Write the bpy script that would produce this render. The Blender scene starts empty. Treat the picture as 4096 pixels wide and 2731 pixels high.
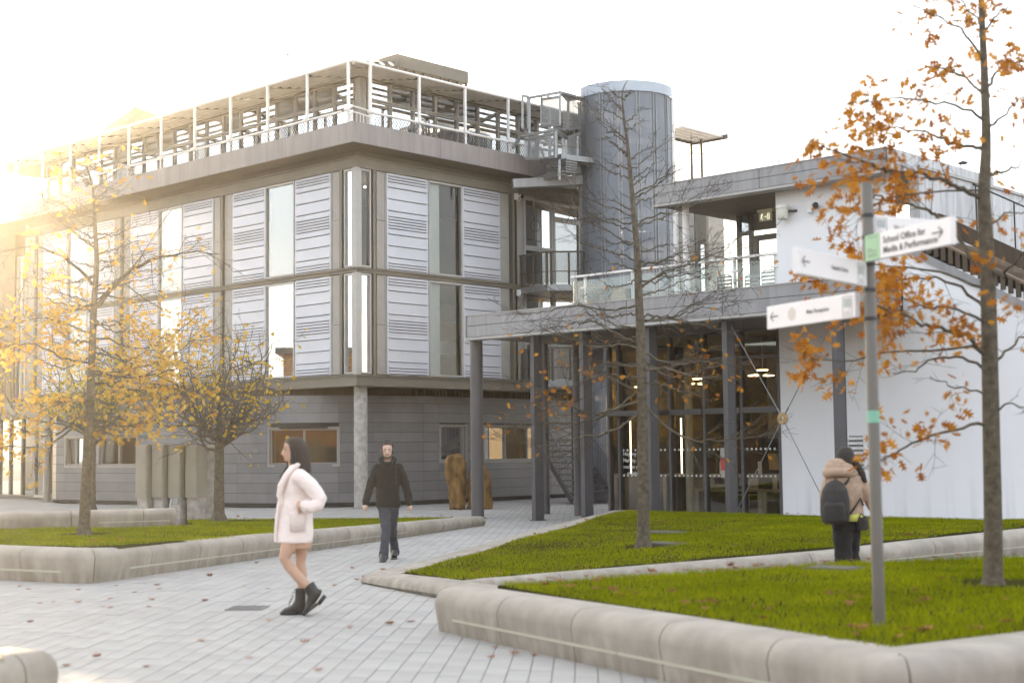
import bpy, bmesh, math, random
import numpy as np
from mathutils import Vector, Matrix
SC = bpy.context.scene
COL = SC.collection
R = math.radians
random.seed(7)

# ------------------------------------------------------------------ camera
FPX, PITCH, ROLL, EYE = 5816.75, R(4.28405), R(-0.614435), 1.65
_r0, _u0 = Vector((1, 0, 0)), Vector((0, -math.sin(PITCH), math.cos(PITCH)))
VF = Vector((0, math.cos(PITCH), math.sin(PITCH)))
VR = _r0 * math.cos(ROLL) + _u0 * math.sin(ROLL)
VU = _u0 * math.cos(ROLL) - _r0 * math.sin(ROLL)
CAM = Vector((0, 0, EYE))
cd = bpy.data.cameras.new('camera'); cam = bpy.data.objects.new('camera', cd); COL.objects.link(cam)
cam.matrix_world = Matrix(((VR.x, VU.x, -VF.x, 0), (VR.y, VU.y, -VF.y, 0), (VR.z, VU.z, -VF.z, EYE), (0, 0, 0, 1)))
cd.sensor_fit = 'HORIZONTAL'; cd.sensor_width = 36.0; cd.lens = FPX / 4096 * 36.0
cd.clip_start = 0.1; cd.clip_end = 3000
cd.dof.use_dof = True; cd.dof.focus_distance = 40.0; cd.dof.aperture_fstop = 1.8
SC.camera = cam

# ------------------------------------------------------------------ sky, sun, exposure
SUN_AZ, SUN_EL = R(-21.5), R(11.0)          # azimuth from +Y, negative = to the left
SKY_STRENGTH, SUN_STRENGTH, EXPOSURE = 0.13, 4.5, 1.92
w = bpy.data.worlds.new('World'); SC.world = w; w.use_nodes = True
nt = w.node_tree; nt.nodes.clear()
sky = nt.nodes.new('ShaderNodeTexSky'); sky.sky_type = 'NISHITA'; sky.sun_disc = False
sky.sun_elevation = SUN_EL; sky.sun_rotation = SUN_AZ
sky.air_density = 1.0; sky.dust_density = 2.0; sky.ozone_density = 1.0
hz = nt.nodes.new('ShaderNodeMixRGB'); hz.inputs[0].default_value = .5; hz.inputs[2].default_value = (5.6, 5.7, 5.9, 1)     # thin bright cloud veil
nt.links.new(sky.outputs[0], hz.inputs[1])
bg = nt.nodes.new('ShaderNodeBackground'); bg.inputs[1].default_value = SKY_STRENGTH
out = nt.nodes.new('ShaderNodeOutputWorld')
nt.links.new(hz.outputs[0], bg.inputs[0]); nt.links.new(bg.outputs[0], out.inputs[0])
sl = bpy.data.lights.new('sun', 'SUN'); sl.energy = SUN_STRENGTH; sl.angle = R(0.5); sl.color = (1.0, 0.76, 0.47)
so = bpy.data.objects.new('sun', sl); COL.objects.link(so)
SUNV = Vector((math.sin(SUN_AZ) * math.cos(SUN_EL), math.cos(SUN_AZ) * math.cos(SUN_EL), math.sin(SUN_EL)))
so.rotation_euler = SUNV.to_track_quat('Z', 'Y').to_euler(); so.location = (-40, 40, 40)
SC.view_settings.view_transform = 'Standard'; SC.view_settings.look = 'None'
SC.view_settings.exposure = EXPOSURE; SC.view_settings.gamma = 1.0; SC.view_settings.use_curve_mapping = False
SC.cycles.use_denoising = True
SC.cycles.max_bounces = 8; SC.cycles.transparent_max_bounces = 24
SC.cycles.caustics_reflective = False; SC.cycles.caustics_refractive = False
SC.cycles.sample_clamp_indirect = 6.0

# ------------------------------------------------------------------ geometry of the place
def ray(px, py):
    d = VR * ((px - 2048) / FPX) - VU * ((py - 1365.5) / FPX) + VF
    return d / d.y
def at(px, py, Y): return CAM + ray(px, py) * Y
def ong(px, py, z=0.0):
    d = ray(px, py); return CAM + d * ((z - EYE) / d.z)
TH = R(43.2454)
UL = Vector((-math.cos(TH), math.sin(TH), 0)); UR = Vector((math.sin(TH), math.cos(TH), 0)); UP = Vector((0, 0, 1))
CORNER = Vector((-4.5353, 42.3363, 0))

class Fr:                                   # a frame: a along, b outward, z up
    def __init__(s, o, ea, eb): s.o, s.ea, s.eb = o.copy(), ea, eb
    def __call__(s, a, b, z): return s.o + s.ea * a + s.eb * b + UP * z
    def a_at(s, px, py, b=0.0):             # where a sight line meets the plane b
        d = ray(px, py); n = s.eb; p0 = s.o + n * b
        p = CAM + d * ((p0 - CAM).dot(n) / d.dot(n)); q = p - s.o
        return q.dot(s.ea), p.z
FL = Fr(CORNER, UL, -UR)
FR = Fr(CORNER, UR, -UL)

# ------------------------------------------------------------------ mesh builder
class MB:
    def __init__(s): s.v, s.f, s.mi, s.sm = [], [], [], []
    def add(s, vs, fs, mi=0, smooth=False):
        n = len(s.v); s.v += [tuple(p) for p in vs]
        for f in fs: s.f.append(tuple(i + n for i in f)); s.mi.append(mi); s.sm.append(smooth)
    def hexa(s, p, mi=0):                    # 8 points: bottom 4 then top 4
        s.add(p, [(0, 3, 2, 1), (4, 5, 6, 7), (0, 1, 5, 4), (1, 2, 6, 5), (2, 3, 7, 6), (3, 0, 4, 7)], mi)
    def box(s, fr, a0, a1, b0, b1, z0, z1, mi=0):
        s.hexa([fr(a0, b0, z0), fr(a1, b0, z0), fr(a1, b1, z0), fr(a0, b1, z0),
                fr(a0, b0, z1), fr(a1, b0, z1), fr(a1, b1, z1), fr(a0, b1, z1)], mi)
    def cbox(s, c, sx, sy, sz, rz=0.0, mi=0):
        e = Fr(Vector(c), Vector((math.cos(rz), math.sin(rz), 0)), Vector((-math.sin(rz), math.cos(rz), 0)))
        s.box(e, -sx / 2, sx / 2, -sy / 2, sy / 2, -sz / 2, sz / 2, mi)
    def prism(s, poly, z0, z1, mi=0):        # poly: list of (x, y); z0/z1 numbers or functions
        n = len(poly); f0 = z0 if callable(z0) else (lambda x, y: z0); f1 = z1 if callable(z1) else (lambda x, y: z1)
        vs = [(p[0], p[1], f0(p[0], p[1])) for p in poly] + [(p[0], p[1], f1(p[0], p[1])) for p in poly]
        fs = [tuple(range(n))[::-1], tuple(range(n, 2 * n))] + [(i, (i + 1) % n, n + (i + 1) % n, n + i) for i in range(n)]
        s.add(vs, fs, mi)
    def quad(s, a, b, c, d, mi=0): s.add([a, b, c, d], [(0, 1, 2, 3)], mi)
    def bar(s, p, q, wd, hg=None, mi=0):     # rectangular bar between two points
        p, q = Vector(p), Vector(q); hg = hg or wd; d = (q - p).normalized()
        x = d.cross(UP); x = Vector((1, 0, 0)) if x.length < 1e-3 else x.normalized(); y = x.cross(d).normalized()
        o = []
        for e in (p, q):
            for i, j in ((-1, -1), (1, -1), (1, 1), (-1, 1)): o.append(e + x * (wd / 2 * i) + y * (hg / 2 * j))
        s.hexa(o, mi)
    def tube(s, pts, rad, n=8, mi=0, cap=True, smooth=True):
        pts = [Vector(p) for p in pts]; k = len(pts)
        rad = [rad] * k if not hasattr(rad, '__len__') else rad
        base = len(s.v); up = None; vs = []; fs = []
        for i, p in enumerate(pts):
            d = (pts[min(i + 1, k - 1)] - pts[max(i - 1, 0)])
            d = d.normalized() if d.length > 1e-9 else Vector((0, 0, 1))
            if up is None: up = d.cross(Vector((0.31, 0.95, 0.08)) if abs(d.y) < .9 else Vector((1, 0, 0))).normalized()
            x = (up - d * up.dot(d)); x = x.normalized() if x.length > 1e-6 else d.orthogonal().normalized(); up = x; y = d.cross(x)
            for j in range(n):
                t = 2 * math.pi * j / n; vs.append(p + x * (rad[i] * math.cos(t)) + y * (rad[i] * math.sin(t)))
        for i in range(k - 1):
            for j in range(n):
                fs.append((i * n + j, i * n + (j + 1) % n, (i + 1) * n + (j + 1) % n, (i + 1) * n + j))
        s.add(vs, fs, mi, smooth)
        if cap: s.add(vs[:n], [tuple(range(n))[::-1]], mi); s.add(vs[-n:], [tuple(range(n))], mi)
    def loft(s, secs, n=14, mi=0, close=True):   # secs: (centre, axis_x, axis_y) ellipses
        vs, fs = [], []; k = len(secs)
        for c, ax, ay in secs:
            c, ax, ay = Vector(c), Vector(ax), Vector(ay)
            for j in range(n):
                t = 2 * math.pi * j / n; vs.append(c + ax * math.cos(t) + ay * math.sin(t))
        for i in range(k - 1):
            for j in range(n): fs.append((i * n + j, i * n + (j + 1) % n, (i + 1) * n + (j + 1) % n, (i + 1) * n + j))
        if close: fs += [tuple(range(n))[::-1], tuple(range((k - 1) * n, k * n))]
        s.add(vs, fs, mi, True)
    def ball(s, c, rx, ry=None, rz=None, n=12, m=8, mi=0, rot=None):
        ry = ry or rx; rz = rz or rx; c = Vector(c); vs = []; fs = []
        for i in range(1, m):
            ph = math.pi * i / m
            for j in range(n):
                t = 2 * math.pi * j / n; q = Vector((rx * math.sin(ph) * math.cos(t), ry * math.sin(ph) * math.sin(t), rz * math.cos(ph)))
                vs.append(c + (rot @ q if rot else q))
        a = Vector((0, 0, rz)); top = len(vs); vs.append(c + (rot @ a if rot else a)); vs.append(c - (rot @ a if rot else a))
        for i in range(m - 2):
            for j in range(n): fs.append((i * n + j, (i + 1) * n + j, (i + 1) * n + (j + 1) % n, i * n + (j + 1) % n))
        for j in range(n): fs.append((top, j, (j + 1) % n)); fs.append((top + 1, (m - 2) * n + (j + 1) % n, (m - 2) * n + j))
        s.add(vs, fs, mi, True)
    def mesh(s, name, off=Vector((0, 0, 0)), fix=True, bevel=0.0):
        me = bpy.data.meshes.new(name)
        me.from_pydata([(p[0] - off[0], p[1] - off[1], p[2] - off[2]) for p in s.v], [], s.f)
        me.polygons.foreach_set('material_index', s.mi); me.polygons.foreach_set('use_smooth', s.sm)
        if fix:
            b = bmesh.new(); b.from_mesh(me); bmesh.ops.recalc_face_normals(b, faces=b.faces[:])
            if bevel: bmesh.ops.bevel(b, geom=b.edges[:], offset=bevel, segments=2, affect='EDGES', profile=.5)
            b.to_mesh(me); b.free()
        me.update(); return me

def wloc(o):
    v = Vector((0, 0, 0))
    while o: v += o.location; o = o.parent
    return v
def put(name, me, mats, parent=None, loc=(0, 0, 0), rz=0.0):
    o = bpy.data.objects.new(name, me); COL.objects.link(o)
    if not me.materials:
        for m in (mats if isinstance(mats, (list, tuple)) else [mats]): me.materials.append(m)
    o.location = loc; o.rotation_euler = (0, 0, rz)
    if parent: o.parent = parent
    return o
def part(name, mb, mats, parent, fix=True, bevel=0.0, label=None):
    o = put(name, mb.mesh(name, wloc(parent), fix, bevel), mats, parent)
    if label: o['label'] = label
    return o
def tag(o, label=None, cat=None, group=None, kind=None):
    if label: o['label'] = label
    if cat: o['category'] = cat
    if group: o['group'] = group
    if kind: o['kind'] = kind
    return o
def thing(name, loc, label, cat, group=None):
    o = bpy.data.objects.new(name, None); COL.objects.link(o); o.location = loc; o.empty_display_size = .2
    return tag(o, label, cat, group)
def single(name, mb, mats, loc, label, cat, group=None, fix=True, bevel=0.0):
    o = put(name, mb.mesh(name, Vector(loc), fix, bevel), mats, None, loc); return tag(o, label, cat, group)
def struct(name, mb, mats, fix=True, parent=None):
    o = put(name, mb.mesh(name, Vector((0, 0, 0)), fix), mats, parent)
    if not parent: o['kind'] = 'structure'
    return o
def stuff(name, mb, mats, parent=None, fix=False):
    o = put(name, mb.mesh(name, wloc(parent) if parent else Vector((0, 0, 0)), fix), mats, parent); o['kind'] = 'stuff'; return o

def folds(o, size=.16, st=.022):
    t = bpy.data.textures.new('folds', 'CLOUDS'); t.noise_scale = size; t.noise_depth = 2
    d = o.modifiers.new('folds', 'DISPLACE'); d.texture = t; d.strength = st; d.mid_level = .5; d.texture_coords = 'LOCAL'
# ------------------------------------------------------------------ materials
MATS = {}
def mat(name, col, rough=.6, metal=0.0, var=.12, scale=3.0, bump=0.0, bscale=60.0, stretch=None, col2=None, spec=.5, coat=0.0, island=0.0):
    m = bpy.data.materials.new(name); m.use_nodes = True; n = m.node_tree; P = n.nodes['Principled BSDF']
    P.inputs['Roughness'].default_value = rough; P.inputs['Metallic'].default_value = metal
    P.inputs['Specular IOR Level'].default_value = spec; P.inputs['Coat Weight'].default_value = coat
    tc = n.nodes.new('ShaderNodeTexCoord'); mp = n.nodes.new('ShaderNodeMapping'); n.links.new(tc.outputs['Object'], mp.inputs[0])
    if stretch: mp.inputs['Scale'].default_value = stretch
    no = n.nodes.new('ShaderNodeTexNoise'); no.inputs['Scale'].default_value = scale; no.inputs['Detail'].default_value = 6; no.inputs['Roughness'].default_value = .6
    n.links.new(mp.outputs[0], no.inputs[0])
    rp = n.nodes.new('ShaderNodeValToRGB'); rp.color_ramp.elements[0].position = .32; rp.color_ramp.elements[1].position = .68
    a = [max(0, c * (1 - var)) for c in col]; b = [c * (1 + var) for c in col] if col2 is None else list(col2)
    rp.color_ramp.elements[0].color = (*a, 1); rp.color_ramp.elements[1].color = (*b, 1)
    n.links.new(no.outputs['Fac'], rp.inputs[0]); src = rp.outputs[0]
    if island:
        g = n.nodes.new('ShaderNodeNewGeometry'); hs = n.nodes.new('ShaderNodeHueSaturation'); mr = n.nodes.new('ShaderNodeMapRange')
        mr.inputs['To Min'].default_value = 1 - island; mr.inputs['To Max'].default_value = 1 + island
        oi = n.nodes.new('ShaderNodeObjectInfo'); ad = n.nodes.new('ShaderNodeMath'); ad.operation = 'ADD'; fr = n.nodes.new('ShaderNodeMath'); fr.operation = 'FRACT'
        n.links.new(g.outputs['Random Per Island'], ad.inputs[0]); n.links.new(oi.outputs['Random'], ad.inputs[1]); n.links.new(ad.outputs[0], fr.inputs[0])
        n.links.new(fr.outputs[0], mr.inputs['Value']); n.links.new(mr.outputs[0], hs.inputs['Value']); n.links.new(src, hs.inputs['Color']); src = hs.outputs[0]
    n.links.new(src, P.inputs['Base Color'])
    if bump:
        n2 = n.nodes.new('ShaderNodeTexNoise'); n2.inputs['Scale'].default_value = bscale; n2.inputs['Detail'].default_value = 4
        n.links.new(tc.outputs['Object'], n2.inputs[0]); bp = n.nodes.new('ShaderNodeBump'); bp.inputs['Strength'].default_value = bump; bp.inputs['Distance'].default_value = .02
        n.links.new(n2.outputs['Fac'], bp.inputs['Height']); n.links.new(bp.outputs[0], P.inputs['Normal'])
    MATS[name] = m; return m
def emat(name, col, s):
    m = bpy.data.materials.new(name); m.use_nodes = True; P = m.node_tree.nodes['Principled BSDF']
    P.inputs['Base Color'].default_value = (*col, 1); P.inputs['Emission Color'].default_value = (*col, 1); P.inputs['Emission Strength'].default_value = s
    return m
def gmat(name, tint=(.9, .95, .93), ior=1.6, add=0.0):
    m = bpy.data.materials.new(name); m.use_nodes = True; n = m.node_tree; n.nodes.clear()
    o = n.nodes.new('ShaderNodeOutputMaterial'); mx = n.nodes.new('ShaderNodeMixShader'); t = n.nodes.new('ShaderNodeBsdfTransparent'); g = n.nodes.new('ShaderNodeBsdfGlossy')
    f = n.nodes.new('ShaderNodeFresnel'); f.inputs[0].default_value = ior; g.inputs['Roughness'].default_value = .01; t.inputs[0].default_value = (*tint, 1)
    ad = n.nodes.new('ShaderNodeMath'); ad.operation = 'ADD'; ad.use_clamp = True; ad.inputs[1].default_value = add
    n.links.new(f.outputs[0], ad.inputs[0]); n.links.new(ad.outputs[0], mx.inputs[0]); n.links.new(t.outputs[0], mx.inputs[1]); n.links.new(g.outputs[0], mx.inputs[2]); n.links.new(mx.outputs[0], o.inputs[0])
    return m
def leafmat(name, c1, c2, trans=.5):
    m = bpy.data.materials.new(name); m.use_nodes = True; n = m.node_tree; n.nodes.clear()
    o = n.nodes.new('ShaderNodeOutputMaterial'); mx = n.nodes.new('ShaderNodeMixShader'); d = n.nodes.new('ShaderNodeBsdfDiffuse'); t = n.nodes.new('ShaderNodeBsdfTranslucent')
    g = n.nodes.new('ShaderNodeNewGeometry'); oi = n.nodes.new('ShaderNodeObjectInfo'); ad = n.nodes.new('ShaderNodeMath'); ad.operation = 'ADD'; fr = n.nodes.new('ShaderNodeMath'); fr.operation = 'FRACT'
    n.links.new(g.outputs['Random Per Island'], ad.inputs[0]); n.links.new(oi.outputs['Random'], ad.inputs[1]); n.links.new(ad.outputs[0], fr.inputs[0])
    rp = n.nodes.new('ShaderNodeValToRGB'); rp.color_ramp.elements[0].color = (*c1, 1); rp.color_ramp.elements[1].color = (*c2, 1)
    n.links.new(fr.outputs[0], rp.inputs[0])
    for q in (d, t): n.links.new(rp.outputs[0], q.inputs[0])
    mx.inputs[0].default_value = trans; n.links.new(d.outputs[0], mx.inputs[1]); n.links.new(t.outputs[0], mx.inputs[2]); n.links.new(mx.outputs[0], o.inputs[0])
    return m
M_panel = mat('panel_metal', (.51, .52, .565), .42, .25, .05, 1.2, bump=.04, bscale=90)
M_infill = mat('infill_metal', (.29, .275, .25), .5, .1, .10, 2.0)
M_frame = mat('frame_metal', (.145, .128, .10), .5, .1, .10, 1.5)
M_frame_d = mat('frame_dark', (.085, .072, .052), .55, .1, .10, 1.5)
M_wframe = mat('window_frame', (.36, .35, .335), .45, .2, .06, 2)
M_parapet = mat('parapet_metal', (.22, .198, .195), .5, .05, .16, 3.0, stretch=(1.6, 1.6, .16))
M_soffit = mat('soffit_metal', (.075, .056, .034), .6, 0, .10, 1)
M_clad = mat('cladding_grey', (.165, .168, .178), .42, .15, .10, 1.4, bump=.03, bscale=40, island=.10)
M_gap_and_shade = mat('dark_gap_and_shade', (.03, .028, .025), .9, 0, .1)
M_timber = mat('dark_timber', (.075, .05, .03), .7, 0, .3, 6, stretch=(1, 1, .2))
M_conc = mat('column_concrete', (.36, .34, .31), .85, 0, .28, 6, bump=.25, bscale=40)
M_coping = mat('coping_concrete', (.33, .293, .245), .8, 0, .18, 2.6, bump=.25, bscale=90)
def grime(m, h0, h1, col):                # dirt splashed up from the ground, with a ragged upper edge
    n = m.node_tree; P = n.nodes['Principled BSDF']; src = P.inputs['Base Color'].links[0].from_socket; tc = n.nodes.new('ShaderNodeTexCoord'); sx = n.nodes.new('ShaderNodeSeparateXYZ'); n.links.new(tc.outputs['Object'], sx.inputs[0])
    mp = n.nodes.new('ShaderNodeMapping'); mp.inputs['Scale'].default_value = (3.2, 3.2, .7); n.links.new(tc.outputs['Object'], mp.inputs[0]); no = n.nodes.new('ShaderNodeTexNoise'); no.inputs['Scale'].default_value = 2.5; no.inputs['Detail'].default_value = 8; n.links.new(mp.outputs[0], no.inputs[0])
    mr = n.nodes.new('ShaderNodeMapRange'); mr.inputs['From Min'].default_value = h1; mr.inputs['From Max'].default_value = h0; n.links.new(sx.outputs['Z'], mr.inputs['Value'])
    ad = n.nodes.new('ShaderNodeMath'); ad.operation = 'MULTIPLY'; n.links.new(mr.outputs[0], ad.inputs[0]); n2 = n.nodes.new('ShaderNodeMapRange'); n2.inputs['From Min'].default_value = .38; n2.inputs['From Max'].default_value = .62; n2.inputs['To Max'].default_value = .75; n.links.new(no.outputs['Fac'], n2.inputs['Value']); n.links.new(n2.outputs[0], ad.inputs[1])
    mx = n.nodes.new('ShaderNodeMixRGB'); mx.inputs[2].default_value = (*col, 1); n.links.new(ad.outputs[0], mx.inputs[0]); n.links.new(src, mx.inputs[1]); n.links.new(mx.outputs[0], P.inputs['Base Color'])
grime(M_coping, -.05, .40, (.17, .145, .105))
def render_mat():
    m = mat('white_render', (.80, .80, .82), .85, 0, .02, .9, bump=.05, bscale=150); n = m.node_tree; P = n.nodes['Principled BSDF']; src = P.inputs['Base Color'].links[0].from_socket
    tc = n.nodes.new('ShaderNodeTexCoord'); mp = n.nodes.new('ShaderNodeMapping'); mp.inputs['Scale'].default_value = (1.6, 1.6, .10); n.links.new(tc.outputs['Object'], mp.inputs[0])
    no = n.nodes.new('ShaderNodeTexNoise'); no.inputs['Scale'].default_value = 2.2; no.inputs['Detail'].default_value = 7; n.links.new(mp.outputs[0], no.inputs[0])
    sx = n.nodes.new('ShaderNodeSeparateXYZ'); n.links.new(tc.outputs['Object'], sx.inputs[0])
    lo = n.nodes.new('ShaderNodeMapRange'); lo.inputs['From Min'].default_value = 1.1; lo.inputs['From Max'].default_value = .1; lo.inputs['To Min'].default_value = .0; lo.inputs['To Max'].default_value = .5; n.links.new(sx.outputs['Z'], lo.inputs['Value'])
    rp = n.nodes.new('ShaderNodeMapRange'); rp.inputs['From Min'].default_value = .5; rp.inputs['From Max'].default_value = .75; n.links.new(no.outputs['Fac'], rp.inputs['Value'])
    mu = n.nodes.new('ShaderNodeMath'); mu.operation = 'MULTIPLY'; mu.use_clamp = True; ad = n.nodes.new('ShaderNodeMath'); ad.operation = 'ADD'; ad.inputs[1].default_value = .035; n.links.new(lo.outputs[0], ad.inputs[0]); n.links.new(rp.outputs[0], mu.inputs[0]); n.links.new(ad.outputs[0], mu.inputs[1])
    mx = n.nodes.new('ShaderNodeMixRGB'); mx.inputs[2].default_value = (.42, .40, .35, 1); n.links.new(src, mx.inputs[1]); n.links.new(mu.outputs[0], mx.inputs[0]); n.links.new(mx.outputs[0], P.inputs['Base Color']); return m
M_white = render_mat()
M_stain = mat('stained_panel', (.52, .52, .53), .7, 0, .2, 4, stretch=(2, 2, .2))
M_whitemet = mat('white_metal', (.72, .70, .68), .4, .0, .06, 3)
M_galv = mat('galvanised_steel', (.24, .245, .25), .4, .6, .12, 8)
M_louvre = mat('louvre_metal', (.62, .60, .58), .45, .2, .10, 3)
M_steel = mat('steel_paint', (.085, .081, .085), .5, .1, .10, 2)
M_fascia = mat('fascia_grey', (.27, .265, .27), .55, .05, .14, 3.0, stretch=(2.5, 2.5, .2))
M_boards = mat('soffit_boards', (.12, .10, .08), .7, 0, .15, 3)
M_glass = gmat('window_glass', ior=1.75)
M_glass_m = gmat('coated_glass', (.6, .65, .65), 1.9, .32)
M_glass_c = gmat('cafe_glass', (.80, .76, .66), 1.5, .07)
M_glass_b = gmat('balustrade_glass', (.92, .955, .955), 1.45, .02)
M_blind = mat('white_blind', (.74, .75, .76), .9, 0, .03)
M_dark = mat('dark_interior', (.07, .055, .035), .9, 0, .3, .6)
M_inter = mat('pale_interior', (.42, .40, .36), .9, 0, .1)
M_ochre = mat('ochre_wall', (.42, .22, .05), .9, 0, .1)
M_wood = mat('table_wood', (.27, .22, .155), .6, 0, .15, 5)
M_pave = mat('paver_concrete', (.335, .322, .302), .8, 0, .07, 2.2, bump=.1, bscale=150, island=.055)
M_joint = mat('joint_sand', (.20, .185, .165), .95, 0, .2, 10)
M_soil = mat('lawn_soil', (.045, .042, .014), 1, 0, .3, 3, spec=0)
M_stone = mat('sandstone', (.09, .045, .018), .9, 0, .3, 5.0, bump=1.0, bscale=11, stretch=(1, 1, .55), col2=(.30, .17, .05))
M_black = mat('black_metal', (.03, .03, .032), .4, .3, .1)
M_bark = mat('bark', (.075, .06, .042), .9, 0, .35, 9, bump=.6, bscale=35, stretch=(1, 1, .35))
M_bark2 = mat('bark_lichen', (.10, .082, .055), .9, 0, .45, 14, bump=.6, bscale=35)
# ------------------------------------------------------------------ ground and paving
PD = Vector((0.048, 1, 0)).normalized(); PX = Vector((PD.y, -PD.x, 0))       # paving rows run along PD
FP = Fr(Vector((0, 0, 0)), PX, PD)
g = MB(); g.quad((-400, -60, -.03), (400, -60, -.03), (400, 700, -.03), (-400, 700, -.03)); struct('ground', g, M_joint)
def paving_mat():
    m = bpy.data.materials.new('far_paving'); m.use_nodes = True; n = m.node_tree; P = n.nodes['Principled BSDF']; P.inputs['Roughness'].default_value = .8
    tc = n.nodes.new('ShaderNodeTexCoord'); mp = n.nodes.new('ShaderNodeMapping'); mp.inputs['Rotation'].default_value = (0, 0, math.atan2(PD.y, PD.x) * -1)
    b = n.nodes.new('ShaderNodeTexBrick'); b.inputs['Scale'].default_value = 1; b.inputs['Brick Width'].default_value = .5; b.inputs['Row Height'].default_value = .168
    b.inputs['Mortar Size'].default_value = .007; b.inputs['Color1'].default_value = (.31, .298, .28, 1); b.inputs['Color2'].default_value = (.355, .342, .322, 1); b.inputs['Mortar'].default_value = (.20, .185, .165, 1)
    n.links.new(tc.outputs['Object'], mp.inputs[0]); n.links.new(mp.outputs[0], b.inputs[0])
    no = n.nodes.new('ShaderNodeTexNoise'); no.inputs['Scale'].default_value = .8; no.inputs['Detail'].default_value = 5; n.links.new(tc.outputs['Object'], no.inputs[0])
    hs = n.nodes.new('ShaderNodeHueSaturation'); mr = n.nodes.new('ShaderNodeMapRange'); mr.inputs['To Min'].default_value = .75; mr.inputs['To Max'].default_value = 1.2
    n.links.new(no.outputs['Fac'], mr.inputs['Value']); n.links.new(mr.outputs[0], hs.inputs['Value']); n.links.new(b.outputs[0], hs.inputs['Color']); n.links.new(hs.outputs[0], P.inputs['Base Color'])
    return m
M_farpave = paving_mat()
plaza = bpy.data.objects.new('plaza', None); COL.objects.link(plaza); plaza['kind'] = 'structure'
PAV_Y = 25.0
g = MB(); g.add([FP(-60, PAV_Y - 1.2, -.004), FP(60, PAV_Y - 1.2, -.004), FP(60, 90, -.004), FP(-60, 90, -.004)], [(0, 1, 2, 3)]); part('far_paving', g, M_farpave, plaza)
g = MB(); g.add([FP(-30, 0, -.012), FP(30, 0, -.012), FP(30, PAV_Y, -.012), FP(-30, PAV_Y, -.012)], [(0, 1, 2, 3)]); part('joint_bed', g, M_joint, plaza)
g = MB(); g.cbox((0, 0, -.02), .161, .492, .04); pav_me = g.mesh('paver')
near, rest = [], MB(); rnd = random.Random(3)
for i in range(-75, 76):
    a = i * .168; off = rnd.random() * .5; b = 6.0 + off
    while b < PAV_Y - .3:
        p = FP(a, b, 0); x, y = p.x, p.y
        vis = abs(x) < y * .40 + .6 and y > 7.5
        inlawn = (x > 3.2 - (y - 8.2) * .52 and y < 13.5) or (y > 19.5 and x > -.6 + (y - 18) * .2) or (y > 20.5 and x < -7.4 + (y - 17.5) * .33)
        if vis and not inlawn:
            onled = x > 1.2 - (y - 9.5) * .52 and y < 13.6
            if y > 10.2 and abs(x) < y * .355 and not onled: near.append((y, a, b, rnd.uniform(-.0015, .0015)))
            else: rest.cbox(p + UP * (-.02 + rnd.uniform(-.0015, .0015)),   .161, .492, .04, -math.atan2(PD.x, PD.y))
        b += .5
near.sort()
for k, (y, a, b, dz) in enumerate(near):
    p = FP(a, b, dz)
    if k < 300: put('paver', pav_me, M_pave, plaza, p, -math.atan2(PD.x, PD.y))
    else: rest.cbox(p + UP * -.02,   .161, .492, .04, -math.atan2(PD.x, PD.y))
stuff('distant_pavers', rest, M_pave, plaza)

# ------------------------------------------------------------------ the main grey building
B = thing('campus_building', CORNER, 'three storey grey metal clad building with ribbed panels and rooftop pergola deck', 'building')
LL, LR = 19.45, 12.6
Z0, Z1, Z2, Z3, Z4 = 3.63, 3.94, 6.86, 7.08, 10.0
OUTB = .8
pt, pb = at(1414.9, 483.6, 41.2).z, at(1414.9, 565.5, 41.2).z
# floor slabs and inner core
def slab(name, z0, z1, a1=19.4, inset=.28, m=M_soffit):
    g = MB(); g.prism([FL(inset, -inset, 0)[:2], FL(a1, -inset, 0)[:2], FL(a1, -12.6, 0)[:2], FL(inset, -12.6, 0)[:2]], z0, z1); part(name, g, m, B)
slab('floor_slab', Z0 + .01, Z1 - .1); slab('floor_slab', Z2 + .02, Z3 - .05); slab('floor_slab', Z4 + .02, 10.4)
g = MB(); g.prism([FL(6, -6, 0)[:2], FL(24, -6, 0)[:2], FL(24, -12.6, 0)[:2], FL(6, -12.6, 0)[:2]], Z1, 13.0); part('inner_wall', g, M_inter, B)
g = MB(); g.prism([FL(3.6, -3.6, 0)[:2], FL(22, -3.6, 0)[:2], FL(22, -12.4, 0)[:2], FL(3.6, -12.4, 0)[:2]], 10.75, 13.1); part('inner_wall', g, M_dark, B)
# beams, flanges
def beam(z0, z1, d0, d1, name='beam', m=M_frame):
    g = MB(); g.box(FL, -d1, LL, d0, d1, z0, z1); g.box(FR, -d0, LR, d0, d1, z0, z1); part(name, g, m, B)
beam(Z0, Z1 - .07, -.25, .05); beam(Z1 - .07, Z1 - .03, -.25, .11, 'beam_flange'); beam(Z0 - .05, Z0, -.25, .12, 'beam_flange')
beam(Z2 + .05, Z3 - .07, -.25, .05); beam(Z3 - .07, Z3 - .03, -.25, .11, 'beam_flange')
beam(Z4 + .02, Z4 + .3, -.25, .05); beam(Z4 + .3, Z4 + .34, -.25, .12, 'beam_flange'); beam(Z4 + .34, 10.55, -.3, -.06, 'cornice', M_frame_d)
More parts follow.
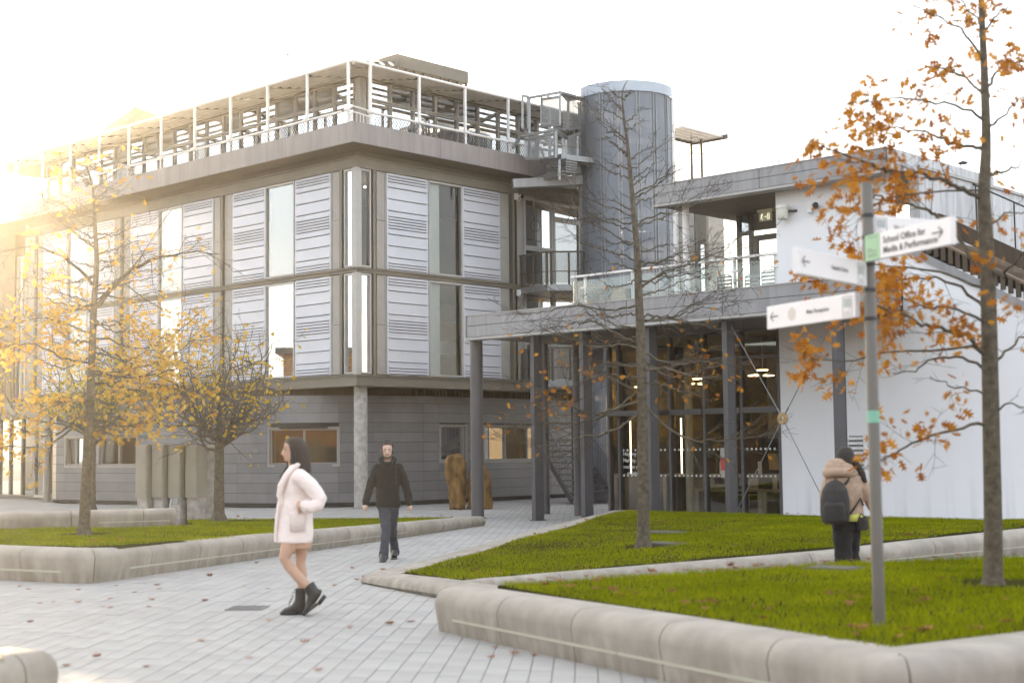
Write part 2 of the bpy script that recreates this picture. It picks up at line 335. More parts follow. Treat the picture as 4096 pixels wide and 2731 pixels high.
# meshes shared by repeats
def panel_mesh(wd, ht):
    g = MB(); e = Fr(Vector((0, 0, 0)), Vector((1, 0, 0)), Vector((0, 1, 0))); r = .05
    prof = []
    for cx, cz, t0 in ((wd - r, ht - r, 0), (r, ht - r, 90), (r, r, 180), (wd - r, r, 270)):
        for k in range(4): t = R(t0 + 30 * k); prof.append((cx + r * math.cos(t), cz + r * math.sin(t)))
    n = len(prof); vs = [(x, 0, z) for x, z in prof] + [(x, .045, z) for x, z in prof]
    g.add(vs, [tuple(range(n, 2 * n))] + [(i, (i + 1) % n, n + (i + 1) % n, n + i) for i in range(n)])
    s = ht / 2.92
    for zz in (.062, .147, .234, .41, .76, 1.11, 1.29, 1.377, 1.465, 1.553, 1.642, 1.82, 2.17, 2.52, 2.70, 2.785, 2.87):
        z = ht - zz * s; h = .017
        h = .019; sec = [(.045, -h), (.072, -h * 1.0), (.082, -h * .3), (.074, h * .6), (.045, h)]
        g.add([(x, .0465, z - q) for x, q in ((.075, h), (wd - .075, h), (wd - .075, h + .016), (.075, h + .016))], [(0, 1, 2, 3)], 1)  # flat dark strip under each rib, painted as its shadow line
        x0, x1 = .07, wd - .07
        vs = [(x0, y, z + q) for y, q in sec] + [(x1, y, z + q) for y, q in sec]; k = len(sec)
        g.add(vs, [(i, i + 1, k + i + 1, k + i) for i in range(k - 1)] + [tuple(range(k)), tuple(range(k, 2 * k))])
    for zz in (.41, .76, 1.11, 1.465, 1.82, 2.17, 2.52, 2.87, .062):
        for x in (.035, wd - .035): g.cbox((x, .05, ht - zz * s), .018, .012, .018)
    return g.mesh('facade_panel')
def infill_mesh(wd, ht):
    g = MB(); e = Fr(Vector((0, 0, 0)), Vector((1, 0, 0)), Vector((0, 1, 0))); t = .045
    g.box(e, 0, wd, 0, .02, 0, ht); g.box(e, 0, t, .02, .035, 0, ht); g.box(e, wd - t, wd, .02, .035, 0, ht)
    g.box(e, t, wd - t, .02, .035, 0, t); g.box(e, t, wd - t, .02, .035, ht - t, ht); return g.mesh('infill_panel')
def window(fr, a0, a1, z0, z1, t=.06, b=0.0, pane=M_glass, blind=None, parent=None, name='window', fm=None, nm=1, bl=1.0):
    p = parent or B; g = MB(); fm = fm or M_wframe
    g.box(fr, a0, a0 + t, b - .09, b + .03, z0, z1); g.box(fr, a1 - t, a1, b - .09, b + .03, z0, z1)
    g.box(fr, a0 + t, a1 - t, b - .09, b + .03, z0, z0 + t); g.box(fr, a0 + t, a1 - t, b - .09, b + .03, z1 - t, z1)
    for k in range(1, nm):
        m = a0 + (a1 - a0) * k / nm; g.box(fr, m - .03, m + .03, b - .09, b + .03, z0 + t, z1 - t)
    o = part(name, g, fm, p)
    for k in range(nm):
        x0 = a0 + (a1 - a0) * k / nm + t * .6; x1 = a0 + (a1 - a0) * (k + 1) / nm - t * .6
        q = MB(); q.quad(fr(x0, b - .03, z0 + t * .6), fr(x1, b - .03, z0 + t * .6), fr(x1, b - .03, z1 - t * .6), fr(x0, b - .03, z1 - t * .6)); part('pane', q, pane, o)
        if blind:
            q = MB(); xb = x0 + (x1 - x0) * bl; q.quad(fr(x0, b - .2, z0 + .03), fr(xb, b - .2, z0 + .03), fr(xb, b - .2, z1 - .03), fr(x0, b - .2, z1 - .03)); part('blind', q, blind, o)
    return o
PANEL = {}
def face(fr, kind, mesh_fn, a0, a1, z0, z1, name, m):
    key = (name, round(a1 - a0, 3), round(z1 - z0, 3))
    if key not in PANEL: PANEL[key] = mesh_fn(a1 - a0, z1 - z0)
    if kind == 'L': put(name, PANEL[key], m, B, fr(a0, -.03, z0) - CORNER, math.atan2(UL.y, UL.x))
    else: put(name, PANEL[key], m, B, fr(a1, -.03, z0) - CORNER, math.atan2(-UR.y, -UR.x))
def fin(fr, a0, a1):
    c = (a0 + a1) / 2
    for z0, z1 in ((Z1 - .03, Z2 + .05), (Z3 - .03, Z4 + .02)):
        g = MB(); g.box(fr, a0, a1, -.2, -.13, z0, z1); part('recess', g, M_frame_d, B)
        g = MB(); g.box(fr, c - .05, c + .05, -.13, .045, z0, z1); part('fin', g, M_frame, B)
def bay(fr, kind, o, w0=.36, w1=.42, pane=M_glass_m, blind=None, bl=1.0, rows=(0, 1)):
    x = [o, o + w0 + .03, o + w0 + 1.75, o + w0 + 3.22, o + w0 + 4.95, o + 5.73]
    for k, (z0, z1) in enumerate(((Z1, Z2 + .03), (Z3, Z4))):
        zm = (z0 + z1) / 2
        for a0, a1 in ((x[0], x[1] - .02), (x[4] + .015, x[5])):
            face(fr, kind, infill_mesh, a0, a1, z0, zm - .008, 'infill_panel', M_infill); face(fr, kind, infill_mesh, a0, a1, zm + .008, z1, 'infill_panel', M_infill)
        face(fr, kind, panel_mesh, x[1], x[2] - .015, z0, z1, 'facade_panel', [M_panel, M_gap_and_shade]); face(fr, kind, panel_mesh, x[3] + .015, x[4], z0, z1, 'facade_panel', [M_panel, M_gap_and_shade])
        window(fr, x[2], x[3], z0, z1, pane=pane, blind=blind, bl=bl)
    g = MB(); g.box(fr, x[0], x[2], -.2, -.06, Z1, Z4); g.box(fr, x[3], x[5], -.2, -.06, Z1, Z4); part('backing', g, M_gap_and_shade, B)
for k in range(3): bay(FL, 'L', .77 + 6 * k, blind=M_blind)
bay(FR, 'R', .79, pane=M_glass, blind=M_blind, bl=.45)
for a in (.53, 6.5, 12.5, 18.5): fin(FL, a, a + .27)
fin(FR, .55, .79); fin(FR, 6.52, 6.9)
g = MB(); g.box(FR, 6.3, 7.22, -.26, -.21, Z1, Z4); part('backing', g, M_gap_and_shade, B)
for z0, z1 in ((Z1, Z2 + .03), (Z3, Z4)):
    window(FL, .13, .53, z0, z1, t=.05, pane=M_glass_m, blind=M_blind, name='corner_window'); window(FR, .13, .55, z0, z1, t=.05, name='corner_window', blind=M_blind if z0 > 5 else None, bl=.5)
    g = MB(); g.box(FL, -.035, .13, -.13, .035, z0 - .03, z1 + .02); part('corner_post', g, M_wframe, B)
    # glazed bay beside the tower
    face(FR, 'R', infill_mesh, 6.92, 7.22, z0, z1, 'infill_panel', M_infill)
    pm = M_glass_m if z0 > 5 else M_glass; window(FR, 7.24, 8.68, z0 + 1.25, z1, t=.07, pane=pm); window(FR, 7.24, 8.68, z0, z0 + 1.24, t=.07, pane=pm)
    window(FR, 8.7, 10.1, z1 - .55, z1, t=.07, pane=pm); window(FR, 8.7, 10.1, z0, z1 - .56, t=.09, name='door', pane=pm)
    for k in range(1): window(FR, 10.1 + 1.4 * k, 11.5 + 1.4 * k, z0, z1, t=.07)
    face(FL, 'L', infill_mesh, 18.8, 19.3, z0, z1, 'infill_panel', M_infill)
g = MB(); g.box(FL, 19.3, 19.45, -3, .04, Z0, 10.5); part('end_wall', g, M_infill, B)
g = MB(); g.box(FL, .3, 19.4, -12.7, -12.5, 3.6, 13.1); part('rear_or_added_wall', g, M_infill, B)
g = MB(); g.box(FR, 12.4, 12.6, -26, -.3, 3.6, 13.1); part('rear_or_added_wall', g, M_infill, B)
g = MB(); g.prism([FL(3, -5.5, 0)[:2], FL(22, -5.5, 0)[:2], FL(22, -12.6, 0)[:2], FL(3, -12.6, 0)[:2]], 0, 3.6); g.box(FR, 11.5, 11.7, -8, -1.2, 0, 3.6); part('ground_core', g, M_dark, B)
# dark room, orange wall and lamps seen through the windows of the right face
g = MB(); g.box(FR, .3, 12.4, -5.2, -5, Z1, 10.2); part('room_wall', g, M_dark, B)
g = MB(); g.box(FR, 3.9, 6.5, -1.6, -1.55, Z1, Z1 + 1.9); part('partition', g, M_ochre, B)
g = MB(); g.box(FR, 3.2, 3.9, -2.1, -2.0, Z1, Z1 + 1.4); g.box(FR, 4.3, 5.3, -1.4, -1.3, Z1 + .8, Z1 + 1.25); part('whiteboard', g, M_blind, B)
g = MB()
for a, b, z in ((3.3, -1.2, 6.66), (3.4, -2.6, 6.66), (1.6, -1.4, 9.8), (8.0, -1.5, 9.7), (9.3, -2.2, 9.7), (8.2, -2.8, 6.66)): g.box(FR, a, a + .9, b - .1, b + .1, z, z + .05)
part('strip_light', g, emat('lamp_glow', (1, .9, .7), 3.0), B)
# ------- roof deck: soffit, parapet, rail, net, pergola
re = FR.a_at(2212, 690, OUTB)[0]
g = MB(); g.prism([FL(-OUTB + .03, OUTB - .03, 0)[:2], FL(23.5, OUTB - .03, 0)[:2], FL(23.5, -12.6, 0)[:2], FR(12.6, -26, 0)[:2], FR(12.6, 0, 0)[:2], FR(re, 0, 0)[:2], FR(re, OUTB - .03, 0)[:2]], 10.56, 10.72); part('deck_slab', g, M_soffit, B)
g = MB(); g.prism([FL(-OUTB + .05, OUTB - .05, 0)[:2], FL(23.5, OUTB - .05, 0)[:2], FL(23.5, OUTB - .5, 0)[:2], FR(.0, -.0, 0)[:2] , FR(re, 0, 0)[:2], FR(re, OUTB - .05, 0)[:2]], pb + .02, 10.555)
part('deck_edge', g, M_soffit, B)
def par(fr, x0, x1, first):
    n = max(1, round(abs(x1 - x0) / 2.7)); st = (x1 - x0) / n
    for k in range(n):
        a0, a1 = x0 + st * k + .006, x0 + st * (k + 1) - .006
        if k == 0: a0 = first
        g = MB(); g.box(fr, a0, a1, OUTB - .06, OUTB, pb, pt)
        for a in (a0 + .06, a1 - .06):
            for q in range(4): g.cbox(fr(a, OUTB, pb + .06 + q * (pt - pb - .12) / 3), .02, .02, .02, TH)
        part('parapet_panel', g, M_parapet, B)
par(FL, -OUTB + .9, 23.5, -OUTB); par(FR, -OUTB + .9, re, -OUTB + .062)
for fr, px in ((FL, (1367.9,)), (FR, (1470,))): pass
PB = .70
ppL = [FL.a_at(p, 420, PB)[0] for p in (1394, 1229, 1071, 923, 780, 646, 517, 400, 285)]
ppR = [FR.a_at(p, 420, PB)[0] for p in (1481, 1677, 1860, 2032)]
ZP = at(1394, 240, 41.3).z; ZR = at(1394, 434, 41.3).z
ppL += [ppL[-1] + 2.0, ppL[-1] + 4.0]; ppR += [ppR[-1] + 2.0, ppR[-1] + 4, ppR[-1] + 6, ppR[-1] + 8]
for fr, pp in ((FL, ppL), (FR, ppR)):
    for k, a in enumerate(pp):
        if not (fr is FR and k > 4):
            g = MB(); g.box(fr, a - .036, a + .036, PB - .036, PB + .036, 10.72, ZP); g.cbox(fr(a, PB + .06, ZR), .12, .12, .08, TH); part('deck_post', g, M_whitemet, B)
        g = MB(); g.bar(fr(a, PB, ZP - .04), fr(a, -1.15, ZP + .28), .05, .13); part('pergola_bracket', g, M_frame_d, B)
    prev = None
    for k in range(len(pp)):
        lo = -PB if k == 0 else pp[k - 1]; hi = pp[k]
        for j in range(5):
            b = PB - .16 - j * .37; s0 = (-b + .02) if k == 0 else lo + .03
            z = ZP - .01 + .062 * j
            g = MB(); c0, c1 = fr(s0, b, z), fr(hi - .03, b, z); vs = []
            for c in (c0, c1): vs += [c + fr.eb * (.135 * math.cos(t * .7854)) + UP * (.048 * math.sin(t * .7854) + .025 * math.cos(t * .7854)) for t in range(8)]
            g.add(vs, [(q, (q + 1) % 8, 8 + (q + 1) % 8, 8 + q) for q in range(8)], 0, True); g.add(vs, [tuple(range(8)), tuple(range(8, 16))])
            part('louvre', g, M_louvre, B)
    g = MB(); g.tube([fr(-PB, PB, ZP), fr(pp[-1], PB, ZP)], .042, 8); part('pergola_tube', g, M_whitemet, B)
    g = MB(); e = pp[-1] if fr is FL else pp[4]
    g.tube([fr(-PB + .55, PB + .0, ZR), fr(e, PB, ZR)], .038, 8); part('handrail', g, M_whitemet, B)
    g = MB(); h = ZR - .05; z0 = pt - .15; st = .11; n = int((e + PB) / st)
    for k in range(n):
        a = -PB + .55 + k * st
        for sg in (1, -1):
            a2 = a + sg * (h - z0) * .8
            if -PB + .5 < a2 < e and a < e: g.bar(fr(a, PB + .02, z0), fr(a2, PB + .02, h), .011)
    stuff('wire_netting', g, M_black, B)
g = MB()
pc = [FL(ppL[0], PB, 0), FL(-PB, PB, 0), FR(ppR[0], PB, 0)]
for dz in (0, -.17): g.tube([pc[0] + UP * (ZR + .03 + dz), pc[1] + UP * (ZR + .08 + dz), pc[2] + UP * (ZR + .03 + dz)], .028, 6)
for k in range(1, 5):
    for q0, q1 in ((pc[0], pc[1]), (pc[1], pc[2])):
        p = q0.lerp(q1, k / 5); g.tube([p + UP * 10.8, p + UP * (ZR - .1)], .012, 5)
part('corner_railing', g, M_whitemet, B)
# ------- set-back top storey
GI = 1.2; ZT, ZS = 13.12, 12.5
g = MB(); g.prism([FL(.95, -.95, 0)[:2], FL(23, -.95, 0)[:2], FL(23, -12.6, 0)[:2], FL(.95, -12.6, 0)[:2]], ZT + .03, ZT + .32); part('roof', g, M_frame_d, B)
g = MB(); g.prism([FL(.8, -.8, 0)[:2], FL(23, -.8, 0)[:2], FL(23, -12.6, 0)[:2], FL(.8, -12.6, 0)[:2]], ZT + .32, ZT + .42); part('roof_edge', g, M_frame, B)
g = MB(); g.box(FL, GI - .0, GI + .24, -GI - .24, -GI, 10.72, ZT + .03); part('corner_post', g, M_infill, B)
for fr, n in ((FL, 19), (FR, 10)):
    for k in range(n):
        a0 = GI + .27 + k * .98; a1 = a0 + .96
        dark = (k * 7 + (3 if fr is FR else 0)) % 5
        window(fr, a0, a1, ZS + .02, ZT + .02, t=.04, b=-GI, fm=M_infill, pane=M_glass)
        window(fr, a0, a1, 10.74, ZS, t=.04, b=-GI, fm=M_infill, pane=M_glass_m, blind=M_blind if not (fr is FR and k in (3, 4, 5)) else None, bl=.78 if dark in (1, 4) else 1.0)
# roof plant room with a clerestory slit
pr = at(1589, 225, 48.0); F5 = Fr(Vector((pr.x, pr.y, 0)), UL, -UR); F6 = Fr(Vector((pr.x, pr.y, 0)), UR, -UL)
la = F5.a_at(1515, 236)[0]; lr = F6.a_at(1873, 300)[0]; zt = at(1589, 215, 48).z
for z0, z1, nm in ((zt - .42, zt, 'plant_room_roof'), (12.9, zt - .56, 'plant_room')):
    g = MB(); g.prism([F5(0, 0, 0)[:2], F5(la, 0, 0)[:2], F5(la, -lr, 0)[:2], F5(0, -lr, 0)[:2]], z0, z1); part(nm, g, M_stain if nm == 'plant_room' else M_frame, B)
for k in range(9):
    g = MB(); g.box(F6, .05 + k * lr / 8.3, .13 + k * lr / 8.3, -.12, -.04, zt - .57, zt - .41); part('slit_post', g, M_frame, B)
# pitched roof light at the far left
F7 = Fr(Vector(at(567, 450, 60.0)[:2] + (0,)), UL, -UR)
pk, le, ri = F7.a_at(567, 418), F7.a_at(420, 520), F7.a_at(700, 446)
g = MB()
for (p, q) in ((pk, le), (pk, (ri[0], ri[1] - .25))):
    a0, z0, a1, z1 = p[0], p[1], q[0], q[1]
    g.hexa([F7(a0, .3, z0 - .16), F7(a1, .3, z1 - .16), F7(a1, -6, z1 - .16), F7(a0, -6, z0 - .16), F7(a0, .3, z0), F7(a1, .3, z1), F7(a1, -6, z1), F7(a0, -6, z0)])
part('gable_roof', g, M_louvre, B)
g = MB(); g.add([F7(pk[0], 0, pk[1] - .2), F7(le[0] * .9, 0, le[1] - .2), F7(le[0] * .9, 0, 12.5), F7(ri[0] * .9, 0, 12.5), F7(ri[0] * .9, 0, ri[1] - .4)], [(0, 1, 2, 3, 4)]); part('gable_wall', g, M_frame, B)
# far pergola corner that shows right of the tower
c = at(2782, 566, 57); F8 = Fr(Vector((c.x, c.y, 0)), -UR, -UL); zz = c.z
for j in range(5):
    g = MB(); g.box(F8, 0, 2.6, -.1 + j * .3, .12 + j * .3, zz - .05, zz + .02); part('louvre', g, M_louvre, B)
g = MB(); g.box(F8, -.08, 0, -.15, 1.5, zz - .12, zz + .06); g.box(F8, 0, 2.6, -.16, -.1, zz - .12, zz + .04); part('pergola_bracket', g, M_frame_d, B)
for a, b in ((.3, .0), (.32, .5)):
    g = MB(); g.tube([F8(a, b, zz), F8(a, b, zz - 3.4)], .06, 6); part('deck_post', g, M_frame_d, B)
g = MB(); g.tube([F8(.3, 0, zz - 2.9), F8(2.6, 0, zz - 2.7)], .04, 6); part('handrail', g, M_frame_d, B)
# ------- round concrete corner column
g = MB(); p = Vector((-4.48, 42.86, 0)); g.tube([p, p + UP * .2, p + UP * 2, p + UP * 3.6], .2, 20); part('column', g, M_conc, B)
# ------- curved ground floor wall, clad in strips
def curve_pts():
    P = []
    for k in range(3): t = k / 3 * 90; P.append(Vector((-16.15 + .35 * (1 - math.cos(R(t))) - .0, 51.15 - .45 * math.sin(R(t)), 0)))
    a, b, c, d, e = Vector((-15.8, 50.55, 0)), Vector((-8.9, 45.15, 0)), Vector((-5.51, 42.6, 0)), Vector((-2, 46.5, 0)), Vector((3.2, 52.4, 0))
    for k in range(8): P.append(a.lerp(b, k / 8))
    for k in range(13): t = k / 12; P.append(b * (1 - t) ** 2 + c * 2 * t * (1 - t) + d * t * t)
    for k in range(1, 7): P.append(d.lerp(e, k / 6))
    return P
CP = curve_pts(); CS = [0]
for k in range(1, len(CP)): CS.append(CS[-1] + (CP[k] - CP[k - 1]).length)
def cw(s, off=0.0, z=0.0):
    s = min(max(s, 0), CS[-1] - 1e-4); k = max(i for i in range(len(CS) - 1) if CS[i] <= s); t = (s - CS[k]) / (CS[k + 1] - CS[k])
    d0 = (CP[k + 1] - CP[k]).normalized(); n = Vector((d0.y, -d0.x, 0))
    if k + 2 < len(CP) and t > .5: n = (n + Vector(((CP[k + 2] - CP[k + 1]).normalized().y, -(CP[k + 2] - CP[k + 1]).normalized().x, 0)) * (t - .5)).normalized()
    elif k > 0 and t < .5: n = (n + Vector(((CP[k] - CP[k - 1]).normalized().y, -(CP[k] - CP[k - 1]).normalized().x, 0)) * (.5 - t)).normalized()
    return CP[k].lerp(CP[k + 1], t) + n * off + UP * z
def cs_at(px):                                # arc length where the sight line column px meets the wall
    best = None
    for i in range(900):
        s = CS[-1] * i / 899; p = cw(s); x = 2048 + FPX * ((p - CAM).dot(VR)) / ((p - CAM).dot(VF))
        if best is None or abs(x - px) < best[0]: best = (abs(x - px), s)
    return best[1]
G = thing('ground_floor_wall', cw(CS[-1] / 2), 'curved dark grey ground floor wall of long metal strips under the overhang', 'wall')
def cstrip(g, s0, s1, o0, o1, z0, z1, mi=0):
    n = max(1, int((s1 - s0) / .45)); vs, fs = [], []
    for k in range(n + 1):
        s = s0 + (s1 - s0) * k / n
        for o, z in ((o0, z0), (o1, z0), (o1, z1), (o0, z1)): vs.append(cw(s, o, z))
    for k in range(n):
        for j in range(4): fs.append((k * 4 + j, k * 4 + (j + 1) % 4, k * 4 + 4 + (j + 1) % 4, k * 4 + 4 + j))
    fs += [(0, 1, 2, 3), (n * 4, n * 4 + 3, n * 4 + 2, n * 4 + 1)]; g.add(vs, fs, mi)
JX = [189, 223, 262, 330, 545, 700, 820, 946, 1067, 1357, 1497, 1696, 1760, 1867, 1932, 2206, 2290]
JS = [cs_at(x) for x in JX]; JS[0] = 0.02
WIN = [(262, 332, 2, 1.30, 2.25), (395, 545, 2, 1.30, 2.25), (1076, 1354, 2, 1.30, 2.38), (1762, 1864, 1, 1.35, 2.45), (1938, 2200, 3, 1.33, 2.45)]
WS = [(cs_at(a), cs_at(b), n, z0, z1) for a, b, n, z0, z1 in WIN]
ROW = .303; ZB = .13
g = MB(); last = 0
cuts = sorted(WS)
for a, b, n, z0, z1 in cuts:
    cstrip(g, last, a, -.3, -.03, 0.02, 3.35); cstrip(g, a, b, -.3, -.03, .02, z0); cstrip(g, a, b, -.3, -.03, z1, 3.35); last = b
cstrip(g, last, CS[-1] - .05, -.3, -.03, .02, 3.35); part('backing', g, M_gap_and_shade, G)
for r in range(10):
    z0, z1 = ZB + r * ROW + .006, ZB + (r + 1) * ROW - .006
    for k in range(len(JS) - 1):
        segs = [(JS[k] + .006, JS[k + 1] - .006)]
        for a, b, n, w0, w1 in WS:
            if z1 > w0 + .05 and z0 < w1 - .02:
                ns = []
                for s0, s1 in segs:
                    if a > s1 or b < s0: ns.append((s0, s1)); continue
                    if a - s0 > .06: ns.append((s0, a - .005))
                    if s1 - b > .06: ns.append((b + .005, s1))
                segs = ns
        for s0, s1 in segs:
            g = MB(); cstrip(g, s0, s1, -.025, .0, z0, z1); part('cladding_panel', g, M_clad, G)
g = MB(); cstrip(g, 0.02, CS[-1] - .06, -.05, .03, ZB + 10 * ROW + .004, 3.38); part('wall_cap', g, M_clad, G)
g = MB(); cstrip(g, 8.0, CS[-1] - .3, -.6, -.45, 3.3, 3.62); part('slatted_recess', g, M_timber, G)
g = MB()
for k in range(int((CS[-1] - 8.6) / .16)): cstrip(g, 8.1 + k * .16, 8.16 + k * .16, -.45, -.42, 3.39, 3.61)
stuff('recess_slats', g, M_timber, G)
for a, b, n, z0, z1 in WS:
    p0, p1 = cw(a), cw(b); ex = (p1 - p0).normalized(); fr = Fr(Vector((p0.x, p0.y, 0)), ex, Vector((ex.y, -ex.x, 0))); ln = (p1 - p0).length
    g = MB(); g.box(fr, -.02, ln + .02, -.12, .035, z0 - .07, z0); g.box(fr, -.02, ln + .02, -.12, .035, z1, z1 + .05); g.box(fr, -.05, .0, -.12, .035, z0 - .07, z1 + .05); g.box(fr, ln, ln + .05, -.12, .035, z0 - .07, z1 + .05); part('window_surround', g, M_infill, G)
    window(fr, 0, ln, z0, z1, t=.05, b=-.08, parent=G, nm=n, fm=M_infill)
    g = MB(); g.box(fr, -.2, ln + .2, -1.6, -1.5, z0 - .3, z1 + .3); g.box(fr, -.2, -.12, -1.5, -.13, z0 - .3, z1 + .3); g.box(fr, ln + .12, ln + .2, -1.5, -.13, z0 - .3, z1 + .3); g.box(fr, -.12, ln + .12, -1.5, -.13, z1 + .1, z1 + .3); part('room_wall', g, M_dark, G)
p = cw(cs_at(1010), .004, 1.72); g = MB(); e = Fr(p, UL, -UR); g.box(e, -.25, .25, 0, .006, -.05, .06); part('notice_plate', g, M_clad, G)
# ------------------------------------------------------------------ stair tower (perforated metal drum)
TY = 47.0; tc = at(2508, 1000, TY); TC = Vector((tc.x, tc.y, 0)); TR = TY * 187.5 / FPX
ztop = at(2508, 322, TY - TR).z; zcap = at(2508, 361, TY - TR).z
def perf_mat():
    m = bpy.data.materials.new('perforated_sheet'); m.use_nodes = True; n = m.node_tree; P = n.nodes['Principled BSDF']; o = n.nodes['Material Output']
    P.inputs['Base Color'].default_value = (.18, .197, .23, 1); P.inputs['Roughness'].default_value = .45; P.inputs['Metallic'].default_value = .3
    t = n.nodes.new('ShaderNodeBsdfTransparent'); mx = n.nodes.new('ShaderNodeMixShader'); mx.inputs[0].default_value = .15
    n.links.new(P.outputs[0], mx.inputs[1]); n.links.new(t.outputs[0], mx.inputs[2]); n.links.new(mx.outputs[0], o.inputs['Surface']); return m
M_perf = perf_mat()
T = thing('stair_tower', TC, 'tall round stair tower of perforated blue grey metal sheets with plain silver top band', 'tower')
def drum(r, z0, z1, a0, a1, n=8, th=.03):
    g = MB(); vs, fs = [], []
    for k in range(n + 1):
        a = a0 + (a1 - a0) * k / n; d = Vector((math.sin(a), -math.cos(a), 0))
        for rr, z in ((r, z0), (r, z1)): vs.append(TC + d * rr + UP * z)
    for k in range(n): fs.append((2 * k, 2 * k + 2, 2 * k + 3, 2 * k + 1))
    g.add(vs, fs, 0, True); return g
NP = 16
for k in range(NP):
    a0, a1 = 2 * math.pi * k / NP + .2, 2 * math.pi * (k + 1) / NP + .2
    for z0, z1 in ((.0, 4.4), (4.43, 8.9), (8.93, zcap)):
        part('perforated_panel', drum(TR, z0, z1, a0 + .002, a1 - .002, 6), M_perf, T, fix=False)
    g = MB(); d = Vector((math.sin(a0), -math.cos(a0), 0)); e = Fr(TC + d * TR, Vector((d.y, -d.x, 0)), d)
    for s in (-.055, .055): g.box(e, s - .014, s + .014, -.05, .022, 0, zcap)
    part('seam_rib', g, M_galv, T)
M_cap = mat('cap_metal', (.36, .40, .46), .42, .3, .05, 1)
for k in range(6): part('cap_band', drum(TR + .05, zcap - .02, ztop, 2 * math.pi * k / 6 + .3, 2 * math.pi * (k + 1) / 6 + .3, 14), M_cap, T, fix=False)
g = MB(); g.tube([TC + UP * .05, TC + UP * (zcap - .3)], .12, 8)
part('newel', g, M_frame_d, T)
for k in range(66):                             # spiral treads inside
    a = k * .42; d = Vector((math.sin(a), -math.cos(a), 0)); e = Fr(TC, d, Vector((d.y, -d.x, 0))); z = .2 + k * .175
    g = MB(); g.hexa([e(.1, -.05, z), e(TR - .15, -.3, z), e(TR - .15, .3, z), e(.1, .05, z), e(.1, -.05, z + .05), e(TR - .15, -.3, z + .05), e(TR - .15, .3, z + .05), e(.1, .05, z + .05)])
    part('tread', g, M_frame_d, T)
g = MB()
for k in range(0, 110): 
    a = k * .25; d = Vector((math.sin(a), -math.cos(a), 0)); z = .2 + k * .104
    g.bar(TC + d * (TR - .18) + UP * z, TC + d * (TR - .18) + UP * (z + 1.0), .02)
stuff('baluster', g, M_galv, T)
for z in (4.4, 7.7, 10.7):
    g = MB(); g.prism([(TC.x + (TR - .12) * math.cos(t * .4), TC.y + (TR - .12) * math.sin(t * .4)) for t in range(9)], z, z + .12); part('landing', g, M_frame_d, T)
g = MB(); q = at(2690, 700, TY - .2); g.tube([Vector((q.x - .02, q.y, 0)), Vector((q.x - .02, q.y, zcap + .02))], .13, 12); part('downpipe', g, M_whitemet, T)

g = MB(); g.prism([(TC.x + (TR - .02) * math.cos(t * .3927), TC.y + (TR - .02) * math.sin(t * .3927)) for t in range(16)], zcap + .1, zcap + .2); part('roof_lid', g, M_cap, T)

# ------------------------------------------------------------------ balconies and caged escape stair between building and tower
def net(g, p, ex, wd, z0, z1, st=.07, t=.012, dia=True):
    ex = ex.normalized(); n = int(wd / st)
    if dia:
        h = z1 - z0
        for k in range(-int(h / st), n + 1):
            for sg in (0, 1):
                a0, a1 = k * st, k * st + h; lo, hi = max(a0, 0), min(a1, wd)
                if hi <= lo: continue
                u0, u1 = (lo - a0) / h, (hi - a0) / h
                if sg: u0, u1 = 1 - u0, 1 - u1
                g.bar(p + ex * lo + UP * (z0 + u0 * h), p + ex * hi + UP * (z0 + u1 * h), t)
    else:
        for k in range(n + 1): g.bar(p + ex * (k * st) + UP * z0, p + ex * (k * st) + UP * z1, t)
        for k in range(int((z1 - z0) / st) + 1): g.bar(p + UP * (z0 + k * st), p + ex * wd + UP * (z0 + k * st), t)
for zi, (zf, pyr) in enumerate(((6.95, 978), (3.86, 1372))):
    A = FR(6.95, .07, 0); Bq = at(2188, 978, A.y - .95); Bq = Vector((Bq.x, Bq.y, 0)); E = Vector((at(2345, 978, Bq.y + .05).x, Bq.y + .05, 0)); D = FR(11.0, .07, 0)
    bl = thing('balcony', (A + Bq) / 2 + UP * zf, ('upper' if zi == 0 else 'lower') + ' grey steel balcony with net railing beside the tower' + (' at second floor' if zi == 0 else ', partly under the canopy'), 'balcony', 'wire netted balconies between building and tower')
    g = MB(); g.prism([A[:2], Bq[:2], E[:2], D[:2]], zf - .2, zf); part('floor_plate', g, M_galv, bl)
    rz = zf + 1.05
    g = MB(); g.tube([A + UP * rz, Bq + UP * rz, E + UP * rz], .03, 6); part('handrail', g, M_frame_d, bl)
    for p, q in ((A, Bq), (Bq, E)):
        for t in (.06, .5, .97) if q is Bq else (.0, .1, .55, .95):
            c = p.lerp(q, t); g = MB(); g.box(Fr(c, UL, UR), -.025, .025, -.025, .025, zf, rz); part('post', g, M_frame_d, bl)
        g = MB(); g.bar(p + UP * (zf + .42), q + UP * (zf + .42), .035); part('mid_rail', g, M_frame_d, bl)
        g = MB(); net(g, p, q - p, (q - p).length, zf + .05, rz - .04, .085); stuff('wire_netting', g, M_black, bl)
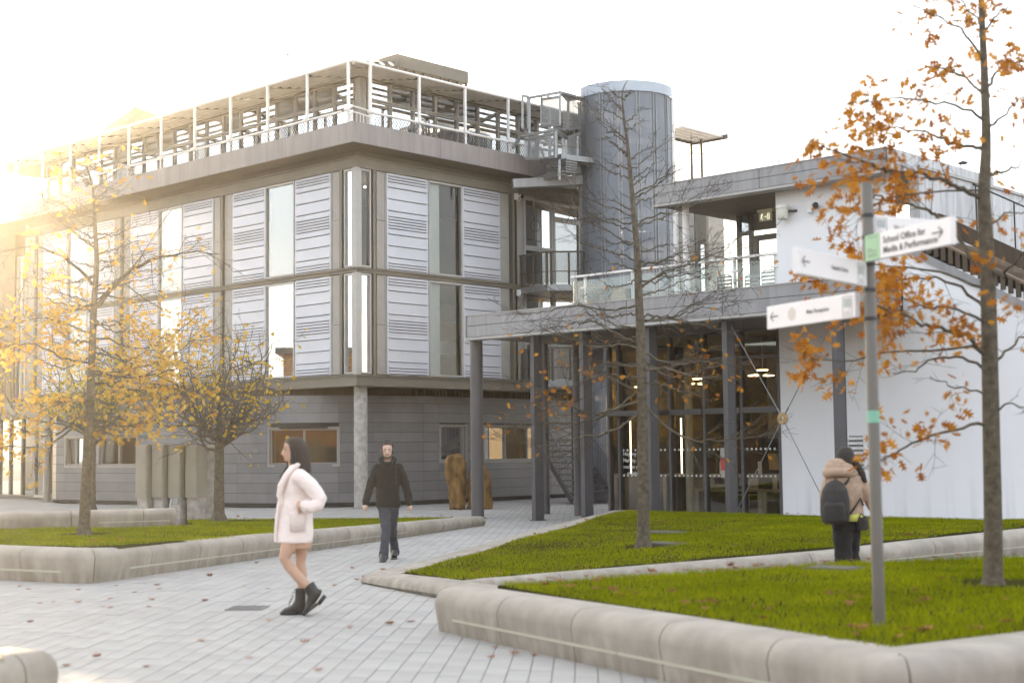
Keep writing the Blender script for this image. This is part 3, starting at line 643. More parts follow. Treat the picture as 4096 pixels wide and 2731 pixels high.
# escape stair: gantry of angle frames, mesh infill, landings and treads
ES0 = at(2160, 640, 46.3); FE = Fr(Vector((ES0.x, ES0.y, 0)), -UL, UR)      # a: out of the facade to the right, b: away
ES = thing('escape_stair', (ES0.x, ES0.y, 9.6), 'galvanised mesh caged escape stair hanging between roof deck and round tower', 'stair')
zA = at(2160, 655, 46.3).z; zB = at(2240, 730, 46.3).z
def pxp(px, py, Y=46.3): return at(px, py, Y)
def framep(g, pts, wd=.07):
    for p, q in zip(pts, pts[1:]): g.bar(p, q, wd)
frames = [[(2090, 383, 45.9), (2090, 515, 45.9), (2112, 520, 46.2), (2112, 388, 46.2), (2090, 383, 45.9)],
          [(2118, 392, 46.0), (2118, 640, 46.0)], [(2166, 390, 46.0), (2166, 500, 46.0)], [(2168, 398, 45.8), (2240, 388, 45.2), (2240, 500, 45.2), (2165, 505, 45.8)],
          [(2240, 370, 45.2), (2322, 392, 46.6)], [(2240, 370, 45.2), (2272, 402, 46.0), (2322, 396, 46.6)], [(2118, 392, 46.0), (2240, 370, 45.2)],
          [(2272, 402, 46.0), (2272, 520, 46.0), (2322, 510, 46.4)], [(2102, 545, 46.0), (2100, 632, 46.0)], [(2085, 545, 46.0), (2225, 520, 45.2), (2268, 552, 46.0), (2322, 532, 46.4)],
          [(2100, 560, 46.0), (2228, 532, 45.2), (2262, 562, 46.0), (2322, 545, 46.4)], [(2224, 525, 45.2), (2224, 632, 45.2)], [(2252, 555, 45.6), (2252, 690, 45.6)], [(2264, 560, 45.7), (2264, 690, 45.7)],
          [(2310, 545, 46.2), (2310, 672, 46.2)], [(2252, 684, 45.6), (2318, 672, 46.2)], [(2125, 640, 46.0), (2160, 590, 46.2)], [(2165, 600, 46.0), (2180, 640, 46.0)], [(2132, 610, 45.9), (2160, 560, 46.2)], [(2050, 592, 45.6), (2085, 545, 46.0)],
          [(2240, 388, 45.2), (2240, 372, 45.2)], [(2192, 395, 45.5), (2192, 382, 45.5)], [(2238, 640, 45.3), (2238, 720, 45.3)]]
for f in frames:
    g = MB(); framep(g, [pxp(*p) for p in f], .075); part('frame_member', g, M_galv, ES)
def meshp(a, b, c, d, n=16, m=16):             # mesh between 4 points
    g = MB()
    for k in range(n + 1): t = k / n; g.bar(a.lerp(b, t), d.lerp(c, t), .016)
    for k in range(m + 1): t = k / m; g.bar(a.lerp(d, t), b.lerp(c, t), .016)
    stuff('mesh_infill', g, M_galv, ES)
meshp(pxp(2168, 398, 45.8), pxp(2240, 388, 45.2), pxp(2240, 500, 45.2), pxp(2166, 505, 45.8), 18, 26)
meshp(pxp(2252, 402, 45.6), pxp(2320, 396, 46.5), pxp(2320, 508, 46.4), pxp(2252, 520, 45.7), 16, 26)
meshp(pxp(2102, 562, 46), pxp(2224, 536, 45.2), pxp(2224, 632, 45.2), pxp(2102, 640, 46), 24, 18)
meshp(pxp(2266, 562, 45.7), pxp(2310, 548, 46.2), pxp(2310, 672, 46.2), pxp(2254, 686, 45.6), 12, 22)
meshp(pxp(2240, 372, 45.2), pxp(2320, 392, 46.6), pxp(2320, 398, 46.6), pxp(2272, 404, 46), 16, 6)
for (a, b, c) in (((2160, 652, 46.2), (2246, 636, 45.2), .16), ((2230, 705, 45.6), (2325, 690, 46.2), .16)):
    p, q = pxp(*a), pxp(*b); g = MB(); n = (q - p); n.z = 0; n = n.normalized(); bk = Vector((-n.y, n.x, 0)) * 1.3
    g.hexa([p, q, q + bk, p + bk, p + UP * c, q + UP * c, q + bk + UP * c, p + bk + UP * c]); part('landing', g, M_galv, ES)
for k in range(6):
    p = pxp(2248, 640, 45.3).lerp(pxp(2246, 690, 45.7), k / 5) + Vector((0, .3, 0)); g = MB(); g.cbox(p, .5, .9, .05, .75); part('tread', g, M_galv, ES)
g = MB(); g.bar(at(2050, 735, 46.0), at(2330, 722, 46.6), .2, .28); part('support_beam', g, M_fascia, ES)
g = MB(); p = at(2035, 742, 46.2)
g.prism([FR(6.9, .1, 0)[:2], FR(12.4, .1, 0)[:2], FR(12.4, 2.0, 0)[:2], FR(9.0, 1.6, 0)[:2]], 10.1, 10.25); part('under_plate', g, M_soffit, ES)
# two loops of spare cable hanging before the upper balcony windows
def loop(px, top, mid, r, bot, Y, lab):
    g = MB(); c = at(px, mid, Y); s = Y / FPX
    g.tube([at(px + 2, top, Y), at(px + 1, mid - r, Y)], .012, 5)
    for rr in (r, r * .85): g.tube([c + VR * (rr * .62 * s * math.cos(t * .4)) + VU * (rr * s * math.sin(t * .4)) for t in range(17)], .012, 5)
    if bot[0] == 'o': g.tube([c + VR * (bot[1] * s + bot[3] * s * math.cos(t * .4)) - VU * (bot[2] * s - bot[3] * 1.2 * s * math.sin(t * .4)) for t in range(17)], .010, 5)
    else:
        g.tube([c - VU * r * s, c - VU * (62 * s) - VR * 22 * s, c - VU * (52 * s) - VR * 18 * s, c - VU * r * s + VR * 2 * s], .010, 5); g.tube([c - VU * r * s, c - VU * (22 * s) + VR * 13 * s, c - VU * (48 * s) + VR * 22 * s], .010, 5)
    single('cable_loop', g, M_black, at(px, top, Y), lab, 'cable', fix=False)
loop(2133, 780, 870, 10, ('o', 9, 34, 19), 45.9, 'black cable tied in a round loop hanging by the left window of the upper balcony')
loop(2281, 790, 846, 10, ('x',), 46.6, 'black cable with splayed loose ends hanging beside the round tower')

# ------------------------------------------------------------------ cafe building (canopy, glazed front, white wall, terrace)
CO = Vector((.593, 34.5, 0)); FC = Fr(CO, -UL, -UR)         # a: to the right and nearer, b: outward
FB = .35                                                    # canopy fascia plane
K = thing('cafe_building', (4.5, 33.5, 0), 'white rendered cafe building with grey canopies, tall glazed front and upper terrace', 'building')
WB = (Vector((6.08, 33.2, 0)) - CO).dot(FC.eb)              # glass and white wall plane
aL = FC.a_at(1853, 1264, FB)[0]; aRt = FC.a_at(3580, 1190, FB)[0]
zf1, zf0 = FC.a_at(2400, 1210.7, FB)[1], FC.a_at(2400, 1304, FB)[1]
def fascia(a0, a1, z0, z1, joints, depth, side=True):
    js = [a0] + joints + [a1]; zm = (z0 + z1) / 2 + .01
    for k in range(len(js) - 1):
        for u, v in ((z0, zm - .006), (zm + .006, z1)):
            g = MB(); g.box(FC, js[k] + .008, js[k + 1] - .008, depth - .04, depth, u, v); part('fascia_panel', g, M_fascia, K)
    g = MB(); g.box(FC, a0 - .02, a1, depth - .10, depth - .045, z0 - .02, z1 - .01); part('fascia_backing', g, M_frame_d, K)
    g = MB(); g.box(FC, a0 - .05, a1, depth - .3, depth + .035, z0 - .075, z0 - .03); g.box(FC, a0 - .05, a1, depth - .3, depth + .01, z0 - .03, z0 - .012); part('drip_trim', g, M_wframe, K)
    g = MB(); g.box(FC, a0 - .02, a1, depth - .35, depth + .015, z1, z1 + .025); part('fascia_cap', g, M_wframe, K)
    if side:
        g = MB(); g.box(FC, a0 - .075, a0 - .02, depth - 4.5, depth + .0, z0, z1); part('fascia_return', g, M_fascia, K)
jl = [FC.a_at(p, 1200, FB)[0] for p in (2163, 2506, 2889, 3290)]
fascia(aL + .12, aRt, zf0, zf1, jl, FB)
def boards(a0, a1, b0, b1, z, nm='soffit_board', st=.19):
    n = int((a1 - a0) / st)
    for k in range(n):
        g = MB(); g.box(FC, a0 + k * st + .006, a0 + (k + 1) * st - .006, b0, b1, z, z + .03); part(nm, g, M_boards, K)
aEnd = FC.a_at(3606, 1250, WB)[0]
boards(aL + .16, aEnd - .1, WB + .05, FB - .31, zf0 - .02, st=.3)
g = MB(); g.prism([FC(aL + .1, -7, 0)[:2], FC(aL + .1, FB - .12, 0)[:2], FC(aRt - .02, FB - .12, 0)[:2], FC(aEnd, WB + .05, 0)[:2], FC(aEnd, -7, 0)[:2]], zf0 + .03, zf1 - .08); part('terrace_slab', g, M_frame_d, K)
# columns
PCOL = [FC.a_at(p, 1700, 0)[0] for p in (1908, 2148, 2345, 2610, 2921, 3362)]
for k, a in enumerate(PCOL):
    g = MB()
    if k == 0: g.tube([FC(a, 0, 0), FC(a, 0, zf0)], .158, 20)
    else:
        g.box(FC, a - .055, a - .04, -.15, .15, 0, zf0); g.box(FC, a + .04, a + .055, -.15, .15, 0, zf0); g.box(FC, a - .04, a + .04, -.01, .01, 0, zf0)
        g = MB(); g.box(FC, a - .06, a + .06, .135, .15, 0, zf0); g.box(FC, a - .06, a + .06, -.15, -.135, 0, zf0); g.box(FC, a - .05, a + .05, -.135, .135, 0, zf0)
    part('column', g, M_steel, K)
    g = MB(); g.box(FC, a - .11, a + .11, -.19, .19, 0, .02); part('base_plate', g, M_steel, K)
for px in (2308, 2186 - 5):
    p = at(px, 1700, 36.8 if px > 2200 else 38.0); g = MB(); g.tube([Vector((p.x, p.y, 0)), Vector((p.x, p.y, zf0))], .10, 14); part('column', g, M_steel, K)
# X bracing with a ring plate
bx, bz = FC.a_at(3131, 1673, 0)
for px, py in ((2926, 1305), (3322, 1303), (2943, 2052), (3320, 2052)):
    a, z = FC.a_at(px, py, 0); d = Vector((a - bx, z - bz)).normalized()
    g = MB(); p0 = FC(bx + d.x * .09, 0, bz + d.y * .09); g.tube([p0, FC(bx + d.x * .26, 0, bz + d.y * .26)], .018, 8); g.tube([FC(bx + d.x * .26, 0, bz + d.y * .26), FC(a, 0, z)], .011, 6); part('brace_rod', g, M_galv, K)
g = MB(); n = 24; vs = []
for b in (-.015, .015):
    for r in (.035, .125):
        for k in range(n): t = 2 * math.pi * k / n; vs.append(FC(bx + r * math.cos(t), b, bz + r * math.sin(t)))
fs = []
for k in range(n):
    l = (k + 1) % n; fs += [(k, l, n + l, n + k), (2 * n + k, 3 * n + k, 3 * n + l, 2 * n + l), (n + k, n + l, 3 * n + l, 3 * n + k), (k, 2 * n + k, 2 * n + l, l)]
g.add(vs, fs); part('brace_ring', g, mat('brass_plate', (.45, .33, .18), .3, .8, .2, 20), K)
# glazed front
gl = [FC.a_at(p, 1700, WB)[0] for p in (2437, 2478, 2578, 2682, 2820, 2970, 3121)]
zt1, zt2 = FC.a_at(2628, 1451, WB)[1], FC.a_at(2631, 1651, WB)[1]
zg1 = zf0 - .02
for k in range(len(gl)):
    g = MB(); g.box(FC, gl[k] - .035, gl[k] + .035, WB - .12, WB + .04, 0, zg1); part('mullion', g, M_steel, K)
for k in range(len(gl) - 1):
    for z0, z1 in ((.06, zt2 - .06), (zt2 + .06, zt1 - .03), (zt1 + .03, zg1 - .05)):
        g = MB(); a0, a1 = gl[k] + .03, gl[k + 1] - .03
        g.quad(FC(a0, WB - .03, z0), FC(a1, WB - .03, z0), FC(a1, WB - .03, z1), FC(a0, WB - .03, z1)); part('glass_pane', g, M_glass_c, K)
for z, h, m in ((zt2, .13, .09), (zt1, .07, .04), (.03, .06, .04), (zg1 - .03, .06, .04)):
    for k in range(len(gl) - 1):
        g = MB(); g.box(FC, gl[k] + .036, gl[k + 1] - .036, WB - .11, WB + m, z - h / 2, z + h / 2); part('transom', g, M_steel, K)
g = MB(); g.box(FC, gl[0] + .04, gl[3], WB + .045, WB + .5, zt2 - .05, zt2 + .06); part('door_canopy', g, M_steel, K)
g = MB(); q0 = FC(gl[0], WB, 0); g.quad(FC(gl[0] - .01, WB - .13, .05), FC(gl[0] - .01, WB - 1.6, .05), FC(gl[0] - .01, WB - 1.6, zg1), FC(gl[0] - .01, WB - .13, zg1)); part('glass_pane', g, M_glass_c, K)
for b in (-1.6,):
    g = MB(); g.box(FC, gl[0] - .035, gl[0] + .035, WB + b, WB + b + .08, 0, zg1); part('mullion', g, M_steel, K)
M_dots = emat('white_print', (.6, .6, .56), 0.0)
def dots(z):
    g = MB()
    for k in range(1, len(gl) - 1):
        n = int((gl[k + 1] - gl[k] - .1) / .125)
        for j in range(n):
            a = gl[k] + .1 + j * .125; g.add([FC(a + .03 * math.cos(t * .785), WB - .022, z + .03 * math.sin(t * .785)) for t in range(8)], [tuple(range(8))])
    stuff('manifestation_dots', g, M_dots, K)
dots(FC.a_at(2800, 1797, WB)[1]); dots(FC.a_at(2800, 1902, WB)[1])
# interior
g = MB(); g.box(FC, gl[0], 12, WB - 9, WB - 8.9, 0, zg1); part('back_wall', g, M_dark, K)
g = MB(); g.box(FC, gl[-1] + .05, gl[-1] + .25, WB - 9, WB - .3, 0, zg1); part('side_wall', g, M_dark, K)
g = MB(); g.box(FC, gl[0] - .1, gl[0] + .05, WB - 22, WB - 1.66, 0, zg1); part('side_wall', g, M_dark, K)  # side wall, its unseen length added to block sky in window reflections
g = MB(); g.box(FC, gl[0], 12, WB - 9, WB - .15, .005, .03); part('cafe_floor', g, M_wood, K)
g = MB(); g.box(FC, gl[0], gl[-1] + .2, WB - 9, WB - .2, zg1 - .06, zg1 - .02); part('ceiling', g, mat('pale_ceiling', (.5, .46, .36), .9), K)
ca = FC.a_at(2757, 1800, WB - 1.0)[0]; g = MB(); g.tube([FC(ca, WB - 1.0, .03), FC(ca, WB - 1.0, zg1)], .10, 18); part('inner_column', g, mat('cream_paint', (.55, .56, .50), .6), K)
for a, b in ((gl[2] - .3, -6), (gl[4] - .2, -7), (gl[5] + .4, -5)):
    g = MB(); g.box(FC, a, a + .7, WB + b, WB + b + .1, 1.9, 4.2); part('pale_panel', g, M_inter, K)
# white wall
aw0, aw1 = FC.a_at(3121, 1700, WB)[0] + .04, 22
zsof = FC.a_at(3104, 764, WB)[1]
ax = FC.a_at(3548, 690, WB)[0]
s0, s1 = FC.a_at(3658, 1022, WB + .02), FC.a_at(4089, 1233, WB + .02)
sl_ = (s1[1] - s0[1]) / (s1[0] - s0[0]); zs = lambda a: s0[1] + sl_ * (a - s0[0])
a2 = 20.0
g = MB(); aT = s0[0] - (zsof - s0[1]) / -sl_ if False else ax
pts = [(aw0, 0), (a2, 0), (a2, max(.6, zs(a2))), (ax + .02, zs(ax + .02)), (ax, zsof), (aw0, zsof)]
if zs(ax + .02) > zsof: pts[3] = (ax + .02, zsof - .01)
vs = [FC(a, WB + .03, z) for a, z in pts] + [FC(a, WB - .32, z) for a, z in pts]; n = len(pts)
g.add(vs, [tuple(range(n)), tuple(range(n, 2 * n))[::-1]] + [(k, (k + 1) % n, n + (k + 1) % n, n + k) for k in range(n)]); part('white_wall', g, M_white, K)
# upper roof
UB = WB + .55
ul, ur = FC.a_at(2616, 745, UB)[0], FC.a_at(3546, 590, UB)[0]
zu1, zu0 = FC.a_at(2616, 745, UB)[1], FC.a_at(2617.7, 818, UB)[1]
fascia(ul, ur, zu0, zu1, [FC.a_at(3036, 700, UB)[0]], UB)
g = MB(); g.box(FC, ur + .01, ur + .07, UB - 5, UB, zu0, zu1); part('fascia_return', g, M_stain, K)
boards(ul - .02, aw0 + .3, UB - 4.6, UB - .31, zu0 - .04, st=.16)
g = MB(); g.box(FC, ul, ur, UB - 4.6, UB - .12, zu0 + .0, zu1 - .05); part('roof_slab', g, M_frame_d, K)
ca, _ = FC.a_at(2745, 1000, WB + .1); g = MB(); g.tube([FC(ca, WB + .1, zf1 - .1), FC(ca, WB + .1, zu0 - .03)], .085, 16); part('terrace_column', g, M_whitemet, K)
# recessed terrace front with door and window
RB = WB - 2.2
r0, r1, r2, r3 = [FC.a_at(p, 950, RB)[0] for p in (2946, 3012, 3120, 3200)]
g = MB(); g.box(FC, r0, r3, RB - .2, RB - .05, zu0 - .45, zu0 - .03); part('door_head', g, M_frame, K)
zd = FC.a_at(2980, 900, RB)[1]
window(FC, r0 + .02, r1 - .02, zd + .5, zu0 - .47, t=.09, b=RB, fm=M_frame, parent=K); window(FC, r0 + .02, r1 - .02, zf1 - .05, zd + .46, t=.09, b=RB, fm=M_frame, parent=K)
window(FC, r1, r2 + .1, zf1 - .05, zu0 - .6, t=.13, b=RB, fm=M_frame, parent=K, name='terrace_door')
# flat block across the terrace, clad like the main building
KB = WB - 6.4; k0, k1, k2, k3 = [FC.a_at(p, 1000, KB)[0] for p in (2704, 2745, 2788, 2828)]
LKB = thing('link_block', FC((k0 + k3) / 2, KB, 4), 'grey panelled link block behind the terrace with narrow tall window', 'building')
g = MB(); g.box(FC, k0, k2, KB - 1.4, KB - .06, 3.5, 8.9); part('wall', g, M_infill, LKB)
for z in np.arange(4.6, 8.6, .45):
    g = MB(); g.box(FC, k0, k1 + .3, KB - .05, KB - .01, z + .02, z + .43); part('cladding_panel', g, M_infill, LKB)
g = MB(); g.box(FC, k0 - .02, k0 + .1, KB - .04, KB + .1, 3.5, 8.9); part('white_post', g, M_whitemet, LKB)
window(FC, k2, k3, 4, 7.7, t=.07, b=KB, fm=M_frame, parent=LKB)
g = MB(); g.box(FC, k2, k3, KB - .1, KB + .02, 7.72, 8.9); part('window_head', g, M_frame, LKB)
# glass balustrade along the terrace edge
PBL = FB - .28; zr = FC.a_at(2934, 1032, PBL)[1]
bp = [FC.a_at(p, 1060, PBL)[0] for p in (2291, 2335, 2524, 2726, 2934, 3098)]
for a in bp[1:]:
    g = MB(); g.box(FC, a - .03, a + .03, PBL - .07, PBL - .02, zf1 - .05, zr - .02); g.box(FC, a - .09, a + .09, PBL - .03, PBL + .02, zr - .3, zr - .26); part('baluster_post', g, M_whitemet, K)
for p, q in zip(bp, bp[1:]):
    g = MB(); g.box(FC, p + .015, q - .015, PBL, PBL + .015, zf1 + .02, zr - .11); part('balustrade_glass', g, M_glass_b, K)
g = MB(); g.box(FC, bp[0] - .05, bp[-1] + .05, PBL - .08, PBL + .03, zr - .03, zr + .02); part('handrail', g, M_whitemet, K)
g = MB(); g.box(FC, bp[0] - .02, bp[0] - .005, PBL - 3, PBL, zf1 + .02, zr - .11); part('balustrade_glass', g, M_glass_b, K)
hp = [FC.a_at(*p, PBL) for p in ((3470, 1103), (3596, 1086), (3606, 1092), (3607, 1110), (3608, 1235), (3602, 1250))]
g = MB(); g.tube([FC(a, PBL, z) for a, z in hp], .022, 6); part('hoop_rail', g, M_black, K)
# ------- sloping outer stair with timber sides over the white wall
M_tim2 = mat('weathered_timber', (.13, .085, .05), .7, 0, .3, 6, stretch=(1, 1, .2))
XS = thing('outer_stair', FC(s1[0], WB - .5, s1[1]), 'dark timber sided outer stair sloping down to the right over the white wall', 'stair')
A0, A1 = s0[0] - 3.2, 21.0
def slope_box(nm, lo, hi, b0, b1, m, a0=A0, a1=A1):
    g = MB(); g.hexa([FC(a0, b0, zs(a0) + lo), FC(a1, b0, zs(a1) + lo), FC(a1, b1, zs(a1) + lo), FC(a0, b1, zs(a0) + lo), FC(a0, b0, zs(a0) + hi), FC(a1, b0, zs(a1) + hi), FC(a1, b1, zs(a1) + hi), FC(a0, b1, zs(a0) + hi)]); return part(nm, g, m, XS)
a00 = ax + .1
slope_box('stringer', 0.0, .16, WB - .3, WB + .12, M_fascia, a00)
n = int((A1 - a00) / .16)
for k in range(n):
    a = a00 + k * .16; g = MB(); g.box(FC, a, a + .10, WB - .04, WB + .06, zs(a) + .17, zs(a) + .50); part('timber_slat', g, M_timber, XS)
slope_box('slat_backing', .17, .5, WB - .2, WB - .06, M_gap_and_shade, a00); slope_box('cap_rail', .51, .56, WB - .2, WB + .08, M_tim2, a00)
for k in range(16):
    a = a00 + .35 + k * .36; g = MB(); g.box(FC, a, a + .4, WB - 3.0, WB - .35, zs(a) - .1, zs(a) + .3); part('step', g, M_tim2, XS)
slope_box('timber_wall', .62, 1.0, WB - 1.6, WB - 1.5, M_timber, a00)
slope_box('guard_rail', 1.85, 1.89, WB - 3.32, WB - 3.25, M_black, a00)
for k in range(7):
    a = a00 + .4 + k * .9; g = MB(); g.tube([FC(a, WB - 3.2, zs(a) + .5), FC(a, WB - 3.2, zs(a) + 1.88)], .02, 5); part('guard_post', g, M_black, XS)
# ------- stained parapet block behind, with flues
c = FC(ur + .1, UB - 1.2, 0); F9 = Fr(c, UR, -UL); zp = F9.a_at(3592, 650, 0)[1]
PK = thing('parapet_block', c + UP * 5, 'long pale streaked parapet wall running back behind the right oak', 'wall')
for k in range(9):
    g = MB(); g.box(F9, k * 1.8 + .01, k * 1.8 + 1.79, -.25, 0, 3.0, zp); part('parapet_panel', g, M_stain, PK)
g = MB(); g.box(F9, -.02, 17, -.3, .05, zp + .003, zp + .07); part('coping', g, M_wframe, PK)
for px, y0, y1, lab in ((3853, 720, 645, 'taller black roof flue with ribbed cowl above the stained parapet'), (3722, 690, 662, 'shorter roof flue half hidden by oak leaves above the parapet')):
    a, _ = F9.a_at(px, 700, -.6); p = F9(a, -.6, zp - .4); ht = at(px, y1, p.y).z
    f = thing('roof_flue', p, lab, 'flue', 'flues on the white building roof')
    g = MB(); g.tube([p, Vector((p.x, p.y, ht - .28))], .085, 12); part('flue_pipe', g, M_black, f)
    g = MB(); g.tube([Vector((p.x, p.y, ht - .42)), Vector((p.x, p.y, ht - .26))], .105, 12); part('collar', g, M_black, f)
    g = MB()
    for k in range(10): t = k * .628; e = Vector((.07 * math.cos(t), .07 * math.sin(t), 0)); g.bar(Vector((p.x, p.y, ht - .26)) + e, Vector((p.x, p.y, ht - .06)) + e, .014)
    stuff('cowl_bars', g, M_black, f)
    g = MB(); g.tube([Vector((p.x, p.y, ht - .06)), Vector((p.x, p.y, ht - .03)), Vector((p.x, p.y, ht))], [.12, .11, .03], 12); part('cowl_cap', g, M_black, f)
# ------------------------------------------------------------------ left end: glazed lobby, brown neighbour
LB = thing('entrance_lobby', ong(120, 2010), 'recessed glazed entrance lobby with door at the left end of the grey building', 'entrance')
q0, q1 = ong(-60, 1988), ong(186, 2000); ex = (q1 - q0).normalized(); ln = (q1 - q0).length; FE2 = Fr(q0, ex, Vector((ex.y, -ex.x, 0)))
ds = [FE2.a_at(p, 1800, 0)[0] for p in (-60, 0, 42, 90, 140, 181)]
for k in range(5): window(FE2, ds[k] + .02, ds[k + 1] - .02, .1, 3.1, t=.08 if k == 4 else .06, parent=LB, name='door' if k == 4 else 'window', fm=M_wframe if k == 4 else M_frame)
g = MB(); g.box(FE2, -3, ln, -.3, .1, 3.1, 3.7); part('head_beam', g, M_frame, LB)
g = MB(); g.box(FE2, -3, ln, -4, -3.9, 0, 3.6); part('back_wall', g, M_dark, LB)
g = MB(); g.box(FE2, ds[4] + .12, ds[4] + .15, .06, .09, .9, 1.9); part('door_handle', g, M_galv, LB)
g = MB(); p = ong(186, 2006); g.tube([p, p + UP * 3.6], .12, 12); part('corner_post', g, M_infill, LB)
g = MB(); g.box(FE2, -4, ln, -4, -.3, 3.62, 3.72); part('canopy', g, M_soffit, LB)
e0 = FL.a_at(112, 1300, -.9)[0]
NBR = thing('neighbour_building', FL(e0 + 4, -2, 0), 'brown clad building wing with tall bright windows at the left edge of the picture', 'building')
for px0, px1 in ((66, 88), (89, 113)):
    a1, a0 = FL.a_at(px0, 1300, -.9)[0], FL.a_at(px1, 1300, -.9)[0]
    for z0, z1 in ((3.9, 6.9), (7.05, 9.6)): window(FL, a0 + .01, a1 - .01, z0, z1, t=.05, b=-.9, parent=NBR, pane=M_glass_m, blind=M_blind)
bz = FL.a_at(66, 1300, -.9)[0]
for k in range(9):
    g = MB(); g.box(FL, bz + k * .9 + .01, bz + k * .9 + .89, -1.2, -.8, 3.6, 10.5); part('cladding_panel', g, mat('brown_cladding', (.16, .11, .06), .6) if k == 0 else MATS['brown_cladding'], NBR)
g = MB(); g.box(FL, e0, bz + 8, -1.4, -1.25, 3.6, 10.5); part('wall', g, M_frame_d, NBR)
g = MB(); g.box(FL, 17, 46, -7.2, -7.0, 0, 8.6); part('rear_or_added_wall', g, M_frame_d, NBR)  # unseen wall, added and lengthened to keep the sun off the lobby

# ------------------------------------------------------------------ low concrete walls (coping blocks), lawns
M_led = mat('light_strip', (.43, .41, .32), .4, 0, .04)
def offs(path):
    nr = []
    for k in range(len(path)):
        d = Vector((0, 0, 0))
        if k > 0: d += (path[k] - path[k - 1]).normalized()
        if k < len(path) - 1: d += (path[k + 1] - path[k]).normalized()
        d.normalize(); nr.append(Vector((-d.y, d.x, 0)))
    return nr
def densify(pts, st=.3):
    o = []
    for p, q in zip(pts, pts[1:]):
        n = max(1, int((q - p).length / st)); o += [p.lerp(q, k / n) for k in range(n)]
    return o + [pts[-1]]
def round_corner(pts, idx, r):
    p, a, b = pts[idx], pts[idx - 1], pts[idx + 1]; u, v = (a - p).normalized() * r, (b - p).normalized() * r
    arc = [(p + u) * (1 - t) ** 2 + p * 2 * t * (1 - t) + (p + v) * t * t for t in (0, .2, .4, .6, .8, 1)]
    return pts[:idx] + arc + pts[idx + 1:]
def coping(name, pts, hts, wd, blocks, label, strip=None, inner=1.0, rr=.13, base=0.0, lean=.05, group='low concrete walls round the lawns'):
    """pts: outer base line, the lawn on its left hand side (inner=1); hts: height along it"""
    P = densify([Vector((p[0], p[1], 0)) for p in pts]); L = [0]
    for a, b in zip(P, P[1:]): L.append(L[-1] + (b - a).length)
    T_ = L[-1]; N = offs(P)
    hk = [t / (len(hts) - 1) * T_ for t in range(len(hts))] if not isinstance(hts[0], tuple) else [h[0] * T_ for h in hts]
    hv = hts if not isinstance(hts[0], tuple) else [h[1] for h in hts]
    H = lambda s: float(np.interp(s, hk, hv))
    def pos(s):
        k = max(0, min(len(L) - 2, int(np.searchsorted(L, s)) - 1)); t = (s - L[k]) / (L[k + 1] - L[k]); return P[k].lerp(P[k + 1], t), (N[k] * (1 - t) + N[k + 1] * t).normalized() * inner
    root = thing(name, P[0] + UP * base, label, 'wall', group)
    cuts = [0]
    while cuts[-1] < T_ - .5: cuts.append(cuts[-1] + blocks)
    cuts[-1] = T_
    for s0, s1 in zip(cuts, cuts[1:]):
        ss = sorted(set([s0 + .006] + [l for l in L if s0 + .02 < l < s1 - .02] + [s1 - .006])); g = MB(); vs = []; prof_n = 0
        for s in ss:
            p, n = pos(s); h = H(s); r = min(rr, h * .8); prof = [(lean, -.02), (.0, max(h - r, .01))]
            for t in (25, 50, 70, 90): prof.append((r - r * math.cos(R(t)), h - r + r * math.sin(R(t))))
            prof += [(wd * .7, h), (wd, h - .004), (wd, -.02)]; prof_n = len(prof)
            vs += [p + n * d + UP * (z + base) for d, z in prof]
        fs = []
        for i in range(len(ss) - 1):
            for j in range(prof_n): fs.append((i * prof_n + j, i * prof_n + (j + 1) % prof_n, (i + 1) * prof_n + (j + 1) % prof_n, (i + 1) * prof_n + j))
        fs += [tuple(range(prof_n)), tuple(range((len(ss) - 1) * prof_n, len(ss) * prof_n))[::-1]]
        g.add(vs, fs, 0, False); o = part('coping_block', g, M_coping, root)
        me = o.data
        for f in me.polygons:
            if len(f.vertices) == 4: f.use_smooth = True
        me.set_sharp_from_angle(angle=R(40))
    if strip:
        for f0, f1 in strip:
            a, b = f0 * T_, f1 * T_; n = max(1, round((b - a) / 2.4))
            for q in range(n):
                s0, s1 = a + (b - a) * q / n + .01, a + (b - a) * (q + 1) / n - .01
                ss = [s0 + (s1 - s0) * t / 8 for t in range(9)]; g = MB(); vs = []
                for s in ss:
                    p, m = pos(s); h = H(s); z0 = .30 * h; d = lean * (1 - z0 / max(h - rr, .05)); dh = .028
                    for dd, zz in ((d + .03, z0), (d - .006, z0), (d - .006, z0 + dh), (d + .03, z0 + dh)): vs.append(p + m * dd + UP * (zz + base))
                fs = [(i * 4 + j, i * 4 + (j + 1) % 4, i * 4 + 4 + (j + 1) % 4, i * 4 + 4 + j) for i in range(8) for j in range(4)] + [(0, 1, 2, 3), (35, 34, 33, 32)]
                g.add(vs, fs); part('light_strip', g, M_led, root)
    return root
V2 = lambda x, y: Vector((x, y, 0))
# left bed: from far left, round the corner, away to the building
pl = round_corner([V2(-12.0, 22.4), V2(-5.43, 18.75), V2(-.62, 32.6)], 1, .42)
coping('lawn_wall', pl, [(0, .44), (.33, .44), (1, .20)], .42, 1.25, 'curving concrete wall with pale light strip in front of the left lawn', [(.02, .318), (.375, .80)])
# inner wall behind the left oak
coping('lawn_wall', [V2(-13.0, 24.7), V2(-6.5, 28.2)], [.36, .34], .45, 1.35, 'concrete wall behind the left oak ending on the lawn by the cabinets', [(.80, .985)], base=.27)
# front right bed with its corner
pf = round_corner([V2(-.742, 13.54), V2(2.20, 8.42), V2(6.0, 10.9)], 1, .30)
coping('lawn_wall', pf, [.395, .42, .43, .43], .46, 1.18, 'thick rounded concrete wall in the foreground round the front right lawn', [(.03, .545)], rr=.15)
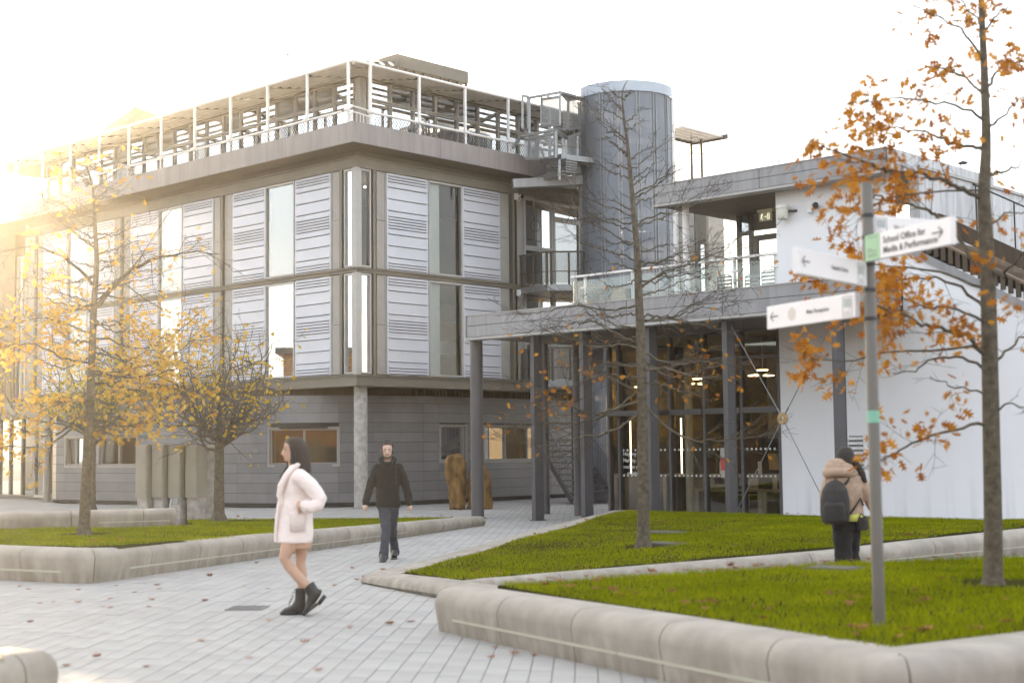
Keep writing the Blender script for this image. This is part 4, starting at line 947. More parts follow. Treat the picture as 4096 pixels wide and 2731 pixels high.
# middle lawn: right hand wall rising along the path
pm = [V2(-.55, 17.25), V2(1.76, 18.35), V2(4.39, 19.65), V2(7.0, 21.6), V2(11.5, 25.2)]
coping('lawn_wall', pm, [.12, .21, .31, .38, .46], .36, 1.25, 'concrete wall rising along the path behind the backpack walker', [(.15, .98)])
# middle lawn: low kerb at the tip and flush kerb along the path
coping('lawn_kerb', [V2(-1.95, 18.55), V2(-1.0, 16.75), V2(-.35, 15.55), V2(-.1, 14.6)], [.10, .14, .16, .17], .55, .95, 'low rounded concrete kerb at the tip of the middle lawn', rr=.10)
g = MB(); kp = [V2(-1.93, 18.55), V2(-1.24, 20.7), V2(.0, 25.3), V2(1.72, 31.1), V2(2.25, 32.75), V2(2.9, 32.5)]; kz = [.10, .13, .19, .27, .30, .30]
ko = thing('lawn_kerb', kp[0], 'flat pale concrete edging along the left side of the middle lawn', 'kerb', 'low concrete walls round the lawns')
kn = offs(kp)
for k in range(len(kp) - 1):
    n = max(1, int((kp[k + 1] - kp[k]).length / 1.3))
    for j in range(n):
        t0, t1 = j / n, (j + 1) / n - .008; g = MB(); vs = []
        for t in (t0, t1):
            p = kp[k].lerp(kp[k + 1], t); z = kz[k] * (1 - t) + kz[k + 1] * t; nn = kn[k].lerp(kn[k + 1], t) * -1
            vs += [p + UP * -.02, p + nn * .40 + UP * -.02, p + nn * .40 + UP * z, p + UP * z]
        g.add(vs, [(0, 1, 2, 3), (7, 6, 5, 4)] + [(j2, (j2 + 1) % 4, 4 + (j2 + 1) % 4, 4 + j2) for j2 in range(4)]); part('edging_block', g, M_coping, ko)
# pale path strip between tip and front bed
g = MB(); g.prism([(-.75, 17.3), (-.05, 14.45), (.35, 14.2), (9, 19.2), (12, 24), (7.0, 21.6), (4.39, 19.65), (1.76, 18.35), (-.5, 17.2)], .004, .012); struct('path', g, M_farpave)

def idw(ctrl):
    c = np.array(ctrl)
    def f(x, y):
        x = np.asarray(x, float); y = np.asarray(y, float)
        d = (x[..., None] - c[:, 0]) ** 2 + (y[..., None] - c[:, 1]) ** 2 + .06
        w_ = 1 / d ** 2; return (w_ * c[:, 2]).sum(-1) / w_.sum(-1)
    return f
def inside(poly, x, y):
    r = np.zeros(x.shape, bool); n = len(poly)
    for i in range(n):
        x0, y0 = poly[i]; x1, y1 = poly[(i + 1) % n]
        c = ((y0 > y) != (y1 > y)) & (x < (x1 - x0) * (y - y0) / (y1 - y0 + 1e-12) + x0); r ^= c
    return r
M_grass = leafmat('grass_blade', (.18, .205, .004), (.38, .40, .008), .5)
def patchy(m):
    n = m.node_tree; rp = [q for q in n.nodes if q.type == 'VALTORGB'][0]; tc = n.nodes.new('ShaderNodeTexCoord'); no = n.nodes.new('ShaderNodeTexNoise'); no.inputs['Scale'].default_value = 1.1; no.inputs['Detail'].default_value = 5
    n.links.new(tc.outputs['Object'], no.inputs[0]); mr = n.nodes.new('ShaderNodeMapRange'); mr.inputs['From Min'].default_value = .35; mr.inputs['From Max'].default_value = .68; n.links.new(no.outputs['Fac'], mr.inputs['Value'])
    mx = n.nodes.new('ShaderNodeMixRGB'); mx.blend_type = 'MULTIPLY'; mx.inputs[2].default_value = (.62, .66, .6, 1); n.links.new(mr.outputs[0], mx.inputs[0]); n.links.new(rp.outputs[0], mx.inputs[1])
    for q in n.nodes:
        if q.type in ('BSDF_DIFFUSE', 'BSDF_TRANSLUCENT'): n.links.new(mx.outputs[0], q.inputs[0])
patchy(M_grass)
BARE = [(4.28, 12.95, .42), (1.95, 21.6, .40), (-7.0, 23.8, .5), (-6.0, 31.0, .8), (2.525, 10.2, .12)]
rg = np.random.default_rng(5)
def lawn(poly, ctrl, n, hgt, wid, st=.35, dens=None):
    f = idw(ctrl); xs = [p[0] for p in poly]; ys = [p[1] for p in poly]
    # soil sheet
    bm = bmesh.new(); P = densify([Vector((*p, 0)) for p in poly + [poly[0]]], .4)[:-1]
    vs = [bm.verts.new((p.x, p.y, float(f(p.x, p.y)))) for p in P]
    gx = [(x, y) for x in np.arange(min(xs), max(xs), .5) for y in np.arange(min(ys), max(ys), .5)]
    fc = bm.faces.new(vs); bmesh.ops.triangulate(bm, faces=[fc]); bmesh.ops.subdivide_edges(bm, edges=bm.edges[:], cuts=2, use_grid_fill=True)
    for v in bm.verts: v.co.z = float(f(v.co.x, v.co.y))
    
    be = [e for e in bm.edges if e.is_boundary]; ex = bmesh.ops.extrude_edge_only(bm, edges=be)['geom']
    for v in ex:
        if isinstance(v, bmesh.types.BMVert): v.co.z -= .35
    bmesh.ops.recalc_face_normals(bm, faces=bm.faces[:]); me = bpy.data.meshes.new('lawn'); bm.to_mesh(me); bm.free(); o = put('lawn', me, M_soil); o['kind'] = 'structure'
    # blades
    x = rg.uniform(min(xs), max(xs), n * 3); y = rg.uniform(min(ys), max(ys), n * 3); k = inside(poly, x, y)
    
    for bx_, by_, br in BARE: k &= np.hypot((x - bx_), (y - by_) * .8) > br * (.7 + .5 * rg.random(len(x)))
    x, y = x[k][:n], y[k][:n]; m = len(x); z = f(x, y)
    patch = np.sin(x * 2.1 + 1.3 * np.sin(y * 1.7)) * np.sin(y * 2.7 + x) * .30 + 1
    h = hgt * rg.uniform(.5, 1.15, m) * patch; a = rg.uniform(0, 6.283, m); wv = wid * rg.uniform(.6, 1.2, m); lx, ly = rg.normal(0, .45, m) * h, rg.normal(0, .45, m) * h
    cx, cy = np.cos(a) * wv, np.sin(a) * wv
    v = np.empty((m, 5, 3))
    v[:, 0] = np.stack([x - cx, y - cy, z], 1); v[:, 1] = np.stack([x + cx, y + cy, z], 1)
    v[:, 2] = np.stack([x + cx * .7 + lx * .4, y + cy * .7 + ly * .4, z + h * .6], 1); v[:, 3] = np.stack([x - cx * .7 + lx * .4, y - cy * .7 + ly * .4, z + h * .6], 1)
    v[:, 4] = np.stack([x + lx, y + ly, z + h], 1)
    me = bpy.data.meshes.new('grass'); me.vertices.add(m * 5); me.vertices.foreach_set('co', v.ravel())
    b = (np.arange(m) * 5)[:, None]; loops = np.concatenate([b + [0, 1, 2, 3], b + [3, 2, 4]], 1).ravel()
    me.loops.add(m * 7); me.loops.foreach_set('vertex_index', loops.astype(np.int32)); me.polygons.add(m * 2)
    ls = (np.arange(m) * 7)[:, None] + [0, 4]; me.polygons.foreach_set('loop_start', ls.ravel().astype(np.int32)); me.polygons.foreach_set('loop_total', np.tile([4, 3], m).astype(np.int32))
    me.update(); me.validate(); o = put('grass', me, M_grass); o['kind'] = 'stuff'
    return f
PF = [(-.16, 13.9), (2.26, 9.0), (5.9, 11.35), (10, 14.6), (10, 17.2), (6.5, 16.6), (3.6, 15.75), (1.6, 14.75)]
f_front = lawn(PF, [(-.1, 13.8, .38), (2.3, 9, .415), (5.9, 11.3, .42), (4, 13, .43), (6, 16.4, .40), (2, 15, .39), (3.4, 15.7, .40), (9, 15, .42)], 75000, .050, .0040)
PM = [(-.68, 17.42), (-1.40, 18.75), (-.82, 20.75), (.40, 25.2), (2.10, 31.0), (2.55, 32.25), (5.5, 29.35), (9.0, 26.2), (12.5, 26.4), (6.9, 22.0), (4.3, 20.0), (1.65, 18.72)]
f_mid = lawn(PM, [(-.7, 17.4, .125), (-1.41, 18.7, .115), (-.8, 20.8, .14), (.4, 25.2, .20), (2.2, 32.3, .305), (5.5, 29.3, .30), (9, 26.5, .30), (0.4, 18.05, .14), (1.65, 18.7, .185), (3.0, 19.3, .235), (4.35, 20, .285), (5.6, 20.9, .32), (6.95, 22, .36), (9, 23.6, .40), (12, 26, .44)], 85000, .038, .0050)
PL_ = [(-5.25, 19.45), (-5.75, 19.35), (-12, 22.85), (-12.4, 24.6), (-6.6, 27.75), (-6.2, 28.3), (-7.2, 32.2), (-1.5, 32.4), (-1.15, 32.1)]
f_left = lawn(PL_, [(-5.3, 19.4, .448), (-5.6, 19.3, .448), (-4.85, 20.5, .428), (-8, 20.7, .42), (-12, 22.9, .42), (-1.2, 32.2, .18), (-2.2, 29.2, .22), (-3.2, 26.2, .27), (-4.2, 23.2, .33), (-4.6, 21.6, .38), (-7, 32, .2), (-4, 32, .19), (-6.5, 28, .28), (-9, 26, .33), (-6, 24, .36)], 70000, .040, .0055)
PB_ = [(-13, 25.5), (-6.9, 28.7), (-9.6, 31.5), (-16, 31.5)]
f_back = lawn(PB_, [(-13, 25.5, .55), (-6.9, 28.7, .55), (-9.6, 31.5, .2), (-16, 31, .2)], 9000, .04, .007)
# manholes in the grass
def manhole(p, f, a, b, lab):
    z = float(f(p.x, p.y)) + .0; g = MB(); g.cbox(Vector((p.x, p.y, z)), a, b, .05, -.6); m = thing('manhole_cover', Vector((p.x, p.y, z)), lab, 'manhole cover', 'manhole covers sunk in the lawns'); part('frame', g, M_frame_d, m)
    g = MB(); g.cbox(Vector((p.x, p.y, z + .027)), a - .08, b - .08, .012, -.6); part('lid', g, M_frame_d, m)
manhole(ong(2655, 2126, .24), f_mid, .75, .6, 'flat manhole cover in the middle lawn, farther of two')
manhole(ong(2660, 2180, .22), f_mid, .6, .5, 'flat manhole cover in the middle lawn, nearer the bare tree')
manhole(ong(3335, 2278, .40), f_front, .55, .45, 'flat manhole cover at the back edge of the front lawn beside the walker')

# ------------------------------------------------------------------ trees
def limb_pts(pix, Y0, dY):                    # picture points (source pixels) on a tree at depth Y0, drifting by dY
    n = len(pix); return [at(x, y, Y0 + dY * k / max(1, n - 1)) for k, (x, y) in enumerate(pix)]
def smooth_pts(P, m=4):
    if len(P) < 3: return P
    o = []
    for i in range(len(P) - 1):
        p0, p1, p2, p3 = P[max(i - 1, 0)], P[i], P[i + 1], P[min(i + 2, len(P) - 1)]
        for j in range(m):
            t = j / m; o.append(.5 * ((2 * p1) + (p2 - p0) * t + (2 * p0 - 5 * p1 + 4 * p2 - p3) * t * t + (3 * p1 - p0 - 3 * p2 + p3) * t ** 3))
    return o + [P[-1]]
def oak_leaf():
    half = [(0, 0), (.015, .12), (.06, .20), (.30, .24), (.07, .36), (.42, .56), (.09, .56), (.30, .84), (.06, .78), (0, 1)]
    pts = [(x, y) for x, y in half] + [(-x, y) for x, y in half[-2:0:-1]]; return pts
def lime_leaf(): return [(0, 0), (.3, .1), (.42, .4), (.25, .75), (0, 1), (-.25, .75), (-.42, .4), (-.3, .1)]
class Tree:
    def __init__(s, seed): s.r = random.Random(seed); s.wood = MB(); s.twig = MB(); s.tips = []
    def rv(s, k=1): return Vector((s.r.gauss(0, k), s.r.gauss(0, k), s.r.gauss(0, k)))
    def grow(s, p, d, ln, r0, lvl, up=.0, wob=.18, cfg=None):
        cfg = cfg or {}; n = max(3, int(ln / cfg.get('seg', .16))); pts = [p.copy()]; d = d.normalized()
        for k in range(n):
            d = (d + s.rv(wob * .35) + UP * (up * .12)).normalized(); pts.append(pts[-1] + d * (ln / n))
        rad = [max(cfg.get('rmin', .002) * (1 - .3 * k / n), r0 * (1 - .85 * k / n)) for k in range(n + 1)]
        (s.wood if lvl <= 1 else s.twig).tube(pts, rad, 6 if lvl <= 1 else 3, cap=False)
        s.children(pts, ln, r0, lvl, cfg, up); return pts
    def children(s, pts, ln, r0, lvl, cfg, up=0.0, start=.25):
        if lvl >= cfg.get('max', 3):
            for k in range(1, len(pts)): s.tips.append((pts[k], (pts[k] - pts[k - 1]).normalized(), lvl))
            return
        m = max(2, int(ln * cfg.get('dens', (4, 4, 5, 5))[lvl])); n = len(pts) - 1
        for j in range(m):
            t = start + (1 - start) * (j + s.r.random()) / m; k = min(n - 1, int(t * n)); q = pts[k].lerp(pts[k + 1], t * n - k)
            d0 = (pts[k + 1] - pts[k]).normalized(); sd = d0.cross(UP if abs(d0.z) < .9 else Vector((1, 0, 0))).normalized() * (1 if (j % 2) else -1)
            ang = s.r.uniform(*cfg.get('ang', (.6, 1.1))); dd = d0 * math.cos(ang) + (sd * s.r.uniform(.5, 1) + s.rv(.45)).normalized() * math.sin(ang)
            cl = ln * s.r.uniform(.28, .52) * (1.15 - .6 * t); cl = max(cl, .10)
            s.grow(q, dd, cl, max(.0022, r0 * (1 - .8 * t) * .5), lvl + 1, up, .13, cfg)
    def limb(s, pts, r0, r1, cfg, up=0.0, start=.2):
        P = smooth_pts(pts); n = len(P) - 1; ln = sum((b - a).length for a, b in zip(P, P[1:])); P = [P[0]] + [p + s.rv(.012) for p in P[1:]]
        s.wood.tube(P, [r0 + (r1 - r0) * k / n for k in range(n + 1)], 7, cap=False); s.children(P, ln, r0 * .8, 1, cfg, up, start)
    def leaves(s, prob, size, outline, mb=None, droop=.6, cluster=1, spread=.03):
        mb = mb or MB(); singles = []
        for p, d, lvl in s.tips:
            if s.r.random() > prob(p): continue
            for c in range(cluster):
                q = p + s.rv(spread); sz = size * s.r.uniform(.6, 1.2)
                ax = (d + s.rv(.5) - UP * droop * s.r.random()).normalized(); sd = ax.cross(s.rv(1)).normalized(); nr = ax.cross(sd); bend = s.r.uniform(-.35, .35)
                vs = [q + ax * (y * sz) + sd * (x * sz) + nr * (bend * sz * (abs(x) * 1.2 + y * y * .5)) for x, y in outline]
                singles.append(vs)
        return singles
def finish(t, name, base, label, cat, wood_m, twig_m, leaves, leaf_m, trunk, group=None, own=0):
    root = thing(name, base, label, cat, group)
    g = MB(); P = smooth_pts([q[0] for q in trunk], 5); n = len(P) - 1; rr = np.interp(np.linspace(0, 1, n + 1), np.linspace(0, 1, len(trunk)), [q[1] for q in trunk])
    rr[0] *= 1.35; g.tube([P[0] - UP * .1] + P, [rr[0] * 1.2] + list(rr), 12); part('trunk', g, wood_m, root, fix=False)
    part('limbs', t.wood, wood_m, root, fix=False)
    if t.twig.v: stuff('twigs', t.twig, twig_m, root)
    if leaves:
        leaves.sort(key=lambda vs: (vs[0] - CAM).length); rest = MB()
        for k, vs in enumerate(leaves):
            if k < own:
                g = MB(); g.add(vs, [tuple(range(len(vs)))]); part('leaf', g, leaf_m, root, fix=False)
            else: rest.add(vs, [tuple(range(len(vs)))])
        if rest.v: stuff('foliage', rest, leaf_m, root)
    return root
D = lambda *p: [(x * 1.74150, y * 1.74150) for x, y in p]
M_leafR = leafmat('oak_leaf_rust', (.30, .095, .016), (.58, .27, .035), .55)
M_leafL = leafmat('oak_leaf_gold', (.50, .25, .05), (.66, .46, .10), .6)
M_leafY = leafmat('lime_leaf_yellow', (.40, .27, .03), (.60, .42, .06), .55)
M_leafG = leafmat('lime_leaf_green', (.26, .23, .025), (.56, .42, .06), .55)
# --- right foreground oak
YR = 12.95; t = Tree(11); zb = float(f_front(4.28, 12.95))
tr = limb_pts(D((2281, 1345), (2281, 1200), (2277, 1000), (2273, 800), (2269, 640), (2262, 500), (2260, 440), (2265, 330), (2262, 200), (2257, 80), (2250, -60), (2244, -220)), YR, 0)
trunk = list(zip(tr, (.087, .079, .075, .071, .068, .062, .056, .043, .036, .030, .022, .008)))
cfg = dict(max=3, dens=(3, 8, 11, 12), ang=(.5, 1.1), seg=.10, rmin=.0022)
for pix, r0, dY, st in (
    (((3930, 800), (3861, 757), (3808, 740), (3700, 700), (3577, 689), (3512, 674), (3400, 627), (3290, 600)), .030, -1.0, .3),
    (((3938, 600), (3888, 586), (3823, 577), (3778, 562), (3696, 530), (3560, 505), (3440, 520)), .026, .8, .35),
    (((3938, 250), (3860, 140), (3760, 70), (3640, 20)), .018, -.7, .2), (((3935, 160), (3880, 40), (3800, -60)), .016, .5, .2),
    (((3942, 380), (3830, 300), (3740, 270), (3620, 290)), .018, .9, .3), (((3940, 480), (3850, 430), (3700, 410), (3560, 395), (3330, 430)), .02, -.9, .35),
    (((3935, 1090), (3840, 960), (3760, 880), (3720, 843), (3619, 811), (3548, 796), (3471, 778)), .030, .9, .35),
    (((3950, 1420), (3860, 1345), (3780, 1322), (3680, 1290), (3537, 1240), (3460, 1215)), .030, -1.0, .3),
    (((3950, 1500), (3850, 1430), (3740, 1440), (3660, 1480), (3560, 1490)), .02, .7, .3),
    (((3950, 1250), (3850, 1150), (3740, 1110), (3620, 1120), (3530, 1140)), .022, .7, .3), (((3955, 1300), (3830, 1240), (3700, 1230), (3560, 1160)), .02, -.4, .3),
    (((3960, 1690), (3849, 1713), (3685, 1759), (3573, 1818), (3500, 1838)), .022, -.6, .35), (((3958, 1600), (3900, 1560), (3800, 1545), (3720, 1500)), .016, .5, .3),
    (((3950, 700), (4006, 692), (4051, 666), (4130, 630)), .022, .4, .3), (((3962, 1070), (4010, 1105), (4050, 1060), (4130, 960)), .026, -.6, .3),
    (((3945, 350), (4000, 280), (4060, 250), (4140, 260)), .02, .5, .2), (((3940, 120), (3990, 60), (4060, 20)), .016, -.4, .2), (((3945, 520), (4010, 470), (4080, 400), (4140, 390)), .018, -.6, .2),
    (((3960, 1480), (4020, 1400), (4090, 1350), (4150, 1340)), .022, .5, .25), (((3962, 1640), (4030, 1620), (4120, 1640)), .016, -.3, .2), (((3955, 900), (4020, 860), (4110, 850)), .016, .3, .2),
    (((3935, 1150), (3700, 1080), (3440, 1060), (3330, 1100)), .018, 1.1, .5), (((3945, 1400), (3640, 1400), (3420, 1440), (3240, 1430)), .018, .9, .55), (((3940, 760), (3600, 780), (3420, 860)), .014, -.2, .5)):
    t.limb(limb_pts(pix, YR, dY), r0 * .75, r0 * .22, cfg, .1, st)
clusters = [(np.array((x * 1.7415, y * 1.7415)), r * 1.7415) for x, y, r in ((1930, 390, 70), (2000, 360, 60), (1905, 480, 50), (2080, 410, 75), (2060, 505, 60), (2130, 510, 50), (2040, 270, 70), (2130, 255, 60), (2200, 220, 60), (2170, 90, 70), (2260, 40, 60), (2300, 120, 50), (2200, 330, 30), (2250, 320, 40), (2320, 420, 45), (2320, 540, 60), (2240, 580, 60), (2180, 620, 45), (2060, 650, 60), (2130, 680, 60), (2010, 700, 70), (2040, 790, 50), (1950, 600, 40), (1890, 640, 40), (1880, 830, 50), (1860, 660, 40), (2200, 770, 50), (2300, 700, 50), (2230, 960, 60), (2140, 1000, 55), (2050, 1020, 60), (2110, 1040, 40), (2240, 830, 60), (2330, 830, 40), (1970, 760, 50), (2330, 250, 60), (2220, 430, 30))]
def spx(p):
    v = p - CAM; w_ = v.dot(VF); return np.array((2048 + FPX * v.dot(VR) / w_, 1365.5 - FPX * v.dot(VU) / w_))
def probR(p):
    q = spx(p); b = .02
    for c, r in clusters:
        d = np.hypot(*(q - c)) / r
        if d < 1.3: b = max(b, .62 * (1.3 - d) / 1.3 + .08)
    return b
lv = t.leaves(probR, .115, oak_leaf(), droop=.9, cluster=3, spread=.05)
finish(t, 'oak_tree', Vector((4.28, 12.95, zb)), 'slim foreground oak with rust orange leaves on the front right lawn', 'tree', M_bark2, M_bark, lv, M_leafR, trunk, 'oak trees on the lawns', own=280)
print('right oak', len(lv), len(t.twig.v))
# --- middle bare pin oak
YM = 21.6; t = Tree(23)
tr = limb_pts(D((1478, 1252), (1477, 1100), (1476, 1000), (1472, 800), (1466, 650), (1462, 560), (1452, 450), (1446, 380), (1440, 320), (1434, 280), (1429, 215), (1442, 184)), YM, 0)
trunk = list(zip(tr, (.098, .088, .082, .070, .058, .048, .038, .031, .024, .018, .010, .004)))
cfgM = dict(max=3, dens=(3, 8, 10, 12), ang=(.5, 1.0), seg=.12, rmin=.0036)
rl = random.Random(4)
ypos = list(np.linspace(228, 940, 60))
for k, y in enumerate(ypos):
    y += rl.uniform(-8, 8); f = (y - 180) / 760; tx = np.interp(y, [184, 280, 450, 650, 1000], [1436, 1434, 1452, 1466, 1476])
    L_ = (30 + 265 * min(1, f * 1.3)) * rl.choice((rl.uniform(.35, .7), rl.uniform(.7, 1.1))); sd = rl.choice((-1, 1)) if k % 3 else (-1 if k % 2 else 1)
    rise = np.interp(f, [0, .25, .5, .75, 1], [1.0, .68, .36, .10, -.12]) + rl.uniform(-.26, .26); sag = rl.uniform(-.12, .22); ph = rl.uniform(0, 6)
    pts = [(tx, y)]
    for q in (.15, .3, .45, .6, .75, .9, 1.0): pts.append((tx + sd * L_ * q, y - L_ * (rise * q - sag * math.sin(q * 3.14) * (1 if f > .4 else .4)) + L_ * .03 * math.sin(q * 8 + ph) + rl.uniform(-1, 1)))
    t.limb(limb_pts(D(*pts), YM, rl.uniform(-1.1, 1.1) * min(1, .3 + f)), .009 + .013 * f * rl.uniform(.6, 1.2), .003, cfgM, .35 if f < .5 else 0.1, .22)
rleaf = random.Random(9)
def probM(p):
    q = spx(p); return .10 if (q[1] > 1330 and q[1] < 1660) else (.012 if q[1] > 1000 else 0)
lv = t.leaves(probM, .10, oak_leaf(), droop=.9)
finish(t, 'oak_tree', Vector((1.95, 21.6, float(f_mid(1.95, 21.6)))), 'nearly bare young oak with a few rust leaves on the middle lawn', 'tree', M_bark2, M_bark, lv, M_leafR, trunk, 'oak trees on the lawns', own=60)
print('mid oak', len(lv), len(t.twig.v))
# --- left golden oak
YO = 23.8; t = Tree(31)
tr = limb_pts(D((193, 1225), (198, 1100), (203, 1000), (208, 900), (212, 800), (216, 700), (222, 600), (218, 520), (214, 440), (205, 400), (192, 352)), YO, 0)
trunk = list(zip(tr, (.098, .080, .072, .066, .058, .05, .04, .03, .022, .014, .005)))
cfgL = dict(max=3, dens=(3, 6.5, 8.5, 9), ang=(.5, 1.1), seg=.14, rmin=.0036)
t.limb(limb_pts(((385, 1225), (461, 1135), (530, 1078), (625, 1035), (760, 1012), (880, 1015)), YO, -.6), .045, .006, cfgL, .1, .25)
t.limb(limb_pts(((370, 1140), (300, 1060), (215, 1010), (120, 985), (10, 1010)), YO, -.6), .03, .006, cfgL, .1, .3)
rl = random.Random(14)
for k, y in enumerate(list(np.linspace(395, 990, 54))):
    y += rl.uniform(-7, 7); f = (y - 350) / 640; tx = np.interp(y, [352, 440, 600, 800, 1000], [195, 214, 222, 212, 203]); sd = rl.choice((-1, 1)) if k % 3 else (-1 if k % 2 else 1)
    L_ = (50 + 235 * min(1, f * 1.3)) * rl.choice((rl.uniform(.35, .7), rl.uniform(.7, 1.05))); rise = np.interp(f, [0, .25, .5, .8, 1], [.85, .55, .30, .10, -.08]) + rl.uniform(-.25, .25); sag = rl.uniform(-.10, .22); ph = rl.uniform(0, 6)
    pts = [(tx, y)] + [(tx + sd * L_ * q, y - L_ * (rise * q - sag * math.sin(q * 3.14)) + L_ * .03 * math.sin(q * 8 + ph) + rl.uniform(-1, 1)) for q in (.15, .3, .45, .6, .75, .9, 1.0)]
    t.limb(limb_pts(D(*pts), YO, rl.uniform(-1.6, 1.6)), .010 + .013 * f * rl.uniform(.6, 1.2), .003, cfgL, .2, .22)
def probL(p):
    q = spx(p) / 1.7415; return float(np.interp(q[1], [350, 520, 640, 720, 800, 1000], [.04, .06, .10, .34, .5, .45])) * (1.0 if q[0] < 400 else .5)
lv = t.leaves(probL, .12, oak_leaf(), droop=.6, cluster=2, spread=.06)
finish(t, 'oak_tree', Vector((-7.0, 23.8, float(f_left(-7.0, 23.8)))), 'tall golden oak with a crown of amber leaves on the left lawn', 'tree', M_bark2, M_bark, lv, M_leafL, trunk, 'oak trees on the lawns', own=120)
print('left oak', len(lv), len(t.twig.v))
# --- two clipped lime trees
def lime(seed, base, h0, wd, ztop, zlow, nl, prob, lm, label, own):
    t = Tree(seed); rl = random.Random(seed); c = dict(max=3, dens=(3, 3.6, 5, 5), ang=(.4, 1.0), seg=.11, rmin=.0040)
    hub = base + UP * h0; trunk = [(base, .125), (base + UP * h0 * .5, .105), (hub, .10), (hub + UP * .5, .07), (hub + UP * 1.0, .04), (hub + UP * (ztop - h0 - base.z) * .8, .012)]
    sc = []
    for k in range(nl):                       # scaffold limbs: out first, then sweeping up
        a = k * 2.4 + rl.uniform(-.35, .35); q = (k + .5) / nl; rd = wd * (.35 + .65 * q) * rl.uniform(.85, 1.03); st = hub + UP * rl.uniform(-.12, .5 - .4 * q)
        zt = base.z + (ztop * rl.uniform(.9, 1.0) if q < .65 else rl.uniform(zlow + .5, ztop * .8)); dx, dy = math.cos(a), math.sin(a) * .85
        P = [st, st + Vector((dx, dy, .5)) * rd * .28 + t.rv(.05), Vector((base.x + dx * rd * .62, base.y + dy * rd * .62, st.z + (zt - st.z) * .38)) + t.rv(.10), Vector((base.x + dx * rd * .88, base.y + dy * rd * .88, st.z + (zt - st.z) * .72)) + t.rv(.12), Vector((base.x + dx * rd, base.y + dy * rd, zt)) + t.rv(.05)]
        t.limb(P, rl.uniform(.028, .042), .005, c, .3, .2); sc.append(smooth_pts(P))
    for k in range(nl * 5):                   # crooked secondary limbs filling the crown
        S0 = rl.choice(sc); i = rl.randint(3, len(S0) - 4); p = S0[i]; a = rl.uniform(0, 6.283); rr = wd * math.sqrt(rl.random()) * .98
        e = Vector((base.x + rr * math.cos(a), base.y + rr * .85 * math.sin(a), base.z + ztop * (1 - .45 * rl.random() ** 1.7))); e = p + (e - p) * min(1, 1.1 / max(.2, (e - p).length))
        m1, m2 = p.lerp(e, .35) + t.rv(.09), p.lerp(e, .7) + t.rv(.09); t.limb([p, m1, m2, e], rl.uniform(.011, .018), .004, c, .25, .15)
    t.tips = [x for x in t.tips if x[0].z < base.z + ztop + .12]
    lv = t.leaves(prob, .10, lime_leaf(), droop=.8)
    return finish(t, 'lime_tree', base, label, 'tree', M_bark2, M_bark, lv, lm, trunk, 'clipped lime trees by the grey wall', own=own)
b1 = ong(876, 2070, .27); lime(41, b1, 1.55, 2.1, 3.95, 1.6, 18, lambda p: .20, M_leafY, 'clipped flat topped lime, sparse yellow leaves, right of the cabinets', 60)
b2 = ong(366, 2038, .1); lime(43, b2, 1.9, 2.5, 4.7, 1.8, 18, lambda p: .5, M_leafG, 'leafier clipped lime with yellow green leaves behind the golden oak', 60)

# ------------------------------------------------------------------ campus to the left, outside the picture but mirrored in the cafe glass
M_brick = mat('warm_brick', (.26, .14, .07), .9, 0, .2, 4)
BB = thing('brick_building', (-62, 24, 0), 'warm brick campus building to the left, mirrored in the cafe glass', 'building')
g = MB(); g.cbox((-66, 22, 4.2), 8, 56, 8.4); part('wall', g, M_brick, BB)
g = MB(); g.cbox((-66, 22, 8.6), 9, 57, .4); part('roof', g, M_frame_d, BB)
for k in range(14):
    for z in (1.8, 5.6):
        g = MB(); g.cbox((-61.98, -2 + k * 3.8, z), .1, 1.5, 1.8); part('window', g, M_frame_d, BB)
BC = thing('brick_building', (5, -44, 0), 'long brick campus building behind the camera, mirrored in ground floor windows', 'building')
g = MB(); g.cbox((5, -48, 5), 130, 8, 10); part('wall', g, M_brick, BC)
g = MB(); g.cbox((5, -48, 10.2), 131, 9, .4); part('roof', g, M_frame_d, BC)
for k in range(30):
    for z in (1.8, 5.2, 8.2):
        g = MB(); g.cbox((-56 + k * 4.2, -43.98, z), 1.8, .1, 1.8); part('window', g, M_frame_d, BC)
for k, (x, y, h) in enumerate(((-24, 22.0, 6.5), (-29, 27.5, 7.5), (-27, 33.5, 6.5), (-34, 20, 8), (-38, 38, 7.0), (-20, 17, 6.5), (-36, 30, 7.5))):
    rl = random.Random(90 + k); t = Tree(90 + k); b = Vector((x, y, 0)); trunk = [(b, .16), (b + UP * h * .5, .11), (b + UP * h, .02)]
    for j in range(26):
        a = j * 2.4; z = h * (.25 + .7 * j / 26); L_ = (h * .38) * (1.05 - .8 * j / 26); e = b + Vector((L_ * math.cos(a), L_ * math.sin(a), z + .5))
        t.limb([b + UP * z, (b + UP * z).lerp(e, .5) + UP * .1, e], .035, .008, dict(max=2, dens=(2, 4, 4, 4), seg=.25, rmin=.006), .1, .2)
    finish(t, 'oak_tree', b, 'golden campus oak outside the left edge, seen only mirrored in the cafe glass', 'tree', M_bark2, M_bark, t.leaves(lambda p: .9, .24, oak_leaf(), cluster=2, spread=.12), M_leafL, trunk, 'golden oaks mirrored in the cafe glass')
